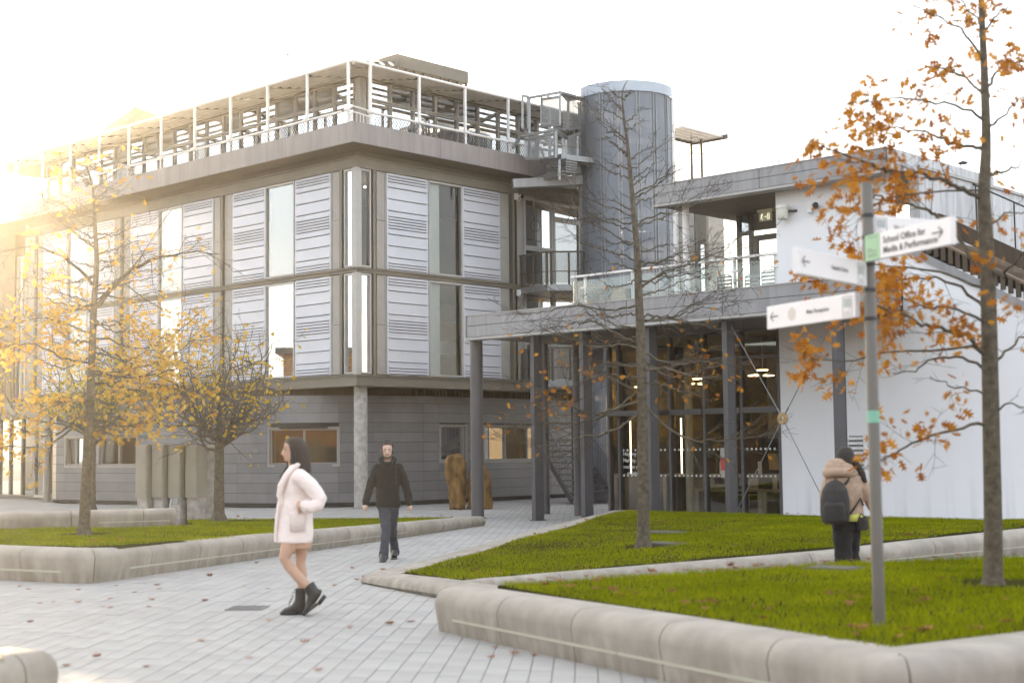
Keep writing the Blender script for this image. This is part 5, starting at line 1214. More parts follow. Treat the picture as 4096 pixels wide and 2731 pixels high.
# ------------------------------------------------------------------ service cabinets, stones, plaque
M_cab = mat('cabinet_paint', (.31, .285, .23), .55, .0, .08, 2)
cab = [(912, 990, 1017), (1020, 1098, 1126), (1130, 1212, 1241), (1246, 1328, 1345)]
YC = 32.6
labs = ['leftmost tall beige service cabinet on a concrete foot', 'second tall beige service cabinet from the left', 'third tall beige service cabinet beside the grey meter box', 'rightmost tall beige service cabinet against the big concrete block']
for k, (x0, x1, x2) in enumerate(cab):
    X0, X1, X2 = [v / 1.68 for v in (x0, x1, x2)]; yt = 1200 + (980 + 2 * k) / 1.68
    a, b = at(X0, yt, YC), at(X1, yt, YC - .12 + .0); c = at(X1, yt, YC - .12); zt = at(X0, yt, YC).z; zb = at(X0, 1200 + 1330 / 1.68, YC).z
    e = (c - a); e.z = 0; wd = e.length; e.normalize(); fr = Fr(Vector((a.x, a.y, 0)), e, Vector((e.y, -e.x, 0)))
    r = thing('service_cabinet', fr(wd / 2, -.25, .2), labs[k], 'cabinet', 'tall beige service cabinets')
    dp = .75
    g = MB(); g.box(fr, 0, wd, -dp, 0, zb, zt); part('body', g, M_cab, r)
    g = MB(); g.box(fr, -.012, wd + .012, -dp - .01, .015, zt + .001, zt + .03); part('top_cap', g, M_cab, r)
    g = MB(); g.box(fr, .015, wd - .015, .001, .018, zb + .02, zt - .02); part('door', g, M_cab, r)
    g = MB(); g.box(fr, .03, wd - .02, -dp + .1, -.03, 0, zb - .002); part('concrete_foot', g, M_conc, r)
a = at(1338 / 1.68, 2030, YC + .25); g = MB(); fr = Fr(Vector((a.x, a.y, 0)), Vector((1, 0, 0)), Vector((0, -1, 0)))
x1 = at(1440 / 1.68, 2030, YC + .25).x - a.x; zt = at(800, 1200 + 975 / 1.68, YC + .25).z
r = thing('concrete_block', fr(x1 / 2, -.3, 0), 'wide grey concrete plinth block beside the service cabinets', 'plinth')
g = MB(); g.box(fr, 0, x1, -.8, 0, 0, zt); part('body', g, M_conc, r, bevel=.02)
g = MB(); g.box(fr, .08, x1 - .06, .001, .02, zt - .92, zt - .12); part('hatch', g, M_conc, r)
a = at(703, 2003, YC - .6); r = thing('meter_box', a, 'small grey meter box low down between two cabinets', 'box')
g = MB(); g.cbox(a, .14, .1, .17); part('box_body', g, M_fascia, r); g = MB(); g.cbox(a + Vector((0, -.06, .0)), .10, .02, .12); part('lid', g, M_wframe, r)
g = MB(); g.tube([a + Vector((-.09, 0, .05)), a + Vector((-.13, 0, -.1)), a + Vector((-.1, 0, -.3))], .015, 6); part('cable', g, M_whitemet, r)
def stone(prof, base, depth, seed, label):
    rs = random.Random(seed); g = MB(); vs = []; n = 22; lev = 26
    hs = [p[0] for p in prof]; H = hs[-1]
    ph = [rs.uniform(0, 6) for _ in range(8)]
    for i in range(lev + 1):
        z = H * (i / lev); l = np.interp(z, hs, [p[1] for p in prof]); r_ = np.interp(z, hs, [p[2] for p in prof]); cx, hw = (l + r_) / 2, (r_ - l) / 2
        for j in range(n):
            t = 2 * math.pi * j / n; cs, sn = math.cos(t), math.sin(t)
            sq = 1 / max(abs(cs) ** 3 + abs(sn) ** 3, .2) ** (1 / 3)
            wob = 1 + .045 * math.sin(3 * t + ph[0] + z * 3) + .04 * math.sin(7 * t + ph[1] - z * 5) + .03 * math.sin(z * 11 + ph[2] + t) + rs.uniform(-.05, .05)
            gro = -.12 if -.6 < cs < -.05 and sn < 0 and seed == 2 else 0
            k = 1 if i < lev else .72
            vs.append(base + Vector((cx + hw * cs * sq * wob * k, depth * sn * sq * (wob + gro) * k, z + rs.uniform(-.03, .03))))
    fs = [(i * n + j, i * n + (j + 1) % n, (i + 1) * n + (j + 1) % n, (i + 1) * n + j) for i in range(lev) for j in range(n)] + [tuple(range(n))[::-1], tuple(range(lev * n, lev * n + n))]
    g.add(vs, fs, 0, True); single('standing_stone', g, M_stone, base, label, 'stone', 'standing stones by the porch', fix=False)
sb = ong(1828, 2036); stone([(0, -.20, .22), (.35, -.24, .26), (.7, -.28, .27), (1.1, -.34, .27), (1.35, -.33, .26), (1.5, -.24, .20), (1.56, -.12, .12)], sb, .30, 2, 'brown standing stone with dark groove, left one behind the white plaque')
sb = ong(1930, 2036); stone([(0, -.42, .30), (.4, -.42, .27), (.8, -.40, .24), (1.05, -.36, .17), (1.25, -.3, .08), (1.4, -.2, .0)], sb + Vector((0, .25, 0)), .28, 5, 'brown standing stone half hidden behind the round porch column')
p = ong(1848, 2034); r = thing('plaque', p, 'small white tilted plaque on the paving before the brown stones', 'plaque')
g = MB(); fr = Fr(p, Vector((1, 0, 0)), Vector((0, -1, 0))); g.hexa([p + Vector(v) for v in ((-.13, -.1, .01), (.10, -.1, .01), (.13, .1, .01), (-.07, .1, .01), (-.13, -.1, .02), (.10, -.1, .02), (.13, .1, .10), (-.07, .1, .10))]); part('plate', g, M_white, r)
g = MB()
for k in range(3): q = p + Vector((-.05 + .012 * k, -.04 + .045 * k, .055 + .018 * k)); g.add([q, q + Vector((.12 - .02 * k, 0, 0)), q + Vector((.125 - .02 * k, .015, .006)), q + Vector((.005, .015, .006))], [(0, 1, 2, 3)])
stuff('small_print', g, M_fascia, r)

# ------------------------------------------------------------------ foreground block at the lower left, drain
c0 = ong(150, 2595, .45)
blk = coping('lawn_wall', [V2(-6.4, 6.2), V2(-3.18, 9.35), V2(-2.82, 9.1), V2(-4.4, 6.2)], [.46, .46, .46, .46], .5, 1.3, 'sunlit end of a rounded concrete wall in the lower left corner', rr=.14, lean=.02, inner=-1)
p = ong(990, 2432); r = thing('drain_grate', p, 'slotted metal drain grate in the paving left of the walking woman', 'drain')
ga = -math.atan2(PD.x, PD.y); fr = Fr(p, Vector((math.cos(ga), math.sin(ga), 0)), Vector((-math.sin(ga), math.cos(ga), 0)))
g = MB(); g.box(fr, -.19, .19, -.17, .17, .001, .004); part('pit', g, M_gap_and_shade, r)
for (a0, a1, b0, b1) in ((-.2, .2, -.19, -.165), (-.2, .2, .165, .19), (-.2, -.175, -.165, .165), (.175, .2, -.165, .165)):
    g = MB(); g.box(fr, a0, a1, b0, b1, .001, .012); part('frame', g, M_galv, r)
for k in range(9):
    g = MB(); a = -.15 + k * .0375; g.box(fr, a - .009, a + .009, -.164, .164, .002, .011); part('slat', g, M_galv, r)

# ------------------------------------------------------------------ finger signpost
M_post = mat('post_grey', (.13, .118, .10), .5, .1, .08, 3)
M_sign = mat('sign_white', (.80, .77, .76), .5, 0, .02)
M_txt = mat('sign_text', (.13, .115, .12), .6, 0, .02)
M_sgreen = mat('sign_green', (.30, .50, .30), .5, 0, .03)
M_slog = mat('sign_logo', (.38, .42, .42), .5, 0, .03)
def text(body, fr, a, z, size, b, parent, m, flip=1, name='lettering'):
    cu = bpy.data.curves.new('t', 'FONT'); cu.body = body; cu.size = size; cu.align_x = 'LEFT'; cu.offset = size * .018; cu.space_line = .95; cu.resolution_u = 2
    tmp = bpy.data.objects.new('t', cu); COL.objects.link(tmp); dg = bpy.context.evaluated_depsgraph_get(); me = bpy.data.meshes.new_from_object(tmp.evaluated_get(dg)); bpy.data.objects.remove(tmp); bpy.data.curves.remove(cu)
    off = wloc(parent)
    for v in me.vertices: v.co = fr(a + flip * v.co.x, b, z + v.co.y) - off
    me.update(); o = put(name, me, m, parent); o['kind'] = 'stuff'; return o
SP = Vector((2.525, 10.2, float(f_front(2.525, 10.2))))
S = thing('signpost', SP, 'grey finger signpost with four white direction boards on the front lawn', 'signpost')
ptop = at(3443, 735, 10.2).z
g = MB(); g.tube([SP - UP * .1, Vector((SP.x, SP.y, ptop)), Vector((SP.x, SP.y, ptop + .006))], [.042, .042, .036], 24); part('pole', g, M_post, S)
g = MB(); g.tube([Vector((SP.x, SP.y, at(3470, 1690, 10.2).z)), Vector((SP.x, SP.y, at(3470, 1642, 10.2).z))], .0435, 24); part('green_band', g, mat('green_tape', (.20, .45, .33), .5), S)
for y in (863, 950, 1058, 1160, 1275): 
    z = at(3450, y, 10.2).z; g = MB(); g.tube([Vector((SP.x, SP.y, z - .012)), Vector((SP.x, SP.y, z + .012))], .047, 24); part('clamp_band', g, M_black, S)
def board(p0, p1, z0, z1, lines, logo, arrow, ln=None):
    a, b = Vector((p0[0], p0[1], 0)), Vector((p1[0], p1[1], 0)); e = (b - a).normalized(); ln = ln or (b - a).length; n = Vector((e.y, -e.x, 0))
    n = n if n.dot(CAM - a) > 0 else -n
    fr = Fr(a, e, n); h = z1 - z0; th = .022
    right = e.dot(VR) > 0
    g = MB(); g.box(fr, 0.03, ln, -th, th, z0, z1); o = part('direction_board', g, M_sign, S, bevel=.004)
    A = (lambda u: u) if right else (lambda u: u)
    # logo block next to the pole
    q = MB(); t = th + .0015
    def pl(u0, u1, v0, v1): q.quad(fr(u0, t, z0 + v0 * h), fr(u1, t, z0 + v0 * h), fr(u1, t, z0 + v1 * h), fr(u0, t, z0 + v1 * h))
    if logo == 'green':
        pl(.032, .20, .0, 1.0); part('logo', q, M_sgreen, o); q = MB(); t = th + .003
        for v in (.14, .22, .34, .42): pl(.06, .06 + (.10 if v != .42 else .05), v, v + .025)
        pl(.06, .17, .88, .90); part('logo_lines', q, M_txt, o)
    else:
        for u0, u1, v0, v1 in ((.06, .17, .08, .10), (.06, .17, .86, .88), (.06, .065, .10, .86), (.165, .17, .10, .86), (.08, .15, .16, .18), (.08, .15, .24, .26), (.08, .11, .36, .385)): pl(u0, u1, v0, v1)
        part('logo_frame', q, M_txt, o); q = MB()
        pl(.075, .155, .44, .80); part('logo', q, M_slog, o)
    sz = h * (.36 if len(lines) > 1 else .27)
    if right:
        for k, l in enumerate(lines): text(l, fr, .235, z0 + h * ((.56 - .38 * k) if len(lines) > 1 else .42), sz, t + .001, o, M_txt)
    else:
        wd = .55 * sz * len(lines[0])
        for k, l in enumerate(lines): text(l, fr, .24 + wd, z0 + h * .42, sz * .92, t + .001, o, M_txt, -1)
    ac = ln - (.13 if right else .10); q = MB(); z = z0 + h * .52; s = 1 if right else 1
    for (u0, v0, u1, v1) in ((-.055, 0, .05, 0), (.05, 0, .01, .035), (.05, 0, .01, -.035)):
        d = Vector((u1 - u0, v1 - v0)).normalized() * 1.0; px_ = Vector((-d.y, d.x)) * .005
        q.quad(fr(ac + u0 + px_.x, t + .001, z + v0 + px_.y), fr(ac + u1 + px_.x, t + .001, z + v1 + px_.y), fr(ac + u1 - px_.x, t + .001, z + v1 - px_.y), fr(ac + u0 - px_.x, t + .001, z + v0 - px_.y))
    part('arrow', q, M_txt, o)
    if logo == 'seal':
        q = MB(); q.add([fr(ln - .33 + .05 * math.cos(t2 * .3927), t, z + .05 * math.sin(t2 * .3927)) for t2 in range(16)], [tuple(range(16))]); part('seal', q, mat('seal_pale', (.62, .56, .50), .6), o)
board((2.49, 10.15), (2.85, 9.28), at(3463, 1053, 10.2).z, at(3463, 951, 10.2).z, ['School Office for', 'Media & Performance'], 'green', 1)
board((2.52, 10.22), (3.36, 10.65), at(3472, 946, 10.2).z, at(3472, 857, 10.2).z, ['North Building'], 'plain', 1, .78)
board((2.49, 10.16), (1.84, 9.35), at(3437, 1150, 10.2).z, at(3437, 1054, 10.2).z, ['Student Union'], 'plain', 1)
board((2.46, 10.22), (2.0, 11.25), at(3428, 1266, 10.2).z, at(3428, 1166, 10.2).z, ['Main Reception'], 'seal', 1)

# ------------------------------------------------------------------ fittings on the buildings
def camera_unit(p, n, label, dome=True):
    r = thing('security_camera', p, label, 'camera', 'security cameras on the walls'); s = Vector((-n.y, n.x, 0)); fr = Fr(p, s, n)
    g = MB(); g.box(fr, -.12, -.0, .0, .09, -.1, .1); part('junction_box', g, M_whitemet, r)
    g = MB(); g.bar(fr(.0, .05, 0), fr(.12, .12, .06), .05); part('bracket', g, M_whitemet, r)
    g = MB(); g.ball(fr(.14, .14, .02), .07, .07, .08, 12, 8); part('dome', g, M_black if dome else M_whitemet, r)
    g = MB(); g.tube([fr(-.06, .05, -.1), fr(-.02, .06, -.17), fr(.08, .06, -.12), fr(.1, .1, -.02)], .01, 5); part('cable', g, M_whitemet, r)
def onF(fr, px, py, b): a, z = fr.a_at(px, py, b); return fr(a, b, z)
camera_unit(onF(FR, 2066, 788, .05), -UL, 'small security camera at the top of the bay beside the round tower')
camera_unit(onF(FR, 2076, 1172, .05), -UL, 'small white dome camera under the upper balcony')
camera_unit(onF(FC, 3254, 832, WB + .04), -UR, 'square security camera high on the white wall')
p = onF(FC, 3130, 850, WB + .22); r = thing('sounder', p, 'round cream alarm sounder on a bracket at the edge of the white wall', 'alarm')
g = MB(); g.tube([p - UP * .16, p - UP * .14, p + UP * .08, p + UP * .09], [.10, .125, .135, .135], 18); part('drum', g, mat('cream_plastic', (.68, .67, .60), .5), r)
g = MB(); g.tube([p + UP * .085, p + UP * .15, p + UP * .165], [.155, .155, .13], 18); part('lid', g, MATS['cream_plastic'], r)
g = MB(); g.bar(p + FC.ea * .05 + UP * .02, p + FC.ea * .26 - FC.eb * .2 + UP * .03, .05); part('bracket', g, M_black, r)
pz = onF(FC, 3063, 868, WB - .5); r = thing('exit_sign', pz, 'hanging green exit sign with running man under the upper roof', 'sign')
fr = Fr(pz, FC.ea, FC.eb); M_ex = emat('exit_face', (.28, .30, .15), .25)
g = MB(); g.box(fr, -.16, .16, -.04, .04, -.10, .12); part('box', g, mat('exit_box', (.35, .31, .2), .6), r)
g = MB(); g.box(fr, -.20, .20, -.06, .06, .125, .18); part('top', g, MATS['exit_box'], r)
g = MB(); t = .043; B_ = lambda a0, z0, a1, z1, w_: g.bar(fr(a0, t, z0), fr(a1, t, z1), w_, .004)
g.ball(fr(-.075, t, .06), .016, .016, .016, 8, 5)
for q in ((-.08, .04, -.095, -.01, .025), (-.095, -.01, -.065, -.04, .014), (-.065, -.04, -.07, -.08, .014), (-.095, -.01, -.125, -.04, .014), (-.08, .035, -.05, .01, .012), (-.08, .035, -.115, .02, .012), (-.02, .0, .05, .0, .012), (.05, .0, .03, .02, .012), (.05, .0, .03, -.02, .012), (.085, -.07, .085, .07, .012), (.125, -.07, .125, .07, .012), (.085, .07, .125, .07, .012)): B_(*q)
part('pictogram', g, emat('exit_white', (.8, .8, .6), .4), r)
p = onF(FC, 3422, 1837, WB + .06); a, z = FC.a_at(3426, 1830, WB + .04); r = thing('wall_vent', FC(a, WB + .04, z), 'white louvred vent low on the white wall beside the walker', 'vent')
g = MB(); g.box(FC, a - .19, a + .22, WB + .035, WB + .05, z - .48, z + .48); part('back', g, M_fascia, r)
g = MB(); g.box(FC, a - .22, a - .17, WB + .035, WB + .09, z - .5, z + .5); g.box(FC, a + .2, a + .25, WB + .035, WB + .09, z - .5, z + .5); part('frame', g, M_white, r)
for k in range(9):
    zz = z - .45 + k * .105; g = MB(); g.hexa([FC(a - .165, WB + .05, zz + .03), FC(a + .195, WB + .05, zz + .03), FC(a + .195, WB + .10, zz), FC(a - .165, WB + .10, zz), FC(a - .165, WB + .05, zz + .045), FC(a + .195, WB + .05, zz + .045), FC(a + .195, WB + .10, zz + .055), FC(a - .165, WB + .10, zz + .055)]); part('slat', g, M_white, r)
# notice board under the canopy, steel stair behind
a0, z1 = at(2372, 1395, 37.5), at(2372, 1395, 37.5).z; z0 = at(2372, 1530, 37.5).z; x1 = at(2411, 1395, 37.5).x - a0.x
fr = Fr(Vector((a0.x, a0.y, 0)), Vector((1, 0, 0)), Vector((0, -1, 0))); r = thing('notice_board', fr(x1 / 2, 0, z0), 'blue grey hanging board with rows of pale print under the canopy', 'sign')
g = MB(); g.box(fr, -.3, x1, -.06, 0, z0, z1); part('panel', g, mat('board_blue', (.22, .25, .36), .5), r); g = MB(); g.box(fr, -.32, x1 + .02, -.07, .008, z1, z1 + .03); g.box(fr, x1, x1 + .02, -.07, .008, z0, z1); part('frame', g, M_wframe, r)
g = MB()
for j, zz in enumerate((.62, .40, .16)):
    for k in range(3): g.quad(fr(.02 + k * .085, .003, z0 + zz * (z1 - z0)), fr(.085 + k * .085, .003, z0 + zz * (z1 - z0)), fr(.085 + k * .085, .003, z0 + (zz + .05) * (z1 - z0)), fr(.02 + k * .085, .003, z0 + (zz + .05) * (z1 - z0)))
stuff('pale_print', g, M_wframe, r)
c0 = at(2375, 1985, 44.5); c0.z = 0; fr = Fr(c0, Vector((-.35, .93, 0)), Vector((-.93, -.35, 0)))
r = thing('steel_stair', c0, 'dark open steel stair with thin balusters behind the glass corner', 'stair')
for k in range(11):
    g = MB(); g.box(fr, .28 * k, .28 * k + .3, -.7, .7, .18 * k + .15, .18 * k + .2); part('tread', g, M_steel, r)
for b in (-.72, .72):
    g = MB(); g.bar(fr(0, b, .1), fr(3.1, b, 2.1), .05, .2); part('stringer', g, M_steel, r)
    g = MB(); g.bar(fr(0, b, 1.1), fr(3.1, b, 3.1), .04); part('handrail', g, M_galv, r)
    g = MB()
    for k in range(26): g.bar(fr(.12 * k, b, .2 + .077 * k), fr(.12 * k, b, 1.1 + .077 * k), .016)
    stuff('baluster', g, M_steel, r)
# ------------------------------------------------------------------ cafe contents
def table(a, b, ln, lab):
    r = thing('cafe_table', FC(a + ln / 2, b, .03), lab, 'table', 'long cafe tables behind the glass'); g = MB(); g.box(FC, a, a + ln, b - .4, b + .4, .95, 1.02); part('tabletop', g, M_wood, r)
    for q in (a + .1, a + ln - .18):
        g = MB(); g.box(FC, q, q + .08, b - .35, b + .35, .03, .95); part('leg', g, M_inter, r)
def bench(a, b, ln, lab):
    r = thing('cafe_bench', FC(a + ln / 2, b, .03), lab, 'bench', 'long cafe benches behind the glass'); g = MB(); g.box(FC, a, a + ln, b - .16, b + .16, .62, .68); part('seat', g, M_wood, r)
    for q in (a + .08, a + ln - .2):
        g = MB(); g.box(FC, q, q + .12, b - .14, b + .14, .03, .62); part('leg', g, M_inter, r)
tb = WB - 1.5
table(gl[3] + .1, tb, 2.2, 'long pale wooden cafe table behind the middle glass panes'); table(gl[5] + .05, tb + .1, 1.2, 'short cafe table behind the rightmost glass pane'); table(gl[1] + .2, tb - .2, 1.0, 'high cafe table behind the pane with white writing')
bench(gl[3] + .15, tb + .75, 2.1, 'long bench just inside the middle glass panes'); bench(gl[5] + .05, tb + .8, 1.15, 'short bench just inside the rightmost glass pane')
def chair(p, ex, col, lab, grp, slats=False):
    ey = Vector((-ex.y, ex.x, 0)); fr = Fr(p, ex, ey); r = thing('chair', p, lab, 'chair', grp)
    for a in (-.2, .2):
        for b in (-.2, .2):
            g = MB(); g.tube([fr(a, b, 0), fr(a, b, .45 if b < 0 else .86)], .014, 6); part('leg', g, col, r)
    g = MB(); g.box(fr, -.21, .21, -.21, .2, .44, .47); part('seat', g, col, r)
    for k in range(4 if slats else 1):
        g = MB(); z = .56 + k * .085; g.box(fr, -.2, .2, .19, .21, z, z + (.05 if slats else .3)); part('back_slat' if slats else 'backrest', g, col, r)
    g = MB(); g.tube([fr(-.2, .2, .84), fr(-.12, .2, .89), fr(.12, .2, .89), fr(.2, .2, .84)], .014, 6); part('top_rail', g, col, r)
for k, (a, b, l) in enumerate(((gl[5] + .25, tb - .7, 'white cafe chair at the far side of the rightmost table'), (gl[5] + .85, tb - .75, 'white cafe chair by the paper bag at the rightmost table'), (gl[3] + .6, tb - .8, 'grey shell cafe chair beyond the long table'))):
    chair(FC(a, b, .03), FC.ea, M_white if k < 2 else M_inter, l, 'cafe chairs')
for k, (px, dz, l) in enumerate(((2885, 0, 'tall white menu card standing on the long cafe table'), (2907, -.05, 'shorter white menu card beside the steel column'), (3040, 0, 'white menu card on the rightmost cafe table'))):
    a = FC.a_at(px, 1910, tb + .2)[0]; p = FC(a, tb + .2, 1.02); r = thing('menu_card', p, l, 'menu card', 'white menu cards')
    g = MB(); g.box(FC, a - .05, a + .05, tb + .18, tb + .2, 1.021, 1.32 + dz); part('card', g, M_white, r); g = MB(); g.box(FC, a - .03, a + .01, tb + .2, tb + .203, 1.26 + dz, 1.29 + dz); part('red_print', g, mat('red_print', (.5, .06, .05), .6) if k == 0 else MATS['red_print'], r)
a = FC.a_at(3105, 1900, tb + .1)[0]; p = FC(a, tb + .1, 1.12); g = MB(); g.hexa([FC(a - .16, tb, 1.125), FC(a + .12, tb, 1.125), FC(a + .12, tb + .15, 1.125), FC(a - .16, tb + .15, 1.125), FC(a - .19, tb, 1.52), FC(a + .06, tb, 1.52), FC(a + .06, tb + .15, 1.52), FC(a - .19, tb + .15, 1.52)])
single('paper_bag', g, mat('kraft_paper', (.42, .28, .14), .8), FC(a, tb + .1, 1.12), 'tall brown paper bag on the rightmost cafe table', 'bag')
M_lamp = emat('lamp_warm', (1, .82, .45), 5.0)
for k, (px, py, b, l) in enumerate(((3050, 1480, -1.2, 'nearest glowing pendant cluster by the white wall'), (2790, 1515, -2.6, 'farther glowing pendant behind the cream cafe column'))):
    a, z = FC.a_at(px, py, WB + b); p = FC(a, WB + b, z); r = thing('pendant_lamp', p, l, 'lamp', 'glowing pendant lamps in the cafe')
    g = MB(); g.tube([p, FC(a, WB + b, zg1 - .07)], .012, 6); part('stem', g, M_whitemet, r)
    g = MB(); g.tube([FC(a, WB + b, zg1 - .12), FC(a, WB + b, zg1 - .07)], .14, 12); part('ceiling_rose', g, M_inter, r)
    for q, dz in ((-.28, -.10), (.18, -.12), (.0, .02)):
        g = MB(); c = FC(a + q, WB + b + .1 * q, z + dz); g.tube([c - UP * .015, c, c + UP * .03], [.15, .16, .06], 16); part('shade', g, M_whitemet, r); g = MB(); g.tube([c - UP * .028, c - UP * .018], .13, 14); part('glow_disc', g, M_lamp, r)
a, z = FC.a_at(2726, 1790, WB - 1.9); z0 = FC.a_at(2726, 1900, WB - 1.9)[1]; z1 = FC.a_at(2726, 1672, WB - 1.9)[1]
r = thing('light_tube', FC(a, WB - 1.9, z0), 'thin upright glowing light tube left of the cream cafe column', 'lamp'); g = MB(); g.tube([FC(a, WB - 1.9, z0), FC(a, WB - 1.9, z1)], .018, 8); part('tube', g, emat('tube_glow', (1, .9, .6), 2.5), r); g = MB(); g.tube([FC(a, WB - 1.9, .03), FC(a, WB - 1.9, .05)], .12, 12); g.tube([FC(a, WB - 1.9, .05), FC(a, WB - 1.9, z0 - .001)], .012, 6); part('stand', g, M_black, r)
a, z = FC.a_at(2890, 1838, WB - .02); g = MB(); g.box(FC, a - .06, a + .07, WB - .027, WB - .022, z - .42, z + .28); r = single('window_poster', g, M_inter, FC(a, WB - .02, z), 'narrow red and white poster on the glass beside the fifth column', 'poster')
g = MB(); g.box(FC, a - .05, a + .06, WB - .0215, WB - .0205, z - .25, z + .05); part('red_block', g, MATS['red_print'], r)
aw, zw = FC.a_at(2490, 1822, WB)
txt = thing('window_writing', FC(aw, WB - .02, zw), 'white handwritten lines painted on the glass left of the bare tree', 'lettering')
M_chalk = mat('chalk_white', (.62, .62, .62), .8, 0, .02)
for k, l in enumerate(('Hey my name is', 'Harvey, can I', 'crash at your place', 'tonight ?')): text(l, FC, aw + (.0 if k < 3 else .13), zw - k * .155, .135 if k < 2 else .115, WB - .024, txt, M_chalk)
for k, (px, py, l) in enumerate(((2880, 1145, 'dark slatted terrace chair beside the middle balustrade post'), (3058, 1145, 'slatted terrace chair by the terrace door'), (2990, 1135, 'slatted terrace chair standing between the other two'))):
    a = FC.a_at(px, py, WB - .2 - .4 * (k == 2))[0]; chair(FC(a, WB - .2 - .4 * (k == 2), zf1 - .06), FC.ea, M_galv if k else M_frame_d, l, 'slatted chairs on the terrace', True)
# two distant birds
for px, py, sz, l in ((1152, 221, .30, 'small dark bird high in the white sky, lower left of two'), (1166, 214, .22, 'smaller dark bird in the white sky, upper right of two')):
    p = at(px, py, 36); sz *= .5; r = thing('bird', p, l, 'bird', 'pair of birds in the sky'); g = MB(); g.ball(p, sz * .5, sz * .16, sz * .16, 10, 6); part('body', g, M_black, r)
    for s in (-1, 1): g = MB(); g.add([p + Vector((-.12 * sz, 0, .03)), p + Vector((.2 * sz, 0, .03)), p + Vector((.1 * sz, .5 * sz * s, .35 * sz)), p + Vector((-.2 * sz, .45 * sz * s, .3 * sz))], [(0, 1, 2, 3)]); part('wing', g, M_black, r, fix=False)

# ------------------------------------------------------------------ people
M_skin = mat('skin', (.50, .31, .22), .55, 0, .05, 8)
M_skin2 = mat('skin_pale', (.56, .37, .28), .55, 0, .05, 8)
def body_obj(name, g, m, parent, vox=.011, it=4):
    o = part(name, g, m, parent, fix=True); md = o.modifiers.new('r', 'REMESH'); md.mode = 'VOXEL'; md.voxel_size = vox; md.use_smooth_shade = True
    sm = o.modifiers.new('s', 'SMOOTH'); sm.factor = .5; sm.iterations = it; return o
class Pose:                                   # X to the right, Y away, Z up, about a point on the ground
    def __init__(s, o, sx=1.0): s.o = o; s.sx = sx
    def __call__(s, x, y, z): return s.o + Vector((x, y, z))
def limb3(g, P, pts, n=12):                   # pts: (x, y, z, r) circles along a limb
    q = [P(*p[:3]) for p in pts]; g.tube(q, [p[3] for p in pts], n); g.ball(q[0], pts[0][3] * .98); g.ball(q[-1], pts[-1][3] * .98)
def hand(g, P, x, y, z, d=(0, 0, -1), side=1, s=1.0, spread=(0, 1, 0)):
    o = P(x, y, z); d = Vector(d).normalized(); t = Vector(spread).normalized(); t = (t - d * t.dot(d)).normalized(); nn = d.cross(t)
    g.ball(o + d * .045 * s, .04 * s, .04 * s, .05 * s, 10, 8)
    for k, ln in enumerate((.062, .072, .068, .052)):
        b = o + d * .078 * s + t * ((k - 1.5) * .019 * s); c = b + d * ln * .55 * s + nn * .008 * side; e = c + d * ln * .35 * s + nn * .028 * side; g.tube([b - d * .02, b, c, e], [.0105 * s, .0105 * s, .0095 * s, .0075 * s], 7)
    b = o + d * .035 * s - t * .035 * s; g.tube([b, b - t * .016 * s + d * .03 * s, b - t * .014 * s + d * .065 * s + nn * .015 * side], [.013 * s, .012 * s, .009 * s], 7)
def head(g, P, x, y, z, f, h=.235):           # z: chin height; f: facing direction (unit, flat); shaped skull with nose, lips, jaw
    f = Vector(f).normalized(); s = Vector((-f.y, f.x, 0)); c = P(x, y, z + h * .56)
    secs = []
    for t, fr_, bk, wd in ((0, .052, .0, .030), (.06, .078, .022, .044), (.16, .088, .045, .056), (.28, .090, .062, .063), (.42, .092, .080, .069), (.55, .092, .094, .073), (.68, .092, .102, .076), (.80, .084, .100, .072), (.90, .062, .082, .058), (.97, .03, .05, .032), (1.0, .01, .02, .012)):
        secs.append((P(x, y, z + h * t) + f * ((fr_ - bk) / 2 - .005), f * ((fr_ + bk) / 2), s * wd))
    g.loft(secs, 18)
    n0 = P(x, y, z) + f * .085
    g.tube([n0 + UP * h * .52 + f * .004, n0 + UP * h * .40 + f * .016, n0 + UP * h * .335 + f * .026, n0 + UP * h * .31 + f * .010], [.010, .0115, .0155, .012], 8)
    g.ball(n0 + UP * h * .215 + f * .004, .010, .010, .006, 8, 6); g.ball(n0 + UP * h * .06 - f * .012, .018, .018, .014, 8, 6)
    for k in (-1, 1): g.ball(P(x, y, z + h * .45) + s * (.074 * k) - f * .012, .012, .012, .03, 8, 6)
    return c, f, s
def face_bits(P, x, y, z, f, root, h=.235, mo=(.22, .10, .09)):
    f = Vector(f).normalized(); s = Vector((-f.y, f.x, 0)); c = P(x, y, z)
    for k in (-1, 1):
        e = c + f * .080 + s * (.030 * k) + UP * h * .50
        g = MB(); g.ball(e, .011, .011, .008, 8, 6); part('eye', g, M_black, root)
        g = MB(); g.tube([e + UP * .020 - s * .016 + f * .004, e + UP * .025 + f * .009, e + UP * .019 + s * .016 + f * .004], .0045, 6); part('eyebrow', g, M_hair, root)
    g = MB(); g.tube([c + f * .081 + s * -.022 + UP * h * .215, c + f * .094 + UP * h * .213, c + f * .081 + s * .022 + UP * h * .215], .0055, 6); part('mouth', g, MATS.get('lips') or mat('lips', (.36, .13, .11), .5), root)
M_hair = mat('dark_hair', (.020, .013, .009), .7, 0, .3, 60, stretch=(1, 1, .1))
M_coat = mat('pink_wool', (.80, .70, .66), .95, 0, .05, 12, bump=.9, bscale=14)
M_boot = mat('black_leather', (.022, .021, .02), .35, 0, .2, 20)
M_bcoat = mat('black_wool', (.020, .018, .014), .95, 0, .2, 30, bump=.4, bscale=200)
M_jean = mat('dark_denim', (.045, .05, .062), .85, 0, .25, 10, bump=.3, bscale=200)
M_fleece = mat('beige_fleece', (.52, .37, .27), .98, 0, .10, 25, bump=.9, bscale=110)
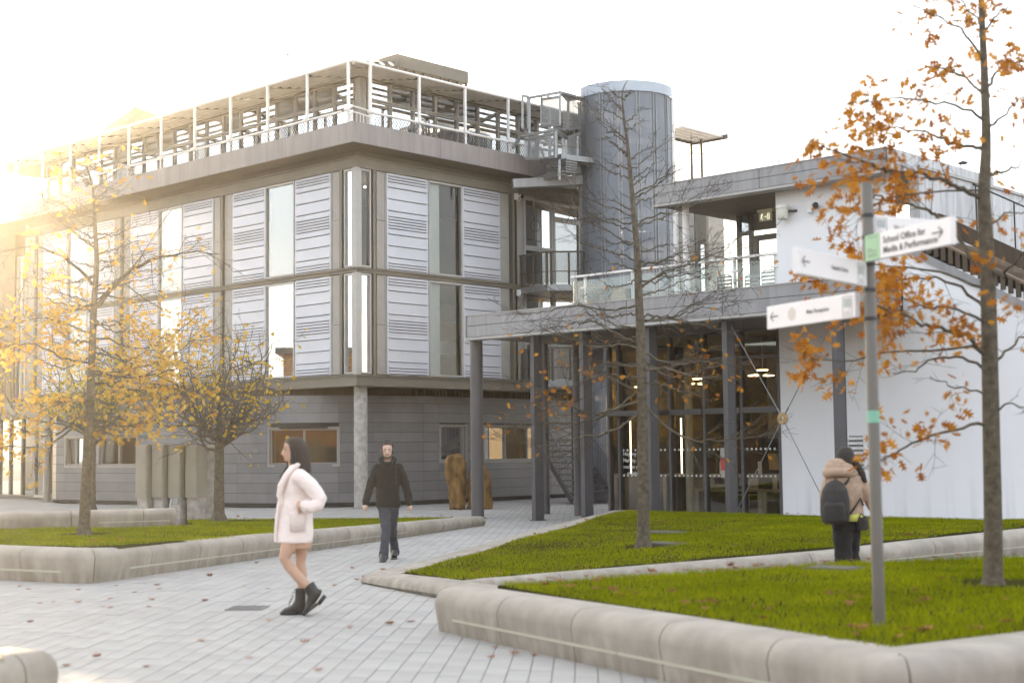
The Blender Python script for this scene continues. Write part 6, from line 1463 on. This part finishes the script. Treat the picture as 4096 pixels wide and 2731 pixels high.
M_pack = mat('backpack_black', (.025, .022, .02), .7, 0, .2, 15, bump=.3, bscale=60)
M_blk = mat('black_trouser', (.012, .010, .009), .9, 0, .2, 20)

# woman walking to the left in a pale pink coat
wp = ong(1183, 2460); P = Pose(Vector((wp.x, wp.y, 0)))
W = thing('person', P.o, 'woman with dark bob walking left in pale pink coat and black boots', 'person', 'people walking across the plaza')
fw = Vector((-.93, -.36, 0)).normalized()
g = MB()
hx, hy = -.035, .0
head(g, P, hx, hy, 1.565, fw)
g.tube([P(hx + .02, 0, 1.40), P(hx + .015, 0, 1.50), P(hx + .005, 0, 1.62)], [.065, .055, .052], 12)
g.loft([(P(.02, 0, .68), (.14, 0, 0), (0, .11, 0)), (P(.02, 0, .95), (.15, 0, 0), (0, .12, 0)), (P(.02, 0, 1.2), (.12, 0, 0), (0, .1, 0)), (P(.03, 0, 1.42), (.12, .0, 0), (0, .15, 0))], 14)
limb3(g, P, [(-.02, -.07, .85, .088), (-.07, -.08, .68, .078), (-.10, -.085, .585, .060), (-.055, -.07, .50, .054), (.045, -.05, .38, .055), (.125, -.04, .30, .042), (.165, -.035, .235, .040)])
limb3(g, P, [(.05, .08, .85, .088), (.045, .08, .62, .066), (.035, .08, .54, .054), (.05, .08, .40, .056), (.045, .08, .28, .042), (.04, .08, .2, .040)])
hand(g, P, .085, -.20, 1.165, (-.35, -.05, -1), 1, .95)
body_obj('body', g, M_skin, W, .010)
face_bits(P, hx, hy, 1.565, fw, W)
g = MB(); sd = Vector((-fw.y, fw.x, 0))                       # chin length bob
for (t, r, zz, sh) in ((0, .118, 1.83, 0),):
    secs = []
    for z, rx, ry, bk in ((1.812, .03, .03, .02), (1.80, .075, .07, .02), (1.765, .106, .094, .028), (1.70, .114, .106, .052), (1.62, .114, .112, .068), (1.54, .112, .118, .076), (1.47, .112, .122, .080), (1.44, .104, .116, .082)):
        secs.append((P(hx, hy, z) - fw * bk, fw * rx, sd * ry))
    g.loft(secs, 20)
for k in (-1, 1):                                            # locks in front of the ears
    g.tube([P(hx, hy, 1.765) + sd * .062 * k + fw * .042, P(hx, hy, 1.66) + sd * .094 * k + fw * .018, P(hx, hy, 1.55) + sd * .100 * k + fw * .012, P(hx, hy, 1.455) + sd * .092 * k + fw * .02], [.016, .024, .028, .016], 8)
hair = part('hair', g, M_hair, W)
g = MB()                                                     # coat: flaring body, sleeves, collar
for z, cx, rx, ry in ((0,) * 4,): pass
S_ = [(.735, -.015, .185, .17), (.80, -.012, .188, .172), (.95, -.005, .176, .165), (1.10, .005, .166, .158), (1.22, .012, .160, .155), (1.34, .018, .150, .172), (1.42, .020, .128, .178), (1.47, .020, .095, .13), (1.50, .015, .075, .082)]
g.loft([(P(cx, 0, z), (rx, 0, 0), (0, ry, 0)) for z, cx, rx, ry in S_], 22)
limb3(g, P, [(.06, -.16, 1.41, .078), (.15, -.18, 1.34, .080), (.235, -.19, 1.25, .074), (.285, -.205, 1.175, .068), (.265, -.225, 1.12, .064), (.19, -.225, 1.10, .060), (.115, -.205, 1.115, .058)], 14)
limb3(g, P, [(.0, .16, 1.41, .078), (-.05, .2, 1.28, .07), (-.08, .2, 1.15, .065), (-.11, .12, 1.08, .06), (-.13, .05, 1.05, .055)], 12)
g.tube([P(-.17, -.03, .77), P(-.17, -.05, .95), P(-.165, -.06, 1.1), P(-.13, -.09, 1.25)], [.03, .028, .026, .022], 8)
coat = body_obj('coat', g, M_coat, W, .012, 4); folds(coat, .16, .020)
g = MB(); 
g.loft([(P(.045, -.178, .86), (.075, .02, 0), (0, .012, 0)), (P(.045, -.182, 1.03), (.082, .02, 0), (0, .016, 0)), (P(.05, -.182, 1.06), (.085, .02, 0), (0, .018, 0))], 12); part('pocket', g, M_coat, coat)
for pts in ([(-.125, -.105, 1.13), (-.150, -.115, 1.22), (-.128, -.140, 1.32), (-.075, -.150, 1.42), (-.02, -.13, 1.50), (.05, -.06, 1.535), (.085, .03, 1.53)], [(-.165, .01, 1.14), (-.168, .03, 1.26), (-.145, .07, 1.36), (-.09, .11, 1.46), (.0, .11, 1.525), (.06, .07, 1.535)]):
    g = MB(); n_ = len(pts); g.tube([P(*p) for p in pts], [(.014, .030, .036, .034, .030, .026, .022)[i] for i in range(n_)], 10); part('lapel', g, M_coat, coat)
g = MB(); g.tube([P(-.195, -.075, .75), P(-.19, -.085, .90), P(-.178, -.095, 1.02), P(-.155, -.105, 1.12)], [.016, .017, .017, .014], 8); part('front_edge', g, M_coat, coat)
g = MB(); g.tube([P(.16, -.212, 1.105), P(.118, -.207, 1.115)], [.068, .070], 14); part('cuff', g, M_coat, coat)
g = MB(); g.tube([P(-.150, -.05, 1.17), P(-.150, -.05, 1.28), P(-.112, -.045, 1.40), P(-.055, -.04, 1.49)], [.014, .032, .046, .045], 10); part('dark_top', g, M_blk, W)
def boot(g, P, pts, sole):
    g.loft([(P(*c), a, b) for c, a, b in pts], 14)
    for c, a, b, h in sole: g.loft([(P(c[0], c[1], c[2]), a, b), (P(c[0], c[1], c[2]) + Vector(h), a, b)], 14)
g = MB()                                                      # front boot, flat on the ground
g.loft([(P(.04, .08, .27), (.056, 0, 0), (0, .052, 0)), (P(.035, .08, .15), (.058, 0, 0), (0, .053, 0)), (P(.02, .08, .10), (.075, 0, 0), (0, .054, 0)), (P(-.02, .08, .065), (.115, 0, 0), (0, .054, 0)), (P(-.035, .08, .03), (.135, 0, 0), (0, .053, 0))], 16)
b1 = body_obj('boot', g, M_boot, W, .009, 3)
g = MB(); g.loft([(P(-.075, .08, .0), (.098, 0, 0), (0, .055, 0)), (P(-.075, .08, .032), (.10, 0, 0), (0, .056, 0))], 16); g.loft([(P(.06, .08, .0), (.042, 0, 0), (0, .05, 0)), (P(.06, .08, .04), (.042, 0, 0), (0, .05, 0))], 12); part('sole', g, M_black, b1)
g = MB(); ax = Vector((-.62, 0, -.78)).normalized(); up_ = Vector((.78, 0, -.62))   # rear boot, heel lifted
c = lambda a, b: P(.165, -.035, .22) + ax * a + Vector((.78, 0, -.62)) * b
g.loft([(P(.135, -.035, .315), (.05, 0, .035), (0, .052, 0)), (P(.175, -.035, .235), (.055, 0, .04), (0, .053, 0)), (P(.19, -.035, .175), (.085, 0, .085), (0, .054, 0)), (P(.165, -.035, .115), (.10, 0, .10), (0, .054, 0)), (P(.13, -.035, .065), (.075, 0, .06), (0, .052, 0))], 16)
b2 = body_obj('boot', g, M_boot, W, .009, 3)
g = MB(); g.loft([(P(.255, -.035, .17), (.035, 0, .045), (0, .045, 0)), (P(.285, -.035, .145), (.035, 0, .045), (0, .045, 0))], 12); g.bar(P(.235, -.035, .125), P(.085, -.035, .012), .10, .03); part('sole', g, M_black, b2)
g = MB()
for k in range(5): g.tube([P(-.02 - .012 * k, .03, .25 - .03 * k), P(-.03 - .012 * k, .08, .255 - .03 * k), P(-.02 - .012 * k, .13, .25 - .03 * k)], .004, 5)
g.tube([P(-.03, .03, .19), P(-.06, .0, .13), P(-.07, -.0, .10)], .004, 5); part('lace', g, M_hair, b1)

# man with headphones walking to the camera
mp = ong(1552, 2240); P = Pose(Vector((mp.x, mp.y, 0)))
Mn = thing('person', P.o, 'bearded man with headphones and black coat striding towards the camera', 'person', 'people walking across the plaza')
fw = Vector((.02, -1, 0)); g = MB(); head(g, P, 0, 0, 1.545, fw, .25)
g.tube([P(0, .03, 1.40), P(0, .02, 1.5), P(0, .015, 1.6)], [.075, .062, .06], 12)
g.loft([(P(0, .02, .80), (.15, 0, 0), (0, .10, 0)), (P(0, .02, 1.1), (.15, 0, 0), (0, .1, 0)), (P(0, .02, 1.38), (.19, 0, 0), (0, .1, 0)), (P(0, .03, 1.46), (.1, 0, 0), (0, .07, 0))], 14)
hand(g, P, -.325, -.14, .865, (-.08, -.2, -1), 1, 1.05, (.3, 1, 0)); hand(g, P, .325, .10, .845, (.1, .1, -1), -1, 1.05, (-.3, 1, 0))
limb3(g, P, [(-.055, -.0, .82, .075), (-.035, -.06, .66, .065), (-.015, -.14, .48, .05), (-.025, -.20, .30, .042), (-.04, -.24, .14, .04)]); limb3(g, P, [(.07, .02, .82, .075), (.065, .07, .66, .065), (.055, .14, .48, .05), (.06, .24, .30, .042), (.075, .33, .15, .04)])
body_obj('body', g, M_skin2, Mn, .011)
face_bits(P, 0, 0, 1.545, fw, Mn, .25)
g = MB()                                                      # cropped hair and beard
g.loft([(P(0, yy, z), (rx, 0, 0), (0, ry, 0)) for z, rx, ry, yy in ((1.66, .074, .070, .045), (1.70, .0775, .078, .036), (1.745, .078, .090, .024), (1.775, .070, .088, .013), (1.795, .045, .060, .01), (1.801, .015, .02, .01))], 18); part('hair', g, mat('cropped_hair', (.055, .042, .032), .9, 0, .3, 80), Mn)
g = MB(); g.tube([P(-.058, -.028, 1.60), P(-.045, -.062, 1.567), P(0, -.082, 1.553), P(.045, -.062, 1.567), P(.058, -.028, 1.60)], [.012, .018, .022, .018, .012], 8); g.tube([P(-.026, -.088, 1.608), P(0, -.096, 1.612), P(.026, -.088, 1.608)], .006, 6); part('beard', g, mat('beard_brown', (.10, .065, .045), .9, 0, .3, 80), Mn)
H_ = thing('headphones', P(0, 0, 1.66), 'black over ear headphones worn by the walking man', 'headphones')
g = MB(); g.tube([P(.088 * math.cos(R(a)), .015, 1.675 + .148 * math.sin(R(a))) for a in range(-5, 190, 15)], .011, 8); part('band', g, M_black, H_)
for k in (-1, 1): g = MB(); g.ball(P(.092 * k, .012, 1.655), .024, .04, .045, 12, 8); part('ear_cup', g, M_black, H_)
g = MB()
S_ = [(.80, 0.005, .185, .135), (.88, .003, .188, .14), (1.05, 0, .178, .135), (1.20, 0, .182, .135), (1.34, .0, .205, .135), (1.42, .0, .185, .125), (1.47, .0, .125, .105), (1.50, .0, .09, .09)]
g.loft([(P(cx, .02, z), (rx, 0, 0), (0, ry, 0)) for z, cx, rx, ry in S_], 22)
limb3(g, P, [(-.165, .02, 1.40, .078), (-.225, .0, 1.24, .072), (-.265, -.03, 1.12, .066), (-.30, -.08, 1.0, .060), (-.325, -.14, .875, .056)], 12)
limb3(g, P, [(.165, .02, 1.40, .078), (.235, .05, 1.24, .072), (.275, .07, 1.12, .066), (.305, .085, 1.0, .060), (.325, .10, .86, .056)], 12)
cc = body_obj('coat', g, M_bcoat, Mn, .012, 4); folds(cc, .12, .030)
for k in (-1, 1): g = MB(); g.tube([P(.03 * k, -.10, 1.40), P(.075 * k, -.085, 1.46), P(.10 * k, -.02, 1.535), P(.075 * k, .07, 1.55), P(0, .10, 1.55)], [.03, .04, .04, .036, .034], 10); part('collar', g, M_bcoat, cc)
g = MB(); g.tube([P(.13, -.115, 1.44), P(.14, -.13, 1.3), P(.15, -.13, 1.15)], .016, 6); part('bag_strap', g, M_pack, cc)
g = MB(); g.tube([P(0, -.075, 1.40), P(0, -.07, 1.47)], [.065, .06], 12); part('jumper', g, M_blk, Mn)
g = MB()
g.loft([(P(0, .01, .78), (.165, 0, 0), (0, .11, 0)), (P(0, .01, .90), (.155, 0, 0), (0, .11, 0))], 16)
limb3(g, P, [(-.06, -.0, .82, .098), (-.035, -.06, .66, .088), (-.015, -.14, .48, .074), (-.025, -.20, .30, .066), (-.04, -.24, .15, .074), (-.045, -.25, .085, .08)], 14)
limb3(g, P, [(.075, .02, .82, .098), (.065, .07, .66, .088), (.055, .14, .48, .074), (.06, .24, .30, .064), (.075, .33, .16, .072), (.08, .36, .10, .076)], 14)
folds(body_obj('trousers', g, M_jean, Mn, .012, 3), .08, .026)
g = MB(); g.loft([(P(-.045, -.26, .13), (.048, 0, 0), (0, .06, 0)), (P(-.05, -.30, .095), (.052, 0, 0), (0, .11, .02)), (P(-.05, -.32, .055), (.054, 0, 0), (0, .135, .045)), (P(-.05, -.32, .03), (.052, 0, 0), (0, .135, .05))], 16); s1 = body_obj('shoe', g, M_boot, Mn, .009, 2)
g = MB(); g.loft([(P(-.05, -.33, -.0), (.055, 0, 0), (0, .14, .055)), (P(-.05, -.325, .03), (.055, 0, 0), (0, .14, .055))], 16); part('sole', g, M_black, s1)
g = MB(); g.loft([(P(.08, .38, .15), (.048, 0, 0), (0, .055, 0)), (P(.08, .36, .11), (.052, 0, 0), (0, .09, -.05)), (P(.075, .31, .06), (.052, 0, 0), (0, .11, -.05)), (P(.07, .27, .03), (.05, 0, 0), (0, .09, -.02))], 16); s2 = body_obj('shoe', g, M_boot, Mn, .009, 2)
g = MB(); g.loft([(P(.07, .22, -.005), (.052, 0, 0), (0, .07, 0)), (P(.07, .22, .02), (.052, 0, 0), (0, .07, 0))], 14); part('sole', g, M_black, s2)

# person with backpack seen from behind
bp_ = at(3370, 1794, 16.9); P = Pose(Vector((bp_.x, 16.9, -.0)))
N = thing('person', P.o, 'long haired person walking away in beige fleece jacket and wide black trousers', 'person', 'people walking across the plaza')
fw = Vector((.62, .78, 0)).normalized(); sd = Vector((-fw.y, fw.x, 0)); g = MB()
head(g, P, .04, 0, 1.41, fw); g.tube([P(.02, 0, 1.28), P(.035, 0, 1.38), P(.04, 0, 1.46)], [.07, .055, .052], 12)
g.loft([(P(0, 0, .75), (.14, 0, 0), (0, .11, 0)), (P(0, 0, 1.0), (.14, 0, 0), (0, .11, 0)), (P(0, 0, 1.28), (.17, 0, 0), (0, .11, 0))], 14)
hand(g, P, .41, .02, .835, (.08, .0, -1), 1, .92, (.2, 1, 0))
limb3(g, P, [(-.05, -.05, .8, .085), (-.05, -.05, .45, .06), (-.05, -.05, .1, .045)]); limb3(g, P, [(.09, .05, .8, .085), (.09, .1, .45, .06), (.1, .15, .1, .045)])
body_obj('body', g, M_skin, N, .011)
g = MB(); g.loft([(P(.04, 0, z) - fw * b, fw * rx, sd * ry) for z, rx, ry, b in ((1.652, .03, .03, .01), (1.635, .08, .07, .012), (1.58, .115, .096, .02), (1.5, .122, .104, .03), (1.42, .105, .10, .035), (1.34, .08, .09, .03), (1.27, .06, .07, .02))], 20)
g.tube([P(.11, -.06, 1.48), P(.16, -.06, 1.40), P(.20, -.07, 1.33), P(.235, -.09, 1.24)], [.05, .05, .045, .02], 10); part('hair', g, M_hair, N)
g = MB()
S_ = [(.83, .02, .185, .15), (.90, .02, .20, .16), (1.05, .01, .205, .165), (1.2, .02, .215, .165), (1.30, .03, .20, .15), (1.36, .03, .13, .11)]
g.loft([(P(cx, 0, z), (rx, 0, 0), (0, ry, 0)) for z, cx, rx, ry in S_], 22)
limb3(g, P, [(.17, .0, 1.28, .09), (.25, -.0, 1.15, .088), (.31, .0, 1.04, .082), (.36, .01, .94, .070), (.40, .02, .865, .056)], 12)
limb3(g, P, [(-.12, .08, 1.26, .09), (-.17, .14, 1.1, .085), (-.16, .2, .95, .07)], 12)
jk = body_obj('jacket', g, M_fleece, N, .012, 4); folds(jk, .12, .035)
g = MB()
for (z, r, dx) in ((1.345, .060, -.02), (1.41, .055, -.03), (1.46, .045, -.035)):
    g.tube([P(-.02 + dx + (.15 - (z - 1.345) * .5) * math.cos(t), -.03 + (.12 - (z - 1.345) * .4) * math.sin(t), z + .02 * math.cos(t + 2)) for t in [k * math.pi / 8 for k in range(17)]], r, 10)
body_obj('hood', g, M_fleece, jk, .012, 5)
g = MB(); g.loft([(P(.07, -.02, .80), (.13, 0, 0), (0, .14, 0)), (P(.07, -.02, .88), (.135, 0, 0), (0, .15, 0))], 16); part('yellow_shirt', g, mat('yellow_cotton', (.62, .62, .14), .9, 0, .05), N)
g = MB(); g.loft([(P(.02, 0, .70), (.17, 0, 0), (0, .14, 0)), (P(.02, 0, .82), (.155, 0, 0), (0, .13, 0))], 16)
limb3(g, P, [(-.045, -.03, .76, .115), (-.04, -.06, .5, .10), (-.04, -.09, .3, .105), (-.05, -.12, .1, .13), (-.05, -.12, .03, .135)], 14); limb3(g, P, [(.09, .03, .76, .11), (.08, .08, .5, .10), (.09, .1, .3, .10), (.10, .12, .1, .12), (.10, .12, .03, .12)], 14)
folds(body_obj('trousers', g, M_blk, N, .014, 3), .10, .035)
for x, y in ((-.05, -.14), (.11, .12)): g = MB(); g.ball(P(x, y, .035), .05, .13, .035, 12, 6); part('shoe', g, M_boot, N)
K2 = thing('backpack', P(-.12, -.2, .95), 'black backpack with side straps worn by the person in beige fleece', 'backpack'); g = MB()
bk = Vector((-.30, -.95, 0)).normalized(); rt = Vector((.95, -.30, 0)).normalized()
g.loft([(P(-.125, -.13, z) + bk * o_, rt * rx, bk * ry) for z, rx, ry, o_ in ((.775, .10, .06, .07), (.80, .155, .10, .085), (.92, .17, .115, .09), (1.05, .165, .11, .085), (1.16, .145, .095, .075), (1.235, .10, .07, .06), (1.27, .04, .03, .05))], 18); body_obj('bag', g, M_pack, K2, .012, 2)
g = MB(); g.loft([(P(-.125, -.13, z) + bk * .185, rt * rx, bk * .035) for z, rx in ((.80, .10), (.84, .125), (.98, .12), (1.03, .09))], 14); part('front_pocket', g, M_pack, K2)
g = MB(); g.tube([P(-.02, -.16, 1.22), P(.06, -.13, 1.32), P(.13, -.09, 1.36), P(.20, -.02, 1.33)], .017, 6); part('shoulder_strap', g, M_pack, K2)
g = MB(); g.tube([P(.02, -.18, .88), P(.10, -.17, .98), P(.155, -.14, 1.06), P(.2, -.1, .98)], .012, 6); part('side_strap', g, M_pack, K2)
g = MB(); g.tube([P(-.15, -.17, 1.25), P(-.14, -.20, 1.30), P(-.10, -.19, 1.25)], .01, 6); part('grab_loop', g, M_pack, K2)
HB = thing('shoulder_bag', P(.19, -.1, .78), 'small black bag at the hip of the person in beige fleece', 'bag'); g = MB(); g.loft([(P(.175, -.13, z), (rx, 0, 0), (0, .05, 0)) for z, rx in ((.70, .05), (.72, .068), (.80, .07), (.845, .055))], 14); part('pouch', g, M_pack, HB)
g = MB(); g.tube([P(.13, -.16, .84), P(.15, -.17, .89), P(.22, -.13, .84)], .008, 6); part('strap', g, M_pack, HB)

# ------------------------------------------------------------------ fallen leaves
def ground_leaf(g, p, s, a, rz, outline=oak_leaf(), curl=.3):
    e, n = Vector((math.cos(a), math.sin(a), 0)), Vector((-math.sin(a), math.cos(a), 0))
    g.add([p + e * ((y - .5) * s) + n * (x * s) + UP * (.006 + curl * s * (abs(x) * rz + (y - .5) ** 2 * .9)) for x, y in outline], [tuple(range(len(outline)))])
M_fallen = leafmat('fallen_leaf', (.17, .065, .03), (.42, .20, .09), .15)
rf = random.Random(77)
pix = [(0, 2250, 2.613, [(205, 255), (300, 285), (820, 292), (415, 432), (555, 413), (1075, 465), (1145, 473), (1560, 468), (1590, 402), (1410, 316), (1640, 243), (1665, 280), (2190, 145), (2145, 405), (1150, 382), (815, 424), (315, 632), (2100, 820), (1010, 998), (695, 1077), (1530, 1090), (1210, 245)]),
       (800, 2200, 2.352, [(95, 248), (410, 340), (635, 368), (45, 482), (25, 855), (645, 665), (470, 1015), (1115, 1140), (1410, 735), (1785, 700), (1430, 170), (1265, 342), (530, 130), (985, 872), (1725, 190), (1480, 285)]),
       (1400, 2150, 2.352, [(20, 290), (1360, 1033), (1555, 1100), (1325, 1135), (1730, 1105), (370, 815), (570, 795), (150, 78), (305, 305)])]
FLV = []
for x0, y0, sc, L_ in pix:
    for (x, y) in L_:
        p = ong(x0 + x / sc, y0 + y / sc); s = rf.uniform(.085, .13); g = MB(); ground_leaf(g, p, s, rf.uniform(0, 6.28), rf.uniform(.5, 1.6), curl=rf.uniform(.2, .8))
        FLV.append((p, single('fallen_leaf', g, M_fallen, p, 'leaf', 'leaf', 'fallen leaves scattered on the paving', fix=False)))
MARKS = [('the slotted drain grate', ong(990, 2432)), ('the corner of the left lawn wall', V2(-5.43, 18.75)), ('the walking woman', V2(wp.x, wp.y)), ('the man with headphones', V2(mp.x, mp.y)), ('the tip of the low kerb', V2(-1.95, 18.55)), ('the end of the foreground wall', V2(-.742, 13.54)), ('the lower left concrete block', V2(-3.0, 9.35)), ('the middle of the left lawn wall', V2(-3.4, 24.5))]
ORD = ['', 'second ', 'third ', 'fourth ', 'fifth ', 'sixth ', 'seventh ', 'eighth ', 'ninth ', 'tenth ', 'eleventh ', 'twelfth ', 'thirteenth ', 'fourteenth ', 'fifteenth ']
own = {}
for p, o in FLV: k = min(range(len(MARKS)), key=lambda i: (MARKS[i][1] - p).length); own.setdefault(k, []).append(((MARKS[k][1] - p).length, o))
for k, l in own.items():
    for i, (d, o) in enumerate(sorted(l, key=lambda q: q[0])): o['label'] = 'curled brown leaf on paving, ' + ORD[min(i, 14)] + 'nearest to ' + MARKS[k][0]
g = MB()
for poly, f, n in ((PF, f_front, 190), (PM, f_mid, 95), (PL_, f_left, 80)):
    xs = [p[0] for p in poly]; ys = [p[1] for p in poly]; k = 0
    while k < n:
        x, y = rf.uniform(min(xs), max(xs)), rf.uniform(min(ys), max(ys))
        if rf.random() < .45:                   # drifted against the edges
            e = rf.randrange(len(poly)); p0, p1 = poly[e], poly[(e + 1) % len(poly)]; u = rf.random(); cx, cy = sum(xs) / len(xs), sum(ys) / len(ys); x, y = p0[0] + (p1[0] - p0[0]) * u, p0[1] + (p1[1] - p0[1]) * u; d_ = rf.uniform(.02, .10); x += (cx - x) * d_; y += (cy - y) * d_
        if inside(poly, np.array([x]), np.array([y]))[0]:
            k += 1; ground_leaf(g, Vector((x, y, float(f(x, y)) + rf.uniform(.025, .05))), rf.uniform(.08, .13), rf.uniform(0, 6.28), rf.uniform(.3, 1.8), curl=rf.uniform(.2, .9))
stuff('lawn_leaves', g, M_fallen)
# ------------------------------------------------------------------ air volume added to stand in for lens glare
GLARE_HAZE = .00048
def glare_haze():
    m = bpy.data.materials.new('glare_haze'); m.use_nodes = True; n = m.node_tree; n.nodes.clear(); o = n.nodes.new('ShaderNodeOutputMaterial')
    v = n.nodes.new('ShaderNodeVolumePrincipled'); v.inputs['Color'].default_value = (1, .97, .92, 1); v.inputs['Density'].default_value = GLARE_HAZE; v.inputs['Anisotropy'].default_value = .80
    n.links.new(v.outputs[0], o.inputs['Volume']); g = MB(); g.cbox((0, 320, 7.3), 820, 780, 16.8); q = put('glare_haze', g.mesh('glare_haze'), m); q['kind'] = 'stuff'
glare_haze()
